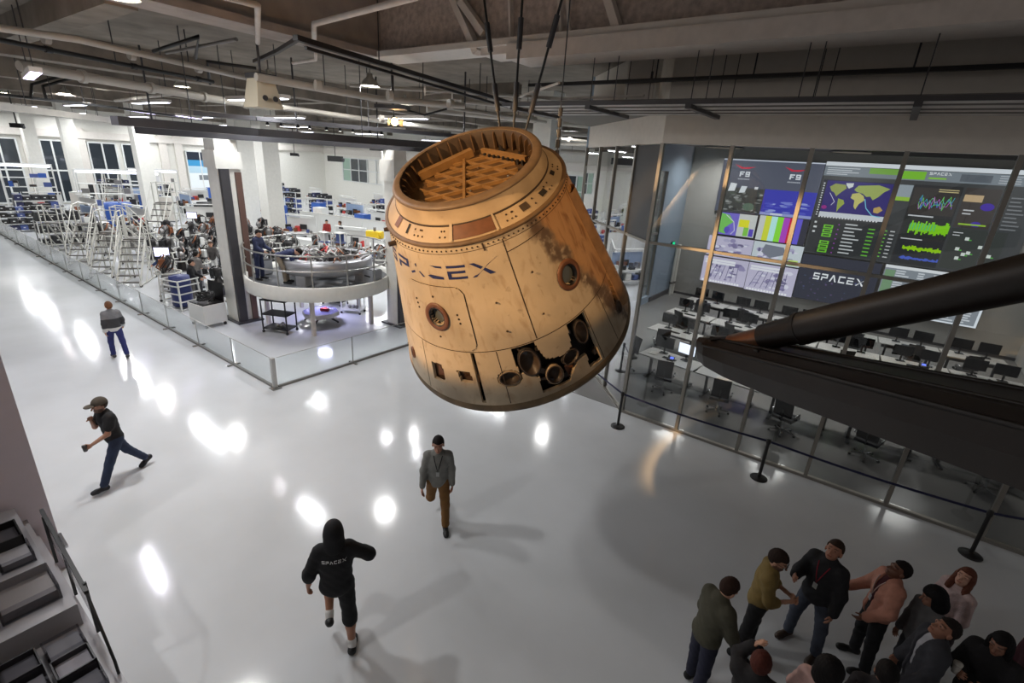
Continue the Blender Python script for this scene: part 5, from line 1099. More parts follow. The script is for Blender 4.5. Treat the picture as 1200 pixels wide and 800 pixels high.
def cart(label, loc, rz, w_=.95, d_=.6, h_=1.15, m=BLACK, top=None, tiers=3):
    t = thing('tool_cart', label, 'cart', loc, rz)
    for x in (-1, 1):
        for y in (-1, 1): MB().box((x * (w_ / 2 - .02), y * (d_ / 2 - .02), h_ / 2 + .05), (.035, .035, h_)).build('post', m, t); MB().sphere((x * (w_ / 2 - .02), y * (d_ / 2 - .02), .05), .05, 8, 6).build('caster', BLACK, t)
    for k_ in range(tiers): MB().box((0, 0, .16 + k_ * (h_ - .14) / (tiers - 1)), (w_, d_, .03)).build('shelf', m, t)
    for k_ in range(5): MB().box((random.uniform(-.3, .3) * w_, random.uniform(-.25, .25) * d_, h_ + .09), (.18, .12, .1), rz=random.uniform(0, 3)).build('tool_tray', random.choice(METS + [top or METS[0]]), t)
    for k_ in range(3): MB().sphere((random.uniform(-.25, .25) * w_, random.uniform(-.2, .2) * d_, .26), .08, 8, 6).build('stored_part', METS[0], t)
    return t
cart('black three tier tool cart in front of the round platform', gp(329, 388), .45, top=METS[5]); cart('white frame trolley behind the octagonal table', gp(414, 366), .5, .8, .5, 1.2, METS[2], METS[5]); cart('low black cart under the far side of the platform', gp(393, 356), .3, .9, .5, .8, BLACK, METS[5], 2)
# white box cart with dark open top, next to the white column
t = thing('box_cart', 'white box cart on casters full of black cables beside the column', 'cart', gp(246, 380), .12)
MB().bb((-.45, -.4, .14), (.45, .4, .82)).build('box', METS[2], t); MB().bb((-.41, -.36, .82), (.41, .36, .86)).build('liner', METS[1], t)
for x in (-.38, .38):
    for y in (-.33, .33): MB().sphere((x, y, .06), .06, 8, 6).build('caster', BLACK, t)
for k_ in range(16): a = random.uniform(0, 6); MB().tube([(.3 * cos(a + j * .8), .26 * sin(a + j * .8), .9 + .1 * random.random() + .1 * j % .3) for j in range(6)], .02, 5).build('cable', random.choice([BLACK, METS[1], BLACK]), t)
MB().add([(-.45, .36, .82), (.45, .36, .82), (.45, .40, 1.5), (-.45, .40, 1.5)], [(0, 1, 2, 3), (3, 2, 1, 0)]).build('back_sheet', METS[1], t)
# blue drum in a white step cage
t = thing('drum_cage', 'blue drum standing inside a white step cage', 'drum', gp(216, 360), .3)
MB().lathe([(.001, .1), (.34, .1), (.36, .2), (.34, .4), (.36, .6), (.34, .8), (.36, 1.0), (.34, 1.25), (.001, 1.27)], 20).build('drum', mat('drum_blue', (44, 54, 108), .4), t)
for x in (-.44, .44):
    for y in (-.44, .44): MB().bar((x, y, 0), (x * .9, y * .9, 1.15), .05, .05).build('post', METS[2], t)
for z in (.05, .35, .65, .95, 1.15):
    for a, b in (((-.44, -.44), (.44, -.44)), ((.44, -.44), (.44, .44)), ((-.44, .44), (-.44, -.44))): MB().bar((*a, z), (*b, z), .04, .04).build('rung', METS[2], t)

# work gantries with lamp bars near the end wall
for i, (x, y, w_, rz, lb) in enumerate(((-47.5, 13.9, 5.2, 1.2, 'white work gantry with a long lamp bar before the tall windows'), (-54.5, 10.0, 3.0, 1.35, 'white work gantry with lamp bar nearest the end wall'), (-50.5, 17.2, 3.4, 1.2, 'white work gantry with blue screens and a short lamp bar'))):
    for f_ in (-.4, -.13, .13, .4): OCC.append((x + f_ * w_ * cos(rz), y + f_ * w_ * sin(rz), .8))
    t = thing('work_gantry', lb, 'gantry', (x, y, 0), rz)
    for s_ in (-1, 1):
        for d_ in (-.5, .5): MB().box((s_ * w_ / 2, d_, 1.8), (.08, .08, 3.6)).build('post', METS[2], t)
        MB().box((s_ * w_ / 2, 0, 3.6), (.08, 1.08, .08)).build('side_beam', METS[2], t)
    for d_ in (-.5, .5): MB().box((0, d_, 3.6), (w_, .08, .1)).build('cross_beam', METS[2], t)
    MB().box((0, -.56, 3.5), (w_ * .95, .1, .1)).build('lamp_bar', emat('bar_glow', (232, 234, 255), 6.0), t)
    for z in (1.0, 1.9, 2.6): MB().box((0, .35, z), (w_, .5, .04)).build('shelf', METS[2], t)
    for k_ in range(12): h_ = random.uniform(.15, .5); MB().box((random.uniform(-.45, .45) * w_, .35, random.choice((1.02, 1.92, 2.62)) + h_ / 2), (random.uniform(.2, .5), .35, h_)).build('stored_box', random.choice([METS[5], METS[5], METS[2], METS[1], METS[0], mat('cab_blue', (46, 84, 160), .45)]), t)
for k_ in range(5): OCC.append((-29 + (-3.9 + k_ * 1.9) * cos(.2), 21.2 + (-3.9 + k_ * 1.9) * sin(.2), .7))
for k_ in range(3): OCC.append((-21.5 + (-1.9 + k_ * 1.9) * cos(-.5), 20.0 + (-1.9 + k_ * 1.9) * sin(-.5), .7))
_g = gp(441, 322); OCC.append((_g.x, _g.y, .6))
OCC += [(-43.9, 7.4, 1.2), (-37.4, 7.6, 1.0), (-46.5, 8.6, 1.1)]
CNT = []
for _q in ((370, 300), (412, 303)):
    _g = gp(*_q); c1 = free(_g.x, _g.y, 1.5); CNT.append(Vector((*c1, 0)))
# ------------------------------------------------------------------ rolling stairs
STW = mat('stair_white', (198, 196, 188), .45); STG = mat('stair_tread', (92, 88, 82), .6, noise=.2)
def make_stair(n=8, w_=.9, label=''):
    t = thing('rolling_stair', label, 'stairs'); run, rise = .22, .26; L_, Hh = n * run, n * rise
    for s_ in (-1, 1):
        x = s_ * w_ / 2
        MB().bar((x, 0, .08), (x, L_, Hh), .05, .09).build('stringer', STW, t); MB().bar((x, L_ + .5, .08), (x, L_ + .5, Hh + 1.0), .045, .045).build('rear_post', STW, t); MB().bar((x, L_, .08), (x, L_, Hh + 1.0), .045, .045).build('rear_post', STW, t)
        MB().tube([(x, .1, .9), (x, L_, Hh + .95), (x, L_ + .5, Hh + 1.0)], .025, 6).build('handrail', STW, t); MB().bar((x, 0, .08), (x, L_ + .5, .08), .045, .045).build('base_rail', STW, t); MB().bar((x, L_ * .5, .1), (x, L_ + .5, Hh * .75), .035, .035).build('brace', STW, t); MB().tube([(x, .15, .2), (x, .12, .92)], .022, 6).build('handrail_post', STW, t); MB().bar((x, L_ * .5, Hh * .5), (x, L_ * .5, Hh * .5 + .9), .03, .03).build('handrail_post', STW, t)
        for y in (.1, L_ + .45): MB().sphere((x, y, .05), .06, 8, 6).build('caster', BLACK, t)
    for k_ in range(n): MB().box((0, (k_ + .5) * run, (k_ + 1) * rise - .05), (w_ - .06, .2, .03)).build('tread', STG, t)
    MB().box((0, L_ + .25, Hh), (w_ - .04, .52, .04)).build('landing', STG, t)
    for z in (Hh * .35, Hh * .7, Hh + .5, Hh + .98): MB().bar((-w_ / 2, L_ + .5, z), (w_ / 2, L_ + .5, z), .035, .035).build('cross_rail', STW, t)
    return t
SS = [(gp(206, 357), 1.0, 'white rolling stairs next to the blue drum cage', 8), (gp(168, 344), .95, 'white rolling stairs second from the blue drum', 8), (gp(128, 331), .9, 'white rolling stairs in the middle of the row along the glass barrier', 9), (gp(92, 312), .9, 'white rolling stairs at the shelving end of the row', 7)]
st0 = make_stair(7, .85)
for i, (p, a, lb, n_) in enumerate(SS):
    c0 = (p.x - sin(a) * 1.1, p.y + cos(a) * 1.1); c1 = free(*c0, 1.2); p = Vector((p.x + c1[0] - c0[0], p.y + c1[1] - c0[1], 0))
    if i == 0: st0.location = p; st0.rotation_euler = (0, 0, a); st0['label'] = lb
    else: copy_tree(st0, p, a, lb)
for i, (x, y, a, s_) in enumerate(((-35.5, 11.5, .8, 1.25), (-30.5, 8.4, 2.6, 1.0), (-47, 13.0, 1.1, 1.2), (-37, 7.6, -2.2, .9))):
    c1 = free(x - sin(a) * 1.1 * s_, y + cos(a) * 1.1 * s_, 1.2 * s_); x, y = c1[0] + sin(a) * 1.1 * s_, c1[1] - cos(a) * 1.1 * s_
    copy_tree(st0, (x, y, 0), a, ['tall white work stairs in front of the white column', 'white stairs turned away behind the row of stairs', 'tall white stairs against the end wall windows', 'small white stairs by the loaded shelving'][i], scale=s_)

# ------------------------------------------------------------------ shelving, engines, benches, cabinets
def rack(label, loc, rz, w_=1.9, d_=.6, h_=1.4, tiers=4, cols=5, load=True, binm=None, m=None, group=None):
    t = thing('parts_rack', label, 'shelving', loc, rz, group); m = m or METS[2]
    for x in (-1, 1):
        for y in (-1, 1): MB().box((x * w_ / 2, y * d_ / 2, h_ / 2), (.05, .05, h_)).build('post', m, t)
    for k_ in range(tiers):
        z = .12 + k_ * (h_ - .15) / (tiers - 1); MB().box((0, 0, z), (w_, d_, .03)).build('shelf', m, t)
        if k_ < tiers - 1 or load:
            for c in range(cols):
                hh = .8 * (h_ - .15) / (tiers - 1) * random.uniform(.6, 1); b = MB().box((-w_ / 2 + (c + .5) * w_ / cols, 0, z + .015 + hh / 2), (w_ / cols * .9, d_ * .85, hh)).build('bin', binm or random.choice([METS[6], METS[6], METS[1], METS[5], mat('bin_navy', (34, 38, 74), .5)]), t)
                MB().box((-w_ / 2 + (c + .5) * w_ / cols, -d_ * .43, z + hh * .55), (.1, .01, .05)).build('bin_label', METS[2], b)
    return t
BN = mat('bin_navy', (34, 38, 74), .5)
rack('low navy and black bin rack at the far end of the glass barrier', (-43.9, 7.4, 0), -pi / 2 + pi, 2.4, .7, 1.35, 4, 6); rack('white rack of black bins with a clear lower shelf near the far stairs', (-37.4, 7.6, 0), pi / 2, 1.9, .7, 1.45, 3, 4, binm=METS[6]); rack('dark bin rack behind the far end rack', (-46.5, 8.6, 0), pi / 2, 2.2, .7, 1.7, 4, 5)
def make_engine(v):
    t = thing('rocket_engine', '', 'engine'); D = METS[1] if v != 2 else METS[0]
    MB().lathe([(.30, .55), (.27, .75), (.2, 1.0), (.11, 1.18), (.1, 1.24), (.15, 1.32), (.16, 1.55), (.08, 1.62), (.001, 1.62)], 18).build('nozzle', D, t)
    MB().lathe([(.34, .5), (.36, .55), (.3, .56)], 18).build('nozzle_lip', METS[0], t); MB().sphere((.22, .1, 1.3), .14, 10, 7, (1, 1, 1.3)).build('turbopump', METS[0 if v else 6], t); MB().box((-.2, .12, 1.4), (.16, .22, .3)).build('gearbox', METS[(2, 6, 3)[v]], t)
    rg = random.Random(30 + v)
    for k_ in range(9): a = rg.uniform(0, 6.28); MB().tube([(.2 * cos(a), .2 * sin(a), 1.0 + rg.uniform(0, .2)), (.34 * cos(a + .4), .34 * sin(a + .4), 1.25), (.28 * cos(a + 1), .28 * sin(a + 1), 1.5), (.1 * cos(a + 1.4), .1 * sin(a + 1.4), 1.66)], rg.uniform(.014, .03), 5).build('feed_line', rg.choice([METS[0], METS[6], METS[1], METS[3]]), t)
    for k_ in range(4): a = k_ * pi / 2 + .78; MB().bar((.5 * cos(a), .5 * sin(a), .06), (.42 * cos(a), .42 * sin(a), 1.05), .05, .05).build('stand_leg', STW if v else mat('stand_grey', (150, 150, 152), .5), t); MB().sphere((.5 * cos(a), .5 * sin(a), .05), .05, 8, 5).build('caster', BLACK, t)
    MB().tube([(.43 * cos(a), .43 * sin(a), 1.03) for a in np.linspace(0, 2 * pi, 17)[:-1]], .03, 6, True).build('stand_ring', STW, t)
    return t
EN = [make_engine(0), make_engine(1), make_engine(2)]; ENL = ['dark rocket engine with black turbopump on a grey stand in the work bay', 'dark rocket engine on a white ring stand in the work bay', 'bright metal rocket engine on a white ring stand in the work bay']
spots = []; re_ = random.Random(4)
for i in range(11):
    for j in range(6): spots.append((-20.2 - i * 1.6 + re_.uniform(-.3, .3), 8.9 + j * 1.45 + re_.uniform(-.25, .25)))
used_e = {}
for x, y in spots:
    if (Vector((x, y)) - PC.xy).length < 3.4 or re_.random() < .12: continue
    x, y = free(x, y, .58)
    v = re_.randrange(3); lab = ENL[v]
    if v not in used_e: used_e[v] = 1; EN[v].location = (x, y, 0); EN[v].rotation_euler = (0, 0, re_.uniform(0, 6)); tag(EN[v], lab, None, 'rocket engines on stands, kind %d' % (v + 1))
    else: copy_tree(EN[v], (x, y, 0), re_.uniform(0, 6), lab, 'rocket engines on stands, kind %d' % (v + 1), scale=re_.uniform(.85, 1.1))
def make_bench(v):
    t = thing('workbench', '', 'workbench'); w_ = 2.2
    MB().box((0, 0, .9), (w_, .8, .05)).build('worktop', METS[2], t)
    for x in (-1, 1):
        for y in (-1, 1): MB().box((x * (w_ / 2 - .05), y * .35, .44), (.06, .06, .88)).build('leg', METS[2], t)
    MB().box((0, 0, .3), (w_ - .1, .7, .03)).build('shelf', METS[2], t); MB().box((0, .38, 1.35), (w_, .03, .85)).build('back_panel', [METS[2], mat('pale_blue_panel', (150, 170, 200), .5), METS[2]][v], t)
    rg = random.Random(50 + v)
    for k_ in range(9): h_ = rg.uniform(.08, .4); MB().box((rg.uniform(-.95, .95), rg.uniform(-.3, .25), .925 + h_ / 2), (rg.uniform(.1, .35), rg.uniform(.1, .3), h_), rz=rg.uniform(-.3, .3)).build('equipment', rg.choice(METS), t)
    for k_ in range(4): h_ = rg.uniform(.15, .4); MB().box((-.8 + k_ * .5, 0, .32 + h_ / 2), (.36, .5, h_)).build('stored_box', rg.choice([METS[6], METS[1], METS[5], METS[2]]), t)
    MB().box((.3, .1, 1.25), (.5, .04, .32)).build('monitor', METS[6], t); MB().box((0, .2, 1.95), (w_ * .9, .2, .06)).build('lamp_hood', METS[2], t)
    for x in (-1, 1): MB().box((x * (w_ / 2 - .03), .35, 1.45), (.04, .04, 1.05)).build('upright', METS[2], t)
    return t
BB = [make_bench(0), make_bench(1), make_bench(2)]; BL = ['white workbench with black monitor and mixed equipment in the factory', 'white workbench with a pale blue back panel in the factory', 'white workbench with stacked boxes in the factory']; ub = {}
bs = [(-38, 12, .2), (-41, 9.6, .1), (-49, 9.5, 1.5), (-51, 15.5, .3), (-48, 18, 0), (-41, 22, .3), (-36, 15, 1.2), (-45, 24.5, .1), (-52, 21, 1.6), (-55, 25, 1.6), (-50, 28.5, .2), (-28.5, 19.5, .4), (-24.5, 17.6, .4), (-21.5, 16.5, .5), (-26, 24.5, .2), (-31.5, 25, .1), (-37, 27, .1), (-42, 30, .1), (-33, 31, 0), (-26, 29.5, 0), (-20, 26, .2), (-20.5, 22, .2), (-55, 18, 1.5), (-44, 35.5, 0), (-36, 36, 0), (-29, 36.5, 0), (-52, 33, 0), (-47.5, 11.3, .2)]
for i, (x, y, a) in enumerate(bs):
    x, y = free(x, y, 1.25)
    v = i % 3
    if v not in ub: ub[v] = 1; BB[v].location = (x, y, 0); BB[v].rotation_euler = (0, 0, a); tag(BB[v], BL[v], None, 'factory workbenches, kind %d' % (v + 1))
    else: copy_tree(BB[v], (x, y, 0), a, BL[v], 'factory workbenches, kind %d' % (v + 1))
def make_cab(m, dm):
    t = thing('equipment_cabinet', '', 'cabinet'); MB().bb((-.45, -.35, .06), (.45, .35, 1.9)).build('case', m, t)
    for s_ in (-1, 1): d_ = MB().bb((s_ * .225 - .21, -.37, .12), (s_ * .225 + .21, -.35, 1.82)).build('door', dm, t); MB().box((s_ * .05, -.385, 1.0), (.02, .02, .2)).build('handle', BLACK, d_)
    MB().bb((-.42, -.32, 0), (.42, .32, .06)).build('plinth', BLACK, t); return t
CBS = [make_cab(METS[2], OFFW), make_cab(METS[1], METS[6]), make_cab(mat('cab_blue', (46, 84, 160), .45), mat('cab_blue_door', (56, 98, 178), .45))]; CL = ['white two-door equipment cabinet in the factory', 'dark grey two-door equipment cabinet in the factory', 'bright blue two-door equipment cabinet in the factory']; uc = {}
cs_ = [(-46, 15.6, .8), (-47.2, 15.2, .8), (-40.5, 16.8, .6), (-52, 17.6, 1.2), (-37, 20.5, .5), (-53.5, 23, 1.4), (-43, 18.6, .4), (-34.8, 22.6, .2), (-30, 22.8, .2), (-57.5, 14.2, 1.5), (-57.5, 20.2, 1.5), (-50, 12.8, .9), (-38, 24.5, .3), (-24, 26.6, .1), (-48.5, 31, .2), (-40, 33.5, 0), (-18.5, 30.5, 0), (-22, 34, 0), (-58, 28, 1.57), (-31, 33.5, 0), (-15.5, 24, .4)]
for i, (x, y, a) in enumerate(cs_):
    x, y = free(x, y, .62)
    v = (i * 2 + i // 5) % 3
    if v not in uc: uc[v] = 1; CBS[v].location = (x, y, 0); CBS[v].rotation_euler = (0, 0, a); tag(CBS[v], CL[v], None, 'factory cabinets, colour %d' % (v + 1))
    else: copy_tree(CBS[v], (x, y, 0), a, CL[v], 'factory cabinets, colour %d' % (v + 1))
for i, (x, y, a) in enumerate(((-40, 26, .2), (-46.5, 27, .2), (-34, 28.5, .1), (-54, 29.5, 1.4), (-28, 32.5, 0), (-23, 31, 0), (-50, 24, .4), (-56.5, 16, 1.57), (-36.5, 33, 0), (-19, 19.5, .3))):
    x, y = free(x, y, 1.2)
    rack('tall white shelving unit with dark bins in the factory', (x, y, 0), a, 2.2, .7, 2.1, 5, 5, group='tall white shelving in the factory')
# white partition and counters below the high windows
t = thing('partition', 'low white partition wall beyond the round platform', 'partition', (-29, 21.2, 0), .2)
for k_ in range(5): MB().box((-3.9 + k_ * 1.9, 0, .9), (1.87, .08, 1.8)).build('panel', METS[2], t)
MB().box((-.1, 0, 1.82), (9.6, .12, .05)).build('top_rail', STW, t)
t = thing('partition', 'second white partition running towards the slim column', 'partition', (-21.5, 20.0, 0), -.5)
for k_ in range(3): MB().box((-1.9 + k_ * 1.9, 0, .8), (1.87, .08, 1.6)).build('panel', METS[2], t)
for i, (px, py, rz) in enumerate(((370, 300, .3), (410, 305, .3))):
    p = CNT[i]; t = thing('long_counter', ['long white counter behind the round platform', 'white counter with black front beside the long one'][i], 'counter', p, rz); MB().box((0, 0, .95), (3.2, .8, .06)).build('top', METS[2], t); MB().box((0, 0, .46), (3.1, .72, .92)).build('carcass', METS[2] if i == 0 else METS[6], t)
    for k_ in range(4): MB().box((-1.15 + k_ * .77, -.37, .5), (.7, .02, .8)).build('door', METS[2] if i == 0 else METS[1], t)
# yellow machine on a white frame by the slim column
p = gp(441, 322, 0); t = thing('yellow_machine', 'yellow winch machine on a tall white frame by the slim column', 'machine', (p.x, p.y, 0), .3)
for x in (-.4, .4):
    for y in (-.3, .3): MB().box((x, y, .95), (.06, .06, 1.9)).build('post', METS[2], t)
for z in (.1, .7, 1.3, 1.9): MB().box((0, 0, z), (.85, .65, .04)).build('shelf', METS[2], t)
YEL = mat('machine_yellow', (226, 190, 40), .45); MB().box((0, 0, 2.12), (.75, .5, .36)).build('housing', YEL, t); MB().cyl((-.45, 0, 2.15), (.45, 0, 2.15), .16, n=14).build('drum', YEL, t); MB().cyl((0, 0, 2.3), (0, 0, 2.5), .07, n=10).build('motor', METS[0], t); MB().box((0, 0, .9), (.5, .4, .3)).build('control_box', METS[5], t)
# single eye-catching items
def drum(label, loc, r, h_, m):
    loc = (*free(loc[0], loc[1], r + .1), 0)
    t = thing('storage_drum', label, 'drum', loc); MB().lathe([(.001, 0), (r, 0), (r * 1.03, h_ * .3), (r, h_ * .34), (r * 1.03, h_ * .65), (r, h_ * .7), (r, h_), (.001, h_ + .01)], 18).build('shell', m, t); MB().cyl((r * .4, 0, h_), (r * .4, 0, h_ + .05), .05, n=8).build('bung', BLACK, t)
drum('big bright blue drum on the bench row behind the stairs', (-41.2, 11.6, 0), .75, 1.9, mat('cab_blue', (46, 84, 160), .45)); drum('white drum beside the engine stands', (-36.6, 9.4, 0), .45, 1.2, METS[2]); drum('grey padded drum among the far stairs', (-39, 9.9, 0), .6, 1.4, mat('drum_grey', (150, 152, 160), .6))
for i, (px, py) in enumerate(((200, 310), (103, 222), (228, 250))):
    p = gp(px, py + 30); p = Vector((*free(p.x, p.y, .35), 0)); t = thing('standing_screen', ['lit white screen on a pole behind the rolling stairs', 'violet lit screen on a pole near the gantries', 'small lit screen on a pole by the far benches'][i], 'screen', p, .9)
    MB().cyl((0, 0, 0), (0, 0, 1.5), .03, n=8).build('pole', DARK, t); MB().box((0, 0, .03), (.5, .4, .06)).build('base', DARK, t); c_ = MB().box((0, 0, 1.7), (.6, .05, .42)).build('case', BLACK, t); MB().quad((-.27, -.03, 1.52), (.27, -.03, 1.52), (.27, -.03, 1.88), (-.27, -.03, 1.88)).build('display', emat('stand_screen', (224, 224, 255), 2.0), c_)

# labels of look-alikes told apart by the landmark they stand nearest
LMK = {'the round platform': (-16.2, 10.3), 'the thick white column': (-32, 18.2), 'the white partition': (-29, 21.2), 'the wall picture': (-59.9, 25), 'the tall dark windows': (-59.9, 13.5), 'the bin racks': (-44.5, 7.6), 'the blue drum cage': tuple(gp(216, 360).xy), 'the yellow machine': tuple(gp(441, 322).xy), 'the thin grey post': (-41.5, 34.5), 'the glass barrier': (-30, 6.0), 'the high window strip': (-35, 40), 'the column behind the stairs': (-44.6, 14.7)}
RK = ['nearest', 'second nearest', 'third nearest', 'fourth nearest', 'fifth nearest']
def single_out(prefix, base):
    obs = [o for o in COL.objects if o.parent is None and o.get('label') == prefix]
    cand = []
    for ln, (lx, ly) in LMK.items():
        for r_i, o in enumerate(sorted(obs, key=lambda q: hypot(q.location.x - lx, q.location.y - ly))[:5]): cand.append((r_i, hypot(o.location.x - lx, o.location.y - ly), ln, o))
    cand.sort(key=lambda c: (c[0], c[1])); done = set()
    for r_i, d_, ln, o in cand:
        if o.name in done: continue
        done.add(o.name); o['label'] = '%s, %s to %s' % (base, RK[r_i], ln)
for L_, b_ in zip(ENL, ('black-pumped rocket engine on a grey stand', 'dark rocket engine on a white ring stand', 'bright metal rocket engine on a white stand')): single_out(L_, b_)
for L_, b_ in zip(BL, ('white workbench with black monitor and equipment', 'white workbench with pale blue back panel', 'white workbench with stacked boxes')): single_out(L_, b_)
for L_, b_ in zip(CL, ('white two-door cabinet', 'dark grey two-door cabinet', 'bright blue two-door cabinet')): single_out(L_, b_)
single_out('tall white shelving unit with dark bins in the factory', 'tall white shelving with dark bins')
for o in [q for q in COL.objects if q.parent is None and q.get('label', '').startswith('white tube lamp hung')]: o['label'] = 'white tube lamp'
for o in [q for q in COL.objects if q.get('label') == 'white tube lamp']: o['group'] = 'tube lamps under the factory ceiling'
single_out('white tube lamp', 'white tube lamp under the factory ceiling')
for o in [q for q in COL.objects if q.get('label') == 'white tube lamp']: o['label'] = 'white tube lamp hung in the middle of the factory ceiling'
# ------------------------------------------------------------------ people: smooth bodies meshed from blended tapered limbs
def surfnet(F, o, h):
    S = F < 0; nx, ny, nz = F.shape
    cs = [(0, 0, 0), (1, 0, 0), (0, 1, 0), (1, 1, 0), (0, 0, 1), (1, 0, 1), (0, 1, 1), (1, 1, 1)]
    sub = lambda A, c: A[c[0]:nx - 1 + c[0], c[1]:ny - 1 + c[1], c[2]:nz - 1 + c[2]]
    cnt = sum(sub(S, c).astype(np.int8) for c in cs); act = (cnt > 0) & (cnt < 8); I = np.argwhere(act)
    if len(I) == 0: return np.zeros((0, 3)), []
    acc = np.zeros((len(I), 3)); num = np.zeros(len(I)); val = {c: F[I[:, 0] + c[0], I[:, 1] + c[1], I[:, 2] + c[2]] for c in cs}
    for a in cs:
        for ax in range(3):
            if a[ax]: continue
            b = list(a); b[ax] = 1; b = tuple(b); va, vb = val[a], val[b]; m = (va < 0) != (vb < 0)
            t = np.where(m, va / np.where(np.abs(va - vb) < 1e-9, 1e-9, va - vb), 0); p = np.tile(np.array(a, float), (len(I), 1)); p[:, ax] += t
            acc[m] += p[m]; num[m] += 1
    V = (I + acc / num[:, None]) * h + o
    idx = -np.ones(act.shape, np.int64); idx[tuple(I.T)] = np.arange(len(I)); Q = []
    for ax in range(3):
        sl0 = [slice(1, -1)] * 3; sl1 = [slice(1, -1)] * 3; sl0[ax] = slice(0, -1); sl1[ax] = slice(1, None)
        A, B = S[tuple(sl0)], S[tuple(sl1)]; E = np.argwhere(A != B)
        if len(E) == 0: continue
        fl = A[tuple(E.T)]; off = np.ones(3, int); off[ax] = 0; E = E + off
        b, c = (ax + 1) % 3, (ax + 2) % 3; e1 = np.zeros(3, int); e1[b] = 1; e2 = np.zeros(3, int); e2[c] = 1
        g = lambda K: idx[tuple(K.T)]
        q = np.stack([g(E - e1 - e2), g(E - e2), g(E), g(E - e1)], 1); q[~fl] = q[~fl][:, ::-1]; Q.append(q)
    return V, np.vstack(Q)
def d_rc(P, a, b, ra, rb):
    a, b = np.asarray(a, np.float32), np.asarray(b, np.float32); ab = b - a; L2 = float(ab @ ab) + 1e-9
    t = np.clip(((P[0] - a[0]) * ab[0] + (P[1] - a[1]) * ab[1] + (P[2] - a[2]) * ab[2]) / L2, 0, 1)
    return np.sqrt((P[0] - a[0] - t * ab[0]) ** 2 + (P[1] - a[1] - t * ab[1]) ** 2 + (P[2] - a[2] - t * ab[2]) ** 2) - (ra + t * (rb - ra))
def d_el(P, c, fr, r):
    q = [P[i] - c[i] for i in range(3)]; k0 = 0; k1 = 0
    for ax, rr in zip(fr, r):
        s_ = q[0] * ax[0] + q[1] * ax[1] + q[2] * ax[2]; k0 = k0 + (s_ / rr) ** 2; k1 = k1 + (s_ / rr ** 2) ** 2
    k0 = np.sqrt(k0); k1 = np.sqrt(k1) + 1e-9; return k0 * (k0 - 1) / k1
def smin(a, b, k):
    h = np.clip(.5 + .5 * (b - a) / k, 0, 1); return b + (a - b) * h - k * h * (1 - h)
def field(prims, P, inf=0.0, k=.035):
    D = None
    for p in prims:
        d = d_rc(P, *p[1:]) if p[0] == 'rc' else d_el(P, *p[1:]); D = d if D is None else smin(D, d, k)
    return D - inf
def bounds(prims, pad):
    lo, hi = np.full(3, 9.), np.full(3, -9.)
    for p in prims:
        pts = [(p[1], p[3]), (p[2], p[4])] if p[0] == 'rc' else [(p[1], max(p[3]))]
        for c, r in pts: lo = np.minimum(lo, np.asarray(c) - r - pad); hi = np.maximum(hi, np.asarray(c) + r + pad)
    return lo, hi
def mesh_sdf(prims, h, inf=0.0, k=.035, mod=None, pad=.03):
    lo, hi = bounds(prims, inf + pad); n = np.ceil((hi - lo) / h).astype(int) + 2
    P = np.meshgrid(*[(lo[i] + h * np.arange(n[i])).astype(np.float32) for i in range(3)], indexing='ij')
    F = field(prims, P, inf, k)
    if mod: F = mod(P, F)
    F[0], F[-1] = 1, 1; F[:, 0], F[:, -1] = 1, 1; F[:, :, 0], F[:, :, -1] = 1, 1
    return surfnet(F, lo, h)
def sdf_obj(name, parts, m, parent, cols=None):
    vs, fs, n = [], [], 0
    for V, Q in parts:
        if len(V) == 0: continue
        vs.append(V); fs.append(np.asarray(Q) + n); n += len(V)
    if not vs: return None
    V, Q = np.vstack(vs), np.vstack(fs); me = bpy.data.meshes.new(name); me.from_pydata(V.tolist(), [], Q.tolist()); me.materials.append(m)
    me.polygons.foreach_set('use_smooth', [True] * len(Q))
    if cols is not None:
        ca = me.color_attributes.new('Col', 'FLOAT_COLOR', 'POINT'); ca.data.foreach_set('color', np.hstack([cols, np.ones((len(cols), 1))]).astype(np.float32).reshape(-1))
    me.update(); o = bpy.data.objects.new(name, me); COL.objects.link(o); o.parent = parent; return o
SKINM = vcol_mat('skin', rough=.5)
def cloth(c, rough=.85): return mat('cloth_%d_%d_%d' % c, c, rough, noise=.18, scale=9, bump=.25, bscale=60)
NP = np.array
def rotv(v, ax, a):
    v, ax = NP(v, float), NP(ax, float); ax = ax / np.linalg.norm(ax); return v * cos(a) + np.cross(ax, v) * sin(a) + ax * (ax @ v) * (1 - cos(a))
def hand_prims(w, d, inward, up, curl, side, s):
    """palm, four fingers and thumb; d = pointing direction, inward = palm normal, up = thumb side"""
    d, n, t = [NP(x, float) / np.linalg.norm(x) for x in (d, inward, up)]; pr = []
    pal = w + d * .045 * s; pr.append(('el', pal, (d, t, n), (.055 * s, .042 * s, .018 * s)))
    for i, (o, L_) in enumerate(((.03, .075), (.01, .085), (-.011, .078), (-.03, .062))):
        a = w + d * .085 * s + t * o * s; c1 = radians(curl) * (.8 + .1 * i); v1 = d * cos(c1) + n * sin(c1); c2 = c1 * 2.1; v2 = d * cos(c2) + n * sin(c2)
        b = a + v1 * L_ * .52 * s; c = b + v2 * L_ * .5 * s; pr += [('rc', a, b, .0095 * s, .009 * s), ('rc', b, c, .009 * s, .0075 * s)]
    a = w + d * .03 * s + t * .032 * s; b = a + (d * .55 + t * .6 + n * .35) * .045 * s; c = b + (d * .85 + t * .15 + n * .45) * .036 * s
    return pr + [('rc', a, b, .013 * s, .011 * s), ('rc', b, c, .011 * s, .009 * s)]
NPEOPLE = [0]
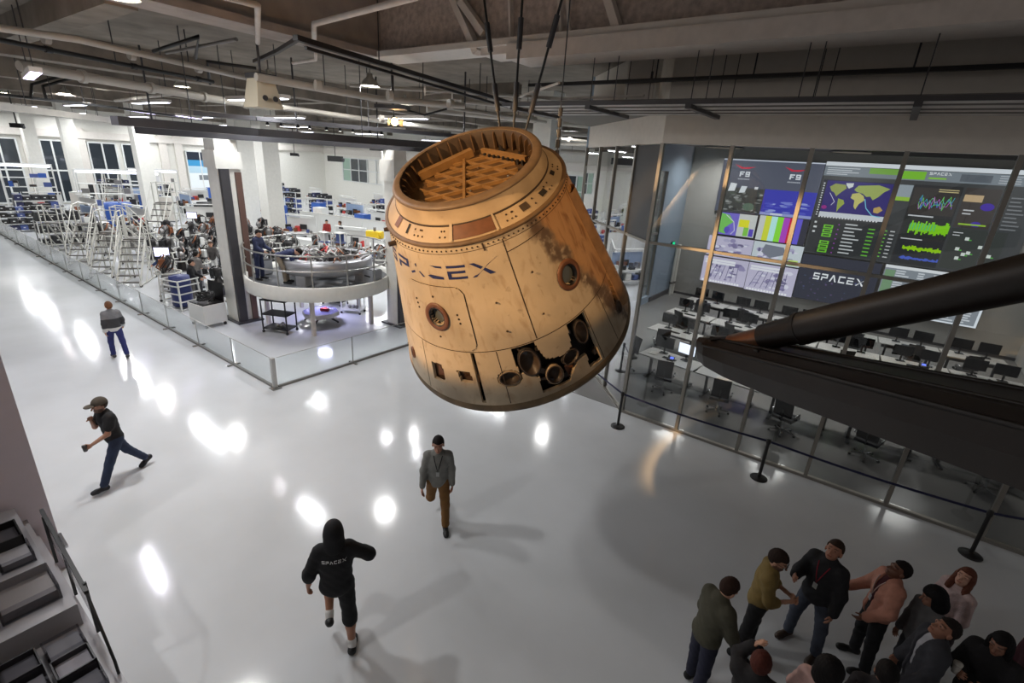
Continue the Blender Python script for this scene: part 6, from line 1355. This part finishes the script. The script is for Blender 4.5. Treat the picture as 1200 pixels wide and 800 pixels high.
def person(label, loc, heading, H=1.76, vox=.016, pose=None, fit=None, group=None):
    p = dict(lean=0, side=0, lh=0, lk=3, rh=0, rk=3, lf=0, rf=0, spread=5, ls=2, lo=9, le=12, li=0, rs=2, ro=9, re=12, ri=0, hyaw=0, hpitch=0, curl=28, twist=0); p.update(pose or {})
    f = dict(skin=(196, 150, 124), hair=(40, 30, 24), style='short', top=(90, 90, 90), sleeves='long', bottom=(40, 44, 60), shorts=False, shoes=(24, 24, 26), inf=.02, jacket=None, lanyard=None, beard=False, glasses=False, hood=False, cap=None, collar=None, stripes=None, badge=False, logo=False, hem=.1, backpack=None); f.update(fit or {})
    s = H / 1.75; hx, hy = heading; rz = atan2(hy, hx) - pi / 2
    up = rotv((0, 0, 1), (1, 0, 0), -radians(p['lean'])); up = rotv(up, (0, 1, 0), radians(p['side'])); tw = radians(p['twist'])
    sx = rotv((1, 0, 0), (0, 0, 1), tw); fw = np.cross(up, sx); fw /= np.linalg.norm(fw); sx = np.cross(fw, up)
    pel = NP((0., 0, 0)); J = {}
    for sg, q in ((-1, 'l'), (1, 'r')):
        a, k = radians(p[q + 'h']), radians(p[q + 'k']); sp = radians(p['spread'])
        hip = NP((sg * .088, 0, -.02)); th = NP((sg * sin(sp), sin(a) * cos(sp), -cos(a) * cos(sp))); b = a - k; sh = NP((sg * sin(sp) * .3, sin(b), -cos(b))); sh /= np.linalg.norm(sh)
        kn = hip + th * .435; an = kn + sh * .42; fp = radians(p[q + 'f']); fd = NP((sg * .12, cos(fp), sin(fp))); fd /= np.linalg.norm(fd); fu = np.cross(NP((1., 0, 0)), fd); fu /= np.linalg.norm(fu)
        J[q] = dict(hip=hip, kn=kn, an=an, fd=fd, fu=fu, heel=an - fu * .045 - fd * .04, toe=an - fu * .06 + fd * .165)
        sho = pel + up * .455 + sx * (sg * .168); s0, o0, e0, i0 = [radians(p[q + c]) for c in 'soei']
        ua = sx * (sg * sin(o0)) + fw * (sin(s0) * cos(o0)) - NP((0, 0, 1)) * (cos(s0) * cos(o0)); ua /= np.linalg.norm(ua)
        fa = fw * sin(s0 + e0) - NP((0, 0, 1)) * cos(s0 + e0); fa = fa * cos(i0) - sx * (sg * sin(i0)) + sx * (sg * sin(o0) * .35); fa /= np.linalg.norm(fa)
        el = sho + ua * .285; wr = el + fa * .25; J[q].update(sho=sho, el=el, wr=wr, fa=fa)
    low = min(min((J[q]['heel'] - .035 * J[q]['fu'])[2], (J[q]['toe'] - .03 * J[q]['fu'])[2]) for q in 'lr'); sh0 = NP((0, 0, -low))
    fix = lambda v: (v + sh0) * s
    for q in 'lr':
        for c in ('hip', 'kn', 'an', 'heel', 'toe', 'sho', 'el', 'wr'): J[q][c] = fix(J[q][c])
    pel = fix(pel); U = lambda d: pel + up * d * s
    fr = (sx, fw, up); E3 = lambda c, r: ('el', c, fr, tuple(v * s for v in r))
    torso = [E3(U(.0), (.165, .115, .13)), E3(U(.15), (.15, .105, .17)), E3(U(.33), (.168, .112, .2)), ('rc', J['l']['sho'] - (J['l']['sho'] - J['r']['sho']) * .1, J['r']['sho'] + (J['l']['sho'] - J['r']['sho']) * .1, .062 * s, .062 * s)]
    up_arm = {q: [('rc', J[q]['sho'], J[q]['el'], .052 * s, .042 * s)] for q in 'lr'}; fo_arm = {q: [('rc', J[q]['el'], J[q]['wr'], .043 * s, .029 * s)] for q in 'lr'}
    thigh = {q: [('rc', J[q]['hip'], J[q]['kn'], .088 * s, .06 * s)] for q in 'lr'}; shin = {q: [('rc', J[q]['kn'], J[q]['kn'] * .65 + J[q]['an'] * .35, .06 * s, .06 * s), ('rc', J[q]['kn'] * .65 + J[q]['an'] * .35, J[q]['an'], .058 * s, .038 * s)] for q in 'lr'}
    # head frame
    hf = rotv(fw, up, radians(p['hyaw'])); hr = np.cross(hf, up); hr /= np.linalg.norm(hr); hf = rotv(hf, hr, radians(p['hpitch'])); hu = np.cross(hr, hf); nb = U(.50); hc = nb + up * .09 * s + hu * .085 * s + fw * .015 * s + hf * .01 * s
    hs = s * 1.1
    hp = lambda x, y, z: hc + (hr * x + hf * y + hu * z) * hs
    hfr = (hr, hf, hu); HE = lambda c, r: ('el', hp(*c), hfr, tuple(v * hs for v in r))
    head = [HE((0, -.012, .025), (.074, .094, .096)), HE((0, .022, -.045), (.058, .066, .07)), HE((0, .062, -.09), (.03, .026, .022)), HE((0, .07, .012), (.058, .022, .03))]
    face = [('rc', hp(0, .092, .0), hp(0, .112, -.034), .009 * s, .015 * s), HE((.079, -.008, -.012), (.011, .022, .032)), HE((-.079, -.008, -.012), (.011, .022, .032)), HE((0, .085, -.066), (.026, .012, .012))]
    neck = [('rc', nb - up * .03 * s, hc - hu * .05 * s, .062 * s, .056 * s)]
    root = thing('person', label, 'person', loc, rz, group); NPEOPLE[0] += 1
    # body: trunk and limbs, then the finer head and hands, as one mesh
    parts, cols = [], []; sk = NP(lin(f['skin'])); hc_ = NP(lin(f['hair']))
    def addp(V, Q, c): parts.append((V, Q)); cols.append(c)
    V, Q = mesh_sdf(torso + neck + sum([up_arm[q] + fo_arm[q] + thigh[q] + shin[q] for q in 'lr'], []), vox * 1.15, 0 if f['shorts'] or f['sleeves'] == 'short' else -.006, .03); addp(V, Q, np.tile(sk, (len(V), 1)))
    hv = min(vox * .55, .013)
    V, Q = mesh_sdf(head + face + neck, hv, 0, .014); C = np.tile(sk, (len(V), 1)); L_ = (V - hc) @ np.stack(hfr).T / hs
    eye = (np.hypot(np.abs(L_[:, 0]) - .031, (L_[:, 2] - .006) * 1.7) < .009) & (L_[:, 1] > .05); C[eye] = sk * .18
    br = (np.abs(np.abs(L_[:, 0]) - .032) < .02) & (np.abs(L_[:, 2] - .03) < .006) & (L_[:, 1] > .05); C[br] = hc_ * .5 + sk * .3
    lip = (np.abs(L_[:, 0]) < .024) & (np.abs(L_[:, 2] + .066) < .008) & (L_[:, 1] > .06); C[lip] = sk * (.72, .45, .42)
    if f['beard']: bd = (L_[:, 2] < -.035) & (L_[:, 1] > -.01) & ~lip; C[bd] = sk * .25 + hc_ * .75
    addp(V, Q, C)
    for q, sg in (('l', -1), ('r', 1)):
        fa = J[q]['fa']; inw = -sx * sg; inw = inw - fa * (inw @ fa); thumb = np.cross(fa, inw) * sg * -1
        if thumb @ fw + .3 * thumb[2] < 0: thumb = -thumb
        V, Q = mesh_sdf(hand_prims(J[q]['wr'] + fa * .012 * s, fa, inw, thumb, p['curl'], sg, s * .98) + [('rc', J[q]['wr'] - fa * .05 * s, J[q]['wr'] + fa * .03 * s, .029 * s, .024 * s)], .0065 if vox < .02 else .01, 0, .008, pad=.012); addp(V, Q, np.tile(sk, (len(V), 1)))
    sdf_obj('body', parts, SKINM, root, np.vstack(cols))
    wr_ = lambda P, F: F + .0035 * np.sin(P[2] * 46 + P[0] * 23) * np.sin(P[0] * 31 + P[1] * 37 + P[2] * 9)
    dot = lambda P, c, n: (P[0] - c[0]) * n[0] + (P[1] - c[1]) * n[1] + (P[2] - c[2]) * n[2]
    # trousers
    def tmod(P, F):
        F = wr_(P, F); return np.maximum(F, dot(P, U(.1), up))
    legp = [E3(U(.0), (.165, .115, .13)), E3(U(.1), (.15, .105, .12))] + thigh['l'] + thigh['r']
    if f['shorts']: legp += [('rc', J[q]['kn'], J[q]['kn'] * .85 + J[q]['an'] * .15, .066 * s, .07 * s) for q in 'lr']
    else: legp += [('rc', J[q]['kn'], J[q]['an'] * .93 + J[q]['kn'] * .07, .058 * s, .05 * s) for q in 'lr']
    sdf_obj('trousers' if not f['shorts'] else 'shorts', [mesh_sdf(legp, vox, .016 if not f['shorts'] else .022, .03, tmod)], cloth(f['bottom']), root)
    # shoes and socks
    for q in 'lr':
        j = J[q]; fu, fd = j['fu'], j['fd']
        def smod(P, F, j=j, fu=fu): return np.maximum(F, -dot(P, j['an'] - fu * .098 * s, fu))
        so = sdf_obj('shoe', [mesh_sdf([('rc', j['heel'] - fu * .005 * s, j['toe'], .047 * s, .04 * s), ('rc', j['heel'], j['an'] - fu * .01 * s, .046 * s, .046 * s), ('rc', j['toe'] - fd * .05 * s, j['toe'] - fu * .008 * s, .05 * s, .04 * s)], min(vox, .013), 0, .02, smod)], cloth(f['shoes'], .5), root)
        if f['shorts']: sdf_obj('sock', [mesh_sdf([('rc', j['an'], j['an'] * .84 + j['kn'] * .16, .047 * s, .05 * s)], .012, .004)], cloth((225, 222, 218)), root)
    # top
    arms = up_arm['l'] + up_arm['r'] + (fo_arm['l'] + fo_arm['r'] if f['sleeves'] == 'long' else [])
    if f['sleeves'] == 'short':
        arms = [('rc', J[q]['sho'], J[q]['sho'] * .42 + J[q]['el'] * .58, .06 * s, .058 * s) for q in 'lr']
    if f['sleeves'] == 'rolled': arms = up_arm['l'] + up_arm['r'] + [('rc', J[q]['el'], J[q]['el'] * .7 + J[q]['wr'] * .3, .044 * s, .044 * s) for q in 'lr']
    collar = [('rc', nb - up * .02 * s, nb + up * .015 * s, .066 * s, .06 * s)]
    inf = f['inf']
    def shmod(P, F):
        F = wr_(P, F); return np.maximum(F, -dot(P, U(-f['hem']), up))
    topp = torso + arms + collar
    if f['jacket'] is None:
        tm = cloth(f['top'])
        if f['stripes']:
            V, Q = mesh_sdf(topp, vox, inf, .035, shmod); z = (V - pel) @ up / s; b = lambda a, c: (z > a) & (z < c)
            C = np.tile(NP(lin(f['top'])), (len(V), 1)); C[b(.3, .9)] = lin(f['stripes'][0]); C[b(-.2, .02)] = lin(f['stripes'][1]); sdf_obj('top', [(V, Q)], vcol_mat('striped_knit', rough=.9), root, C)
        else: sdf_obj('top', [mesh_sdf(topp, vox, inf, .035, shmod)], tm, root)
    else:
        sdf_obj('shirt', [mesh_sdf(torso + collar, vox, .012, .035, shmod)], cloth(f['top']), root)
        def jmod(P, F):
            F = wr_(P, F); x = dot(P, pel, sx); y = dot(P, pel, fw); z = dot(P, pel, up)
            F = np.maximum(F, -(z + (f['hem'] + .05) * s)); op = np.maximum(np.abs(x) - (.035 + .04 * np.clip(z / s - .1, 0, .5)) * s, -y); return np.maximum(F, -op)
        jk = sdf_obj('jacket', [mesh_sdf(torso + arms + collar, vox, inf + .018, .035, jmod)], cloth(f['jacket']), root)
    if f['hood']:  # hood down or up
        if f['hood'] == 'up':
            def hm(P, F): return np.maximum(F, -np.maximum(.06 - dot(P, hc, hf) / hs, np.hypot(dot(P, hc, hr), dot(P, hc, hu) + .01) / hs - .07))
            sdf_obj('hood', [mesh_sdf([HE((0, -.02, .025), (.074, .094, .098)), ('rc', hp(0, -.03, -.03), nb, .085 * s, .1 * s)], vox * .8, .028, .04, hm)], cloth(f['top']), root)
        else: sdf_obj('hood', [mesh_sdf([('rc', nb + sx * .07 * s + fw * .02 * s, nb - fw * .07 * s + up * .01 * s, .04 * s, .05 * s), ('rc', nb - sx * .07 * s + fw * .02 * s, nb - fw * .07 * s + up * .01 * s, .04 * s, .05 * s), ('rc', nb - fw * .08 * s, nb - fw * .1 * s - up * .08 * s, .05 * s, .045 * s)], vox * .8, .012, .03)], cloth(f['top']), root)
    # hair
    if f['style'] != 'none' and f['hood'] != 'up':
        def hmod(P, F):
            x, y, z = dot(P, hc, hr) / hs, dot(P, hc, hf) / hs, dot(P, hc, hu) / hs
            F = F + .003 * np.sin(x * 160 + z * 90) * np.sin(y * 140); F = np.maximum(F, np.clip(-.06 + (y + .04) * 1.75, -.062, .058) - z) if f['style'] == 'short' else F; F = F if f['style'] == 'short' else np.maximum(F, -np.maximum(.02 - y, z - .062)) if f['style'] != 'long' else np.maximum(F, -np.maximum(.03 - y, np.maximum(np.abs(x) - .062, z - .06)))
            return F
        hp_ = [HE((0, -.014, .028), (.076, .097, .1))]
        if f['style'] == 'long': hp_ += [('rc', hp(0, -.05, .0), hp(0, -.075, -.2), .085 * s, .06 * s), ('rc', hp(.066, -.01, .0), hp(.078, .0, -.18), .03 * s, .028 * s), ('rc', hp(-.066, -.01, .0), hp(-.078, .0, -.18), .03 * s, .028 * s)]
        if f['style'] == 'curly': hp_ += [HE((0, -.03, .04), (.11, .11, .12)), HE((0, -.06, -.05), (.11, .09, .11))]
        sdf_obj('hair', [mesh_sdf(hp_, hv * 1.1, .012 * s, .02, hmod)], mat('hair_%d_%d_%d' % f['hair'], f['hair'], .75, noise=.2, scale=30, spec=.25), root)
    if f['cap']:
        def cmod(P, F): return np.maximum(F, -(dot(P, hc, hu) / hs - .03))
        cp_ = sdf_obj('cap', [mesh_sdf([HE((0, -.012, .03), (.078, .098, .098))], hv, .016, .02, cmod)], cloth(f['cap']), root)
        sdf_obj('cap_brim', [mesh_sdf([HE((0, .125, .042), (.072, .07, .009))], hv, .003, .01)], cloth(f['cap']), root)
    if f['glasses']:
        mb = MB()
        for e in (-1, 1): mb.tube([Vector(hp(e * .034 + .026 * cos(a), .103, .006 + .02 * sin(a))) for a in np.linspace(0, 2 * pi, 13)[:-1]], .003, 4, True); mb.tube([Vector(hp(e * .06, .1, .01)), Vector(hp(e * .08, .0, .005))], .003, 4)
        mb.tube([Vector(hp(-.01, .108, .01)), Vector(hp(.01, .108, .01))], .003, 4); mb.build('glasses', BLACK, root)
    ex_ = inf + (.018 if f['jacket'] else 0)
    def surf(o, dirn):
        """first point of the clothed trunk met from outside along dirn"""
        t = np.linspace(.35, 0, 90); o = NP(o); P = [o[i] + dirn[i] * t * s for i in range(3)]; F = field(torso + collar, P, ex_, .035); k_ = int(np.argmax(F < 0)); return o + dirn * (t[k_] * s + .006)
    if f['lanyard']:
        pts = [surf(U(h_) + sx * x * s, fw) for x, h_ in ((-.07, .5), (-.05, .42), (-.025, .32), (0, .22), (.025, .32), (.05, .42), (.07, .5))]
        ly = MB().tube([Vector(v) for v in pts], .007, 5).build('lanyard', cloth(f['lanyard']), root)
        c = Vector(pts[3]) + Vector(fw) * .006; MB().add([c + Vector(sx) * a + Vector(up) * b for a, b in ((-.028, 0), (.028, 0), (.028, -.085), (-.028, -.085))], [(3, 2, 1, 0), (0, 1, 2, 3)]).build('badge', mat('badge_card', (216, 216, 214), .4), ly)
    if f['logo']:
        qs, W_ = logo_quads(); mb = MB()
        for ch, q in qs:
            P4 = [Vector(surf(U(.375 + .036 * b) + sx * ((a / W_ - .5) * .27) * s, -fw)) for a, b in q]; mb.quad(*P4)
        mb.build('back_lettering', mat('print_white', (226, 226, 226), .6), root)
    root['_j'] = 0; del root['_j']
    M = Matrix.Translation(loc) @ Matrix.Rotation(rz, 4, 'Z')
    return dict(root=root, hand={q: M @ Vector(J[q]['wr'] + J[q]['fa'] * .085 * s) for q in 'lr'}, head=M @ Vector(hc))
def ground(px, py): return gp(px, py, 0)
def dirn(x, y): L_ = hypot(x, y); return (x / L_, y / L_)
VG = 'visitors standing together below the landing leg'
person('man in grey hoodie with lanyard and tan trousers walking across the open floor', (-4.93, 5.05, 0), dirn(.62, -.70), 1.80, .014, dict(lh=10, lk=6, rh=-14, rk=58, rf=-45, ls=-4, lo=10, le=16, rs=6, ro=12, re=16, hpitch=-6), dict(top=(126, 126, 122), hood='down', inf=.022, bottom=(126, 88, 44), shoes=(26, 25, 26), lanyard=(24, 24, 26), hair=(30, 24, 22), skin=(170, 122, 100)))
person('person in black hoodie and black shorts seen from behind, white lettering on the back', (-4.33, 2.66, 0), dirn(-.80, .60), 1.88, .013, dict(rh=-8, rk=3, lh=52, lk=86, lf=-40, lean=5, ls=-6, lo=24, le=22, rs=18, ro=46, re=128, ri=62, spread=4), dict(top=(22, 22, 25), hood='up', inf=.034, sleeves='rolled', bottom=(20, 20, 22), shorts=True, shoes=(22, 21, 22), skin=(166, 116, 90), logo=True, hem=.14))
c = person('man in black t-shirt and cap striding past with a cup in his hand', (-10.31, 2.12, 0), dirn(.12, -1), 1.78, .014, dict(lh=27, lk=4, lf=8, rh=-26, rk=12, rf=-38, lean=6, ls=22, lo=8, le=52, li=6, rs=24, ro=12, re=138, ri=32, curl=45), dict(top=(30, 29, 31), sleeves='short', inf=.024, bottom=(44, 56, 82), cap=(78, 70, 60), beard=True, hair=(58, 46, 36), skin=(160, 118, 96), shoes=(24, 25, 32)))
t = thing('drinking_cup', 'small dark cup held by the striding man in the cap', 'cup', c['hand']['l'] + Vector((0, -.03, -.05))); MB().lathe([(.001, 0), (.03, 0), (.038, .1), (.034, .1), (.028, .01), (.001, .01)], 14).build('cup', mat('cup_dark', (60, 58, 58), .4), t); MB().lathe([(.039, .1), (.039, .112), (.001, .115)], 14).build('lid', BLACK, t)
person('man in grey banded sweater and blue jeans walking away along the glass barrier', (-16.95, 4.08, 0), dirn(-1, .08), 1.66, .018, dict(rh=-12, rk=8, rf=-20, lh=14, lk=20, rs=14, ro=16, re=20, ls=-8, le=10), dict(top=(60, 60, 62), stripes=((120, 120, 122), (206, 204, 200)), inf=.028, bottom=(42, 48, 104), hair=(110, 76, 54), shoes=(60, 60, 66)))
person('person in dark olive sweatshirt seen from behind among the visitors', (-.44, 5.02, 0), dirn(.62, .78), 1.76, .013, dict(lean=8, hpitch=-22, rs=14, ro=12, re=18, ls=4, lo=10, le=14, rh=-4, lh=6, spread=6), dict(top=(74, 72, 58), inf=.034, bottom=(34, 36, 56), hair=(52, 34, 26)), VG)
person('man in mustard shirt and glasses talking with his hands together', (-.04, 5.98, 0), dirn(.95, .12), 1.77, .013, dict(ls=14, lo=10, le=78, li=38, rs=14, ro=10, re=78, ri=38, hyaw=-14, hpitch=-16, lean=2, lh=4, rh=-6), dict(top=(134, 112, 62), inf=.026, sleeves='rolled', bottom=(28, 28, 30), hair=(44, 30, 24), beard=True, glasses=True, skin=(186, 138, 112)), VG)
person('man in black zipped jacket and jeans with red lanyard gazing up at the capsule', (.56, 6.58, 0), dirn(-.45, -.9), 1.80, .013, dict(spread=11, rs=26, ro=14, re=82, ri=22, ls=2, lo=14, le=16, hyaw=8, hpitch=26, lean=-2), dict(top=(30, 30, 34), inf=.034, bottom=(72, 78, 92), lanyard=(140, 30, 50), hair=(56, 42, 34), shoes=(62, 46, 34), skin=(170, 120, 96), hem=.14), VG)
person('person in pink blazer over a dark red top pointing one arm out', (1.22, 6.82, 0), dirn(-.95, -.4), 1.74, .013, dict(rs=14, ro=20, re=34, ls=8, lo=14, le=40, li=14, hyaw=2, hpitch=24, lean=-3, spread=8), dict(top=(70, 22, 30), jacket=(196, 138, 118), inf=.016, bottom=(24, 24, 28), hair=(28, 22, 20), skin=(116, 78, 60), shoes=(22, 20, 20), lanyard=(200, 170, 160), hem=.1), VG)
person('woman with long auburn hair in a pale top looking up', (1.95, 7.32, 0), dirn(-.8, -.55), 1.68, .014, dict(hyaw=24, hpitch=26, ls=6, lo=12, rs=8, ro=12, le=30), dict(top=(206, 182, 180), inf=.02, bottom=(60, 50, 56), hair=(104, 62, 48), style='long', skin=(206, 160, 138)), VG)
person('dark haired visitor in grey jumper standing behind the suited man', (1.66, 6.74, 0), dirn(-.75, -.5), 1.62, .015, dict(hyaw=-30, hpitch=-14), dict(top=(92, 92, 94), inf=.026, bottom=(40, 40, 44), hair=(16, 15, 18), style='curly', skin=(150, 108, 88)), VG)
person('man in charcoal suit jacket and pale shirt looking up at the capsule', (1.62, 6.02, 0), dirn(-.95, -.2), 1.80, .013, dict(hyaw=16, hpitch=34, ls=8, lo=12, le=40, rs=6, ro=12, le_=0), dict(top=(170, 170, 176), jacket=(52, 52, 58), inf=.018, bottom=(40, 40, 46), hair=(30, 24, 22), skin=(150, 104, 82), hem=.16), VG)
person('person with short red-brown hair in a black top raising a hand to the head', (.14, 4.36, 0), dirn(.1, .95), 1.74, .013, dict(ls=72, lo=14, le=112, li=30, rs=14, ro=12, re=40, hpitch=6), dict(top=(30, 28, 30), inf=.028, bottom=(30, 30, 34), hair=(78, 36, 28), skin=(190, 146, 122)), VG)
person('person with black curly hair in a pale pink top', (.70, 4.77, 0), dirn(.25, .97), 1.70, .014, dict(hpitch=8, ls=10, rs=10, lo=16, ro=16, le=30, re=30), dict(top=(206, 168, 160), inf=.024, bottom=(40, 36, 40), hair=(18, 15, 16), style='curly', skin=(130, 90, 70)), VG)
person('dark clothed visitor with black hair between the pale pink top and the suit', (1.15, 5.05, 0), dirn(-.1, 1), 1.74, .014, dict(hpitch=6), dict(top=(40, 38, 42), inf=.026, bottom=(30, 30, 34), hair=(20, 17, 18), skin=(150, 110, 90)), VG)
c = person('visitor in black coat with long black hair holding a pale cup', (2.16, 6.32, 0), dirn(-.5, -.85), 1.72, .014, dict(rs=24, re=88, ri=24, ls=20, le=86, li=24, hpitch=-8, curl=42), dict(top=(22, 20, 24), inf=.034, bottom=(26, 24, 28), hair=(14, 12, 14), style='long', skin=(140, 98, 78)), VG)
t = thing('paper_cup', 'pale paper cup held by the visitor in the black coat', 'cup', c['hand']['r'] + Vector((-.03, 0, -.03))); MB().lathe([(.001, 0), (.03, 0), (.042, .12), (.038, .12), (.028, .01), (.001, .01)], 14).build('cup', mat('cup_pale', (190, 184, 176), .5), t); MB().lathe([(.043, .118), (.043, .13), (.001, .133)], 14).build('lid', WHITE, t)
person('visitor in a dark maroon top beside the black coat', (2.62, 6.66, 0), dirn(-.8, -.5), 1.76, .015, dict(hpitch=16, ls=12, le=50), dict(top=(72, 34, 44), inf=.026, bottom=(28, 26, 30), hair=(46, 34, 30), skin=(176, 132, 112)), VG)
# workers in the factory
p = gp(306, 327, 1.66)
person('worker in navy overalls standing on the round platform', p, dirn(.8, .4), 1.72, .02, dict(ls=20, le=50, rs=22, re=52, hpitch=-14, lean=5), dict(top=(30, 38, 68), inf=.026, bottom=(34, 42, 74), hair=(24, 20, 20)))
p = gp(330, 331, 1.66)
person('worker in khaki trousers bending over on the round platform', p, dirn(.7, .7), 1.72, .02, dict(lean=70, lh=20, lk=15, rh=20, rk=15, ls=70, rs=70, le=10, re=10, hpitch=-20), dict(top=(40, 48, 84), inf=.026, bottom=(140, 128, 112), hair=(30, 24, 22)))
for i, (px, py, hd, lb, ft) in enumerate(((234, 342, (-.3, .9), 'worker in grey shirt standing among the engine stands', dict(top=(120, 116, 112), bottom=(56, 56, 62))), (252, 325, (.9, -.2), 'worker in white apron beside the engine stands', dict(top=(70, 66, 64), bottom=(206, 204, 200))), (270, 334, (-.9, .2), 'worker in dark top bending by the white column', dict(top=(44, 44, 48), bottom=(50, 44, 40))), (198, 336, (.3, -.9), 'worker in blue overalls behind the rolling stairs', dict(top=(44, 58, 96), bottom=(42, 54, 92))), (385, 288, (.6, -.6), 'worker in red top at the far benches', dict(top=(150, 44, 40), bottom=(50, 50, 56))), (402, 290, (-.6, -.6), 'worker in dark jacket at the far benches by the partition', dict(top=(40, 42, 48), bottom=(40, 40, 46))), (228, 354, (.5, .8), 'worker in black shirt leaning on the blue drum cage', dict(top=(26, 26, 28), bottom=(96, 92, 88))))):
    p = gp(px, py); person(lb, p, dirn(*hd), 1.72, .026, dict(ls=20, le=45, rs=12, re=60, lean=8 + (i == 2) * 25), dict(inf=.026, hair=(70, 50, 36) if i % 2 else (28, 24, 22), **ft))
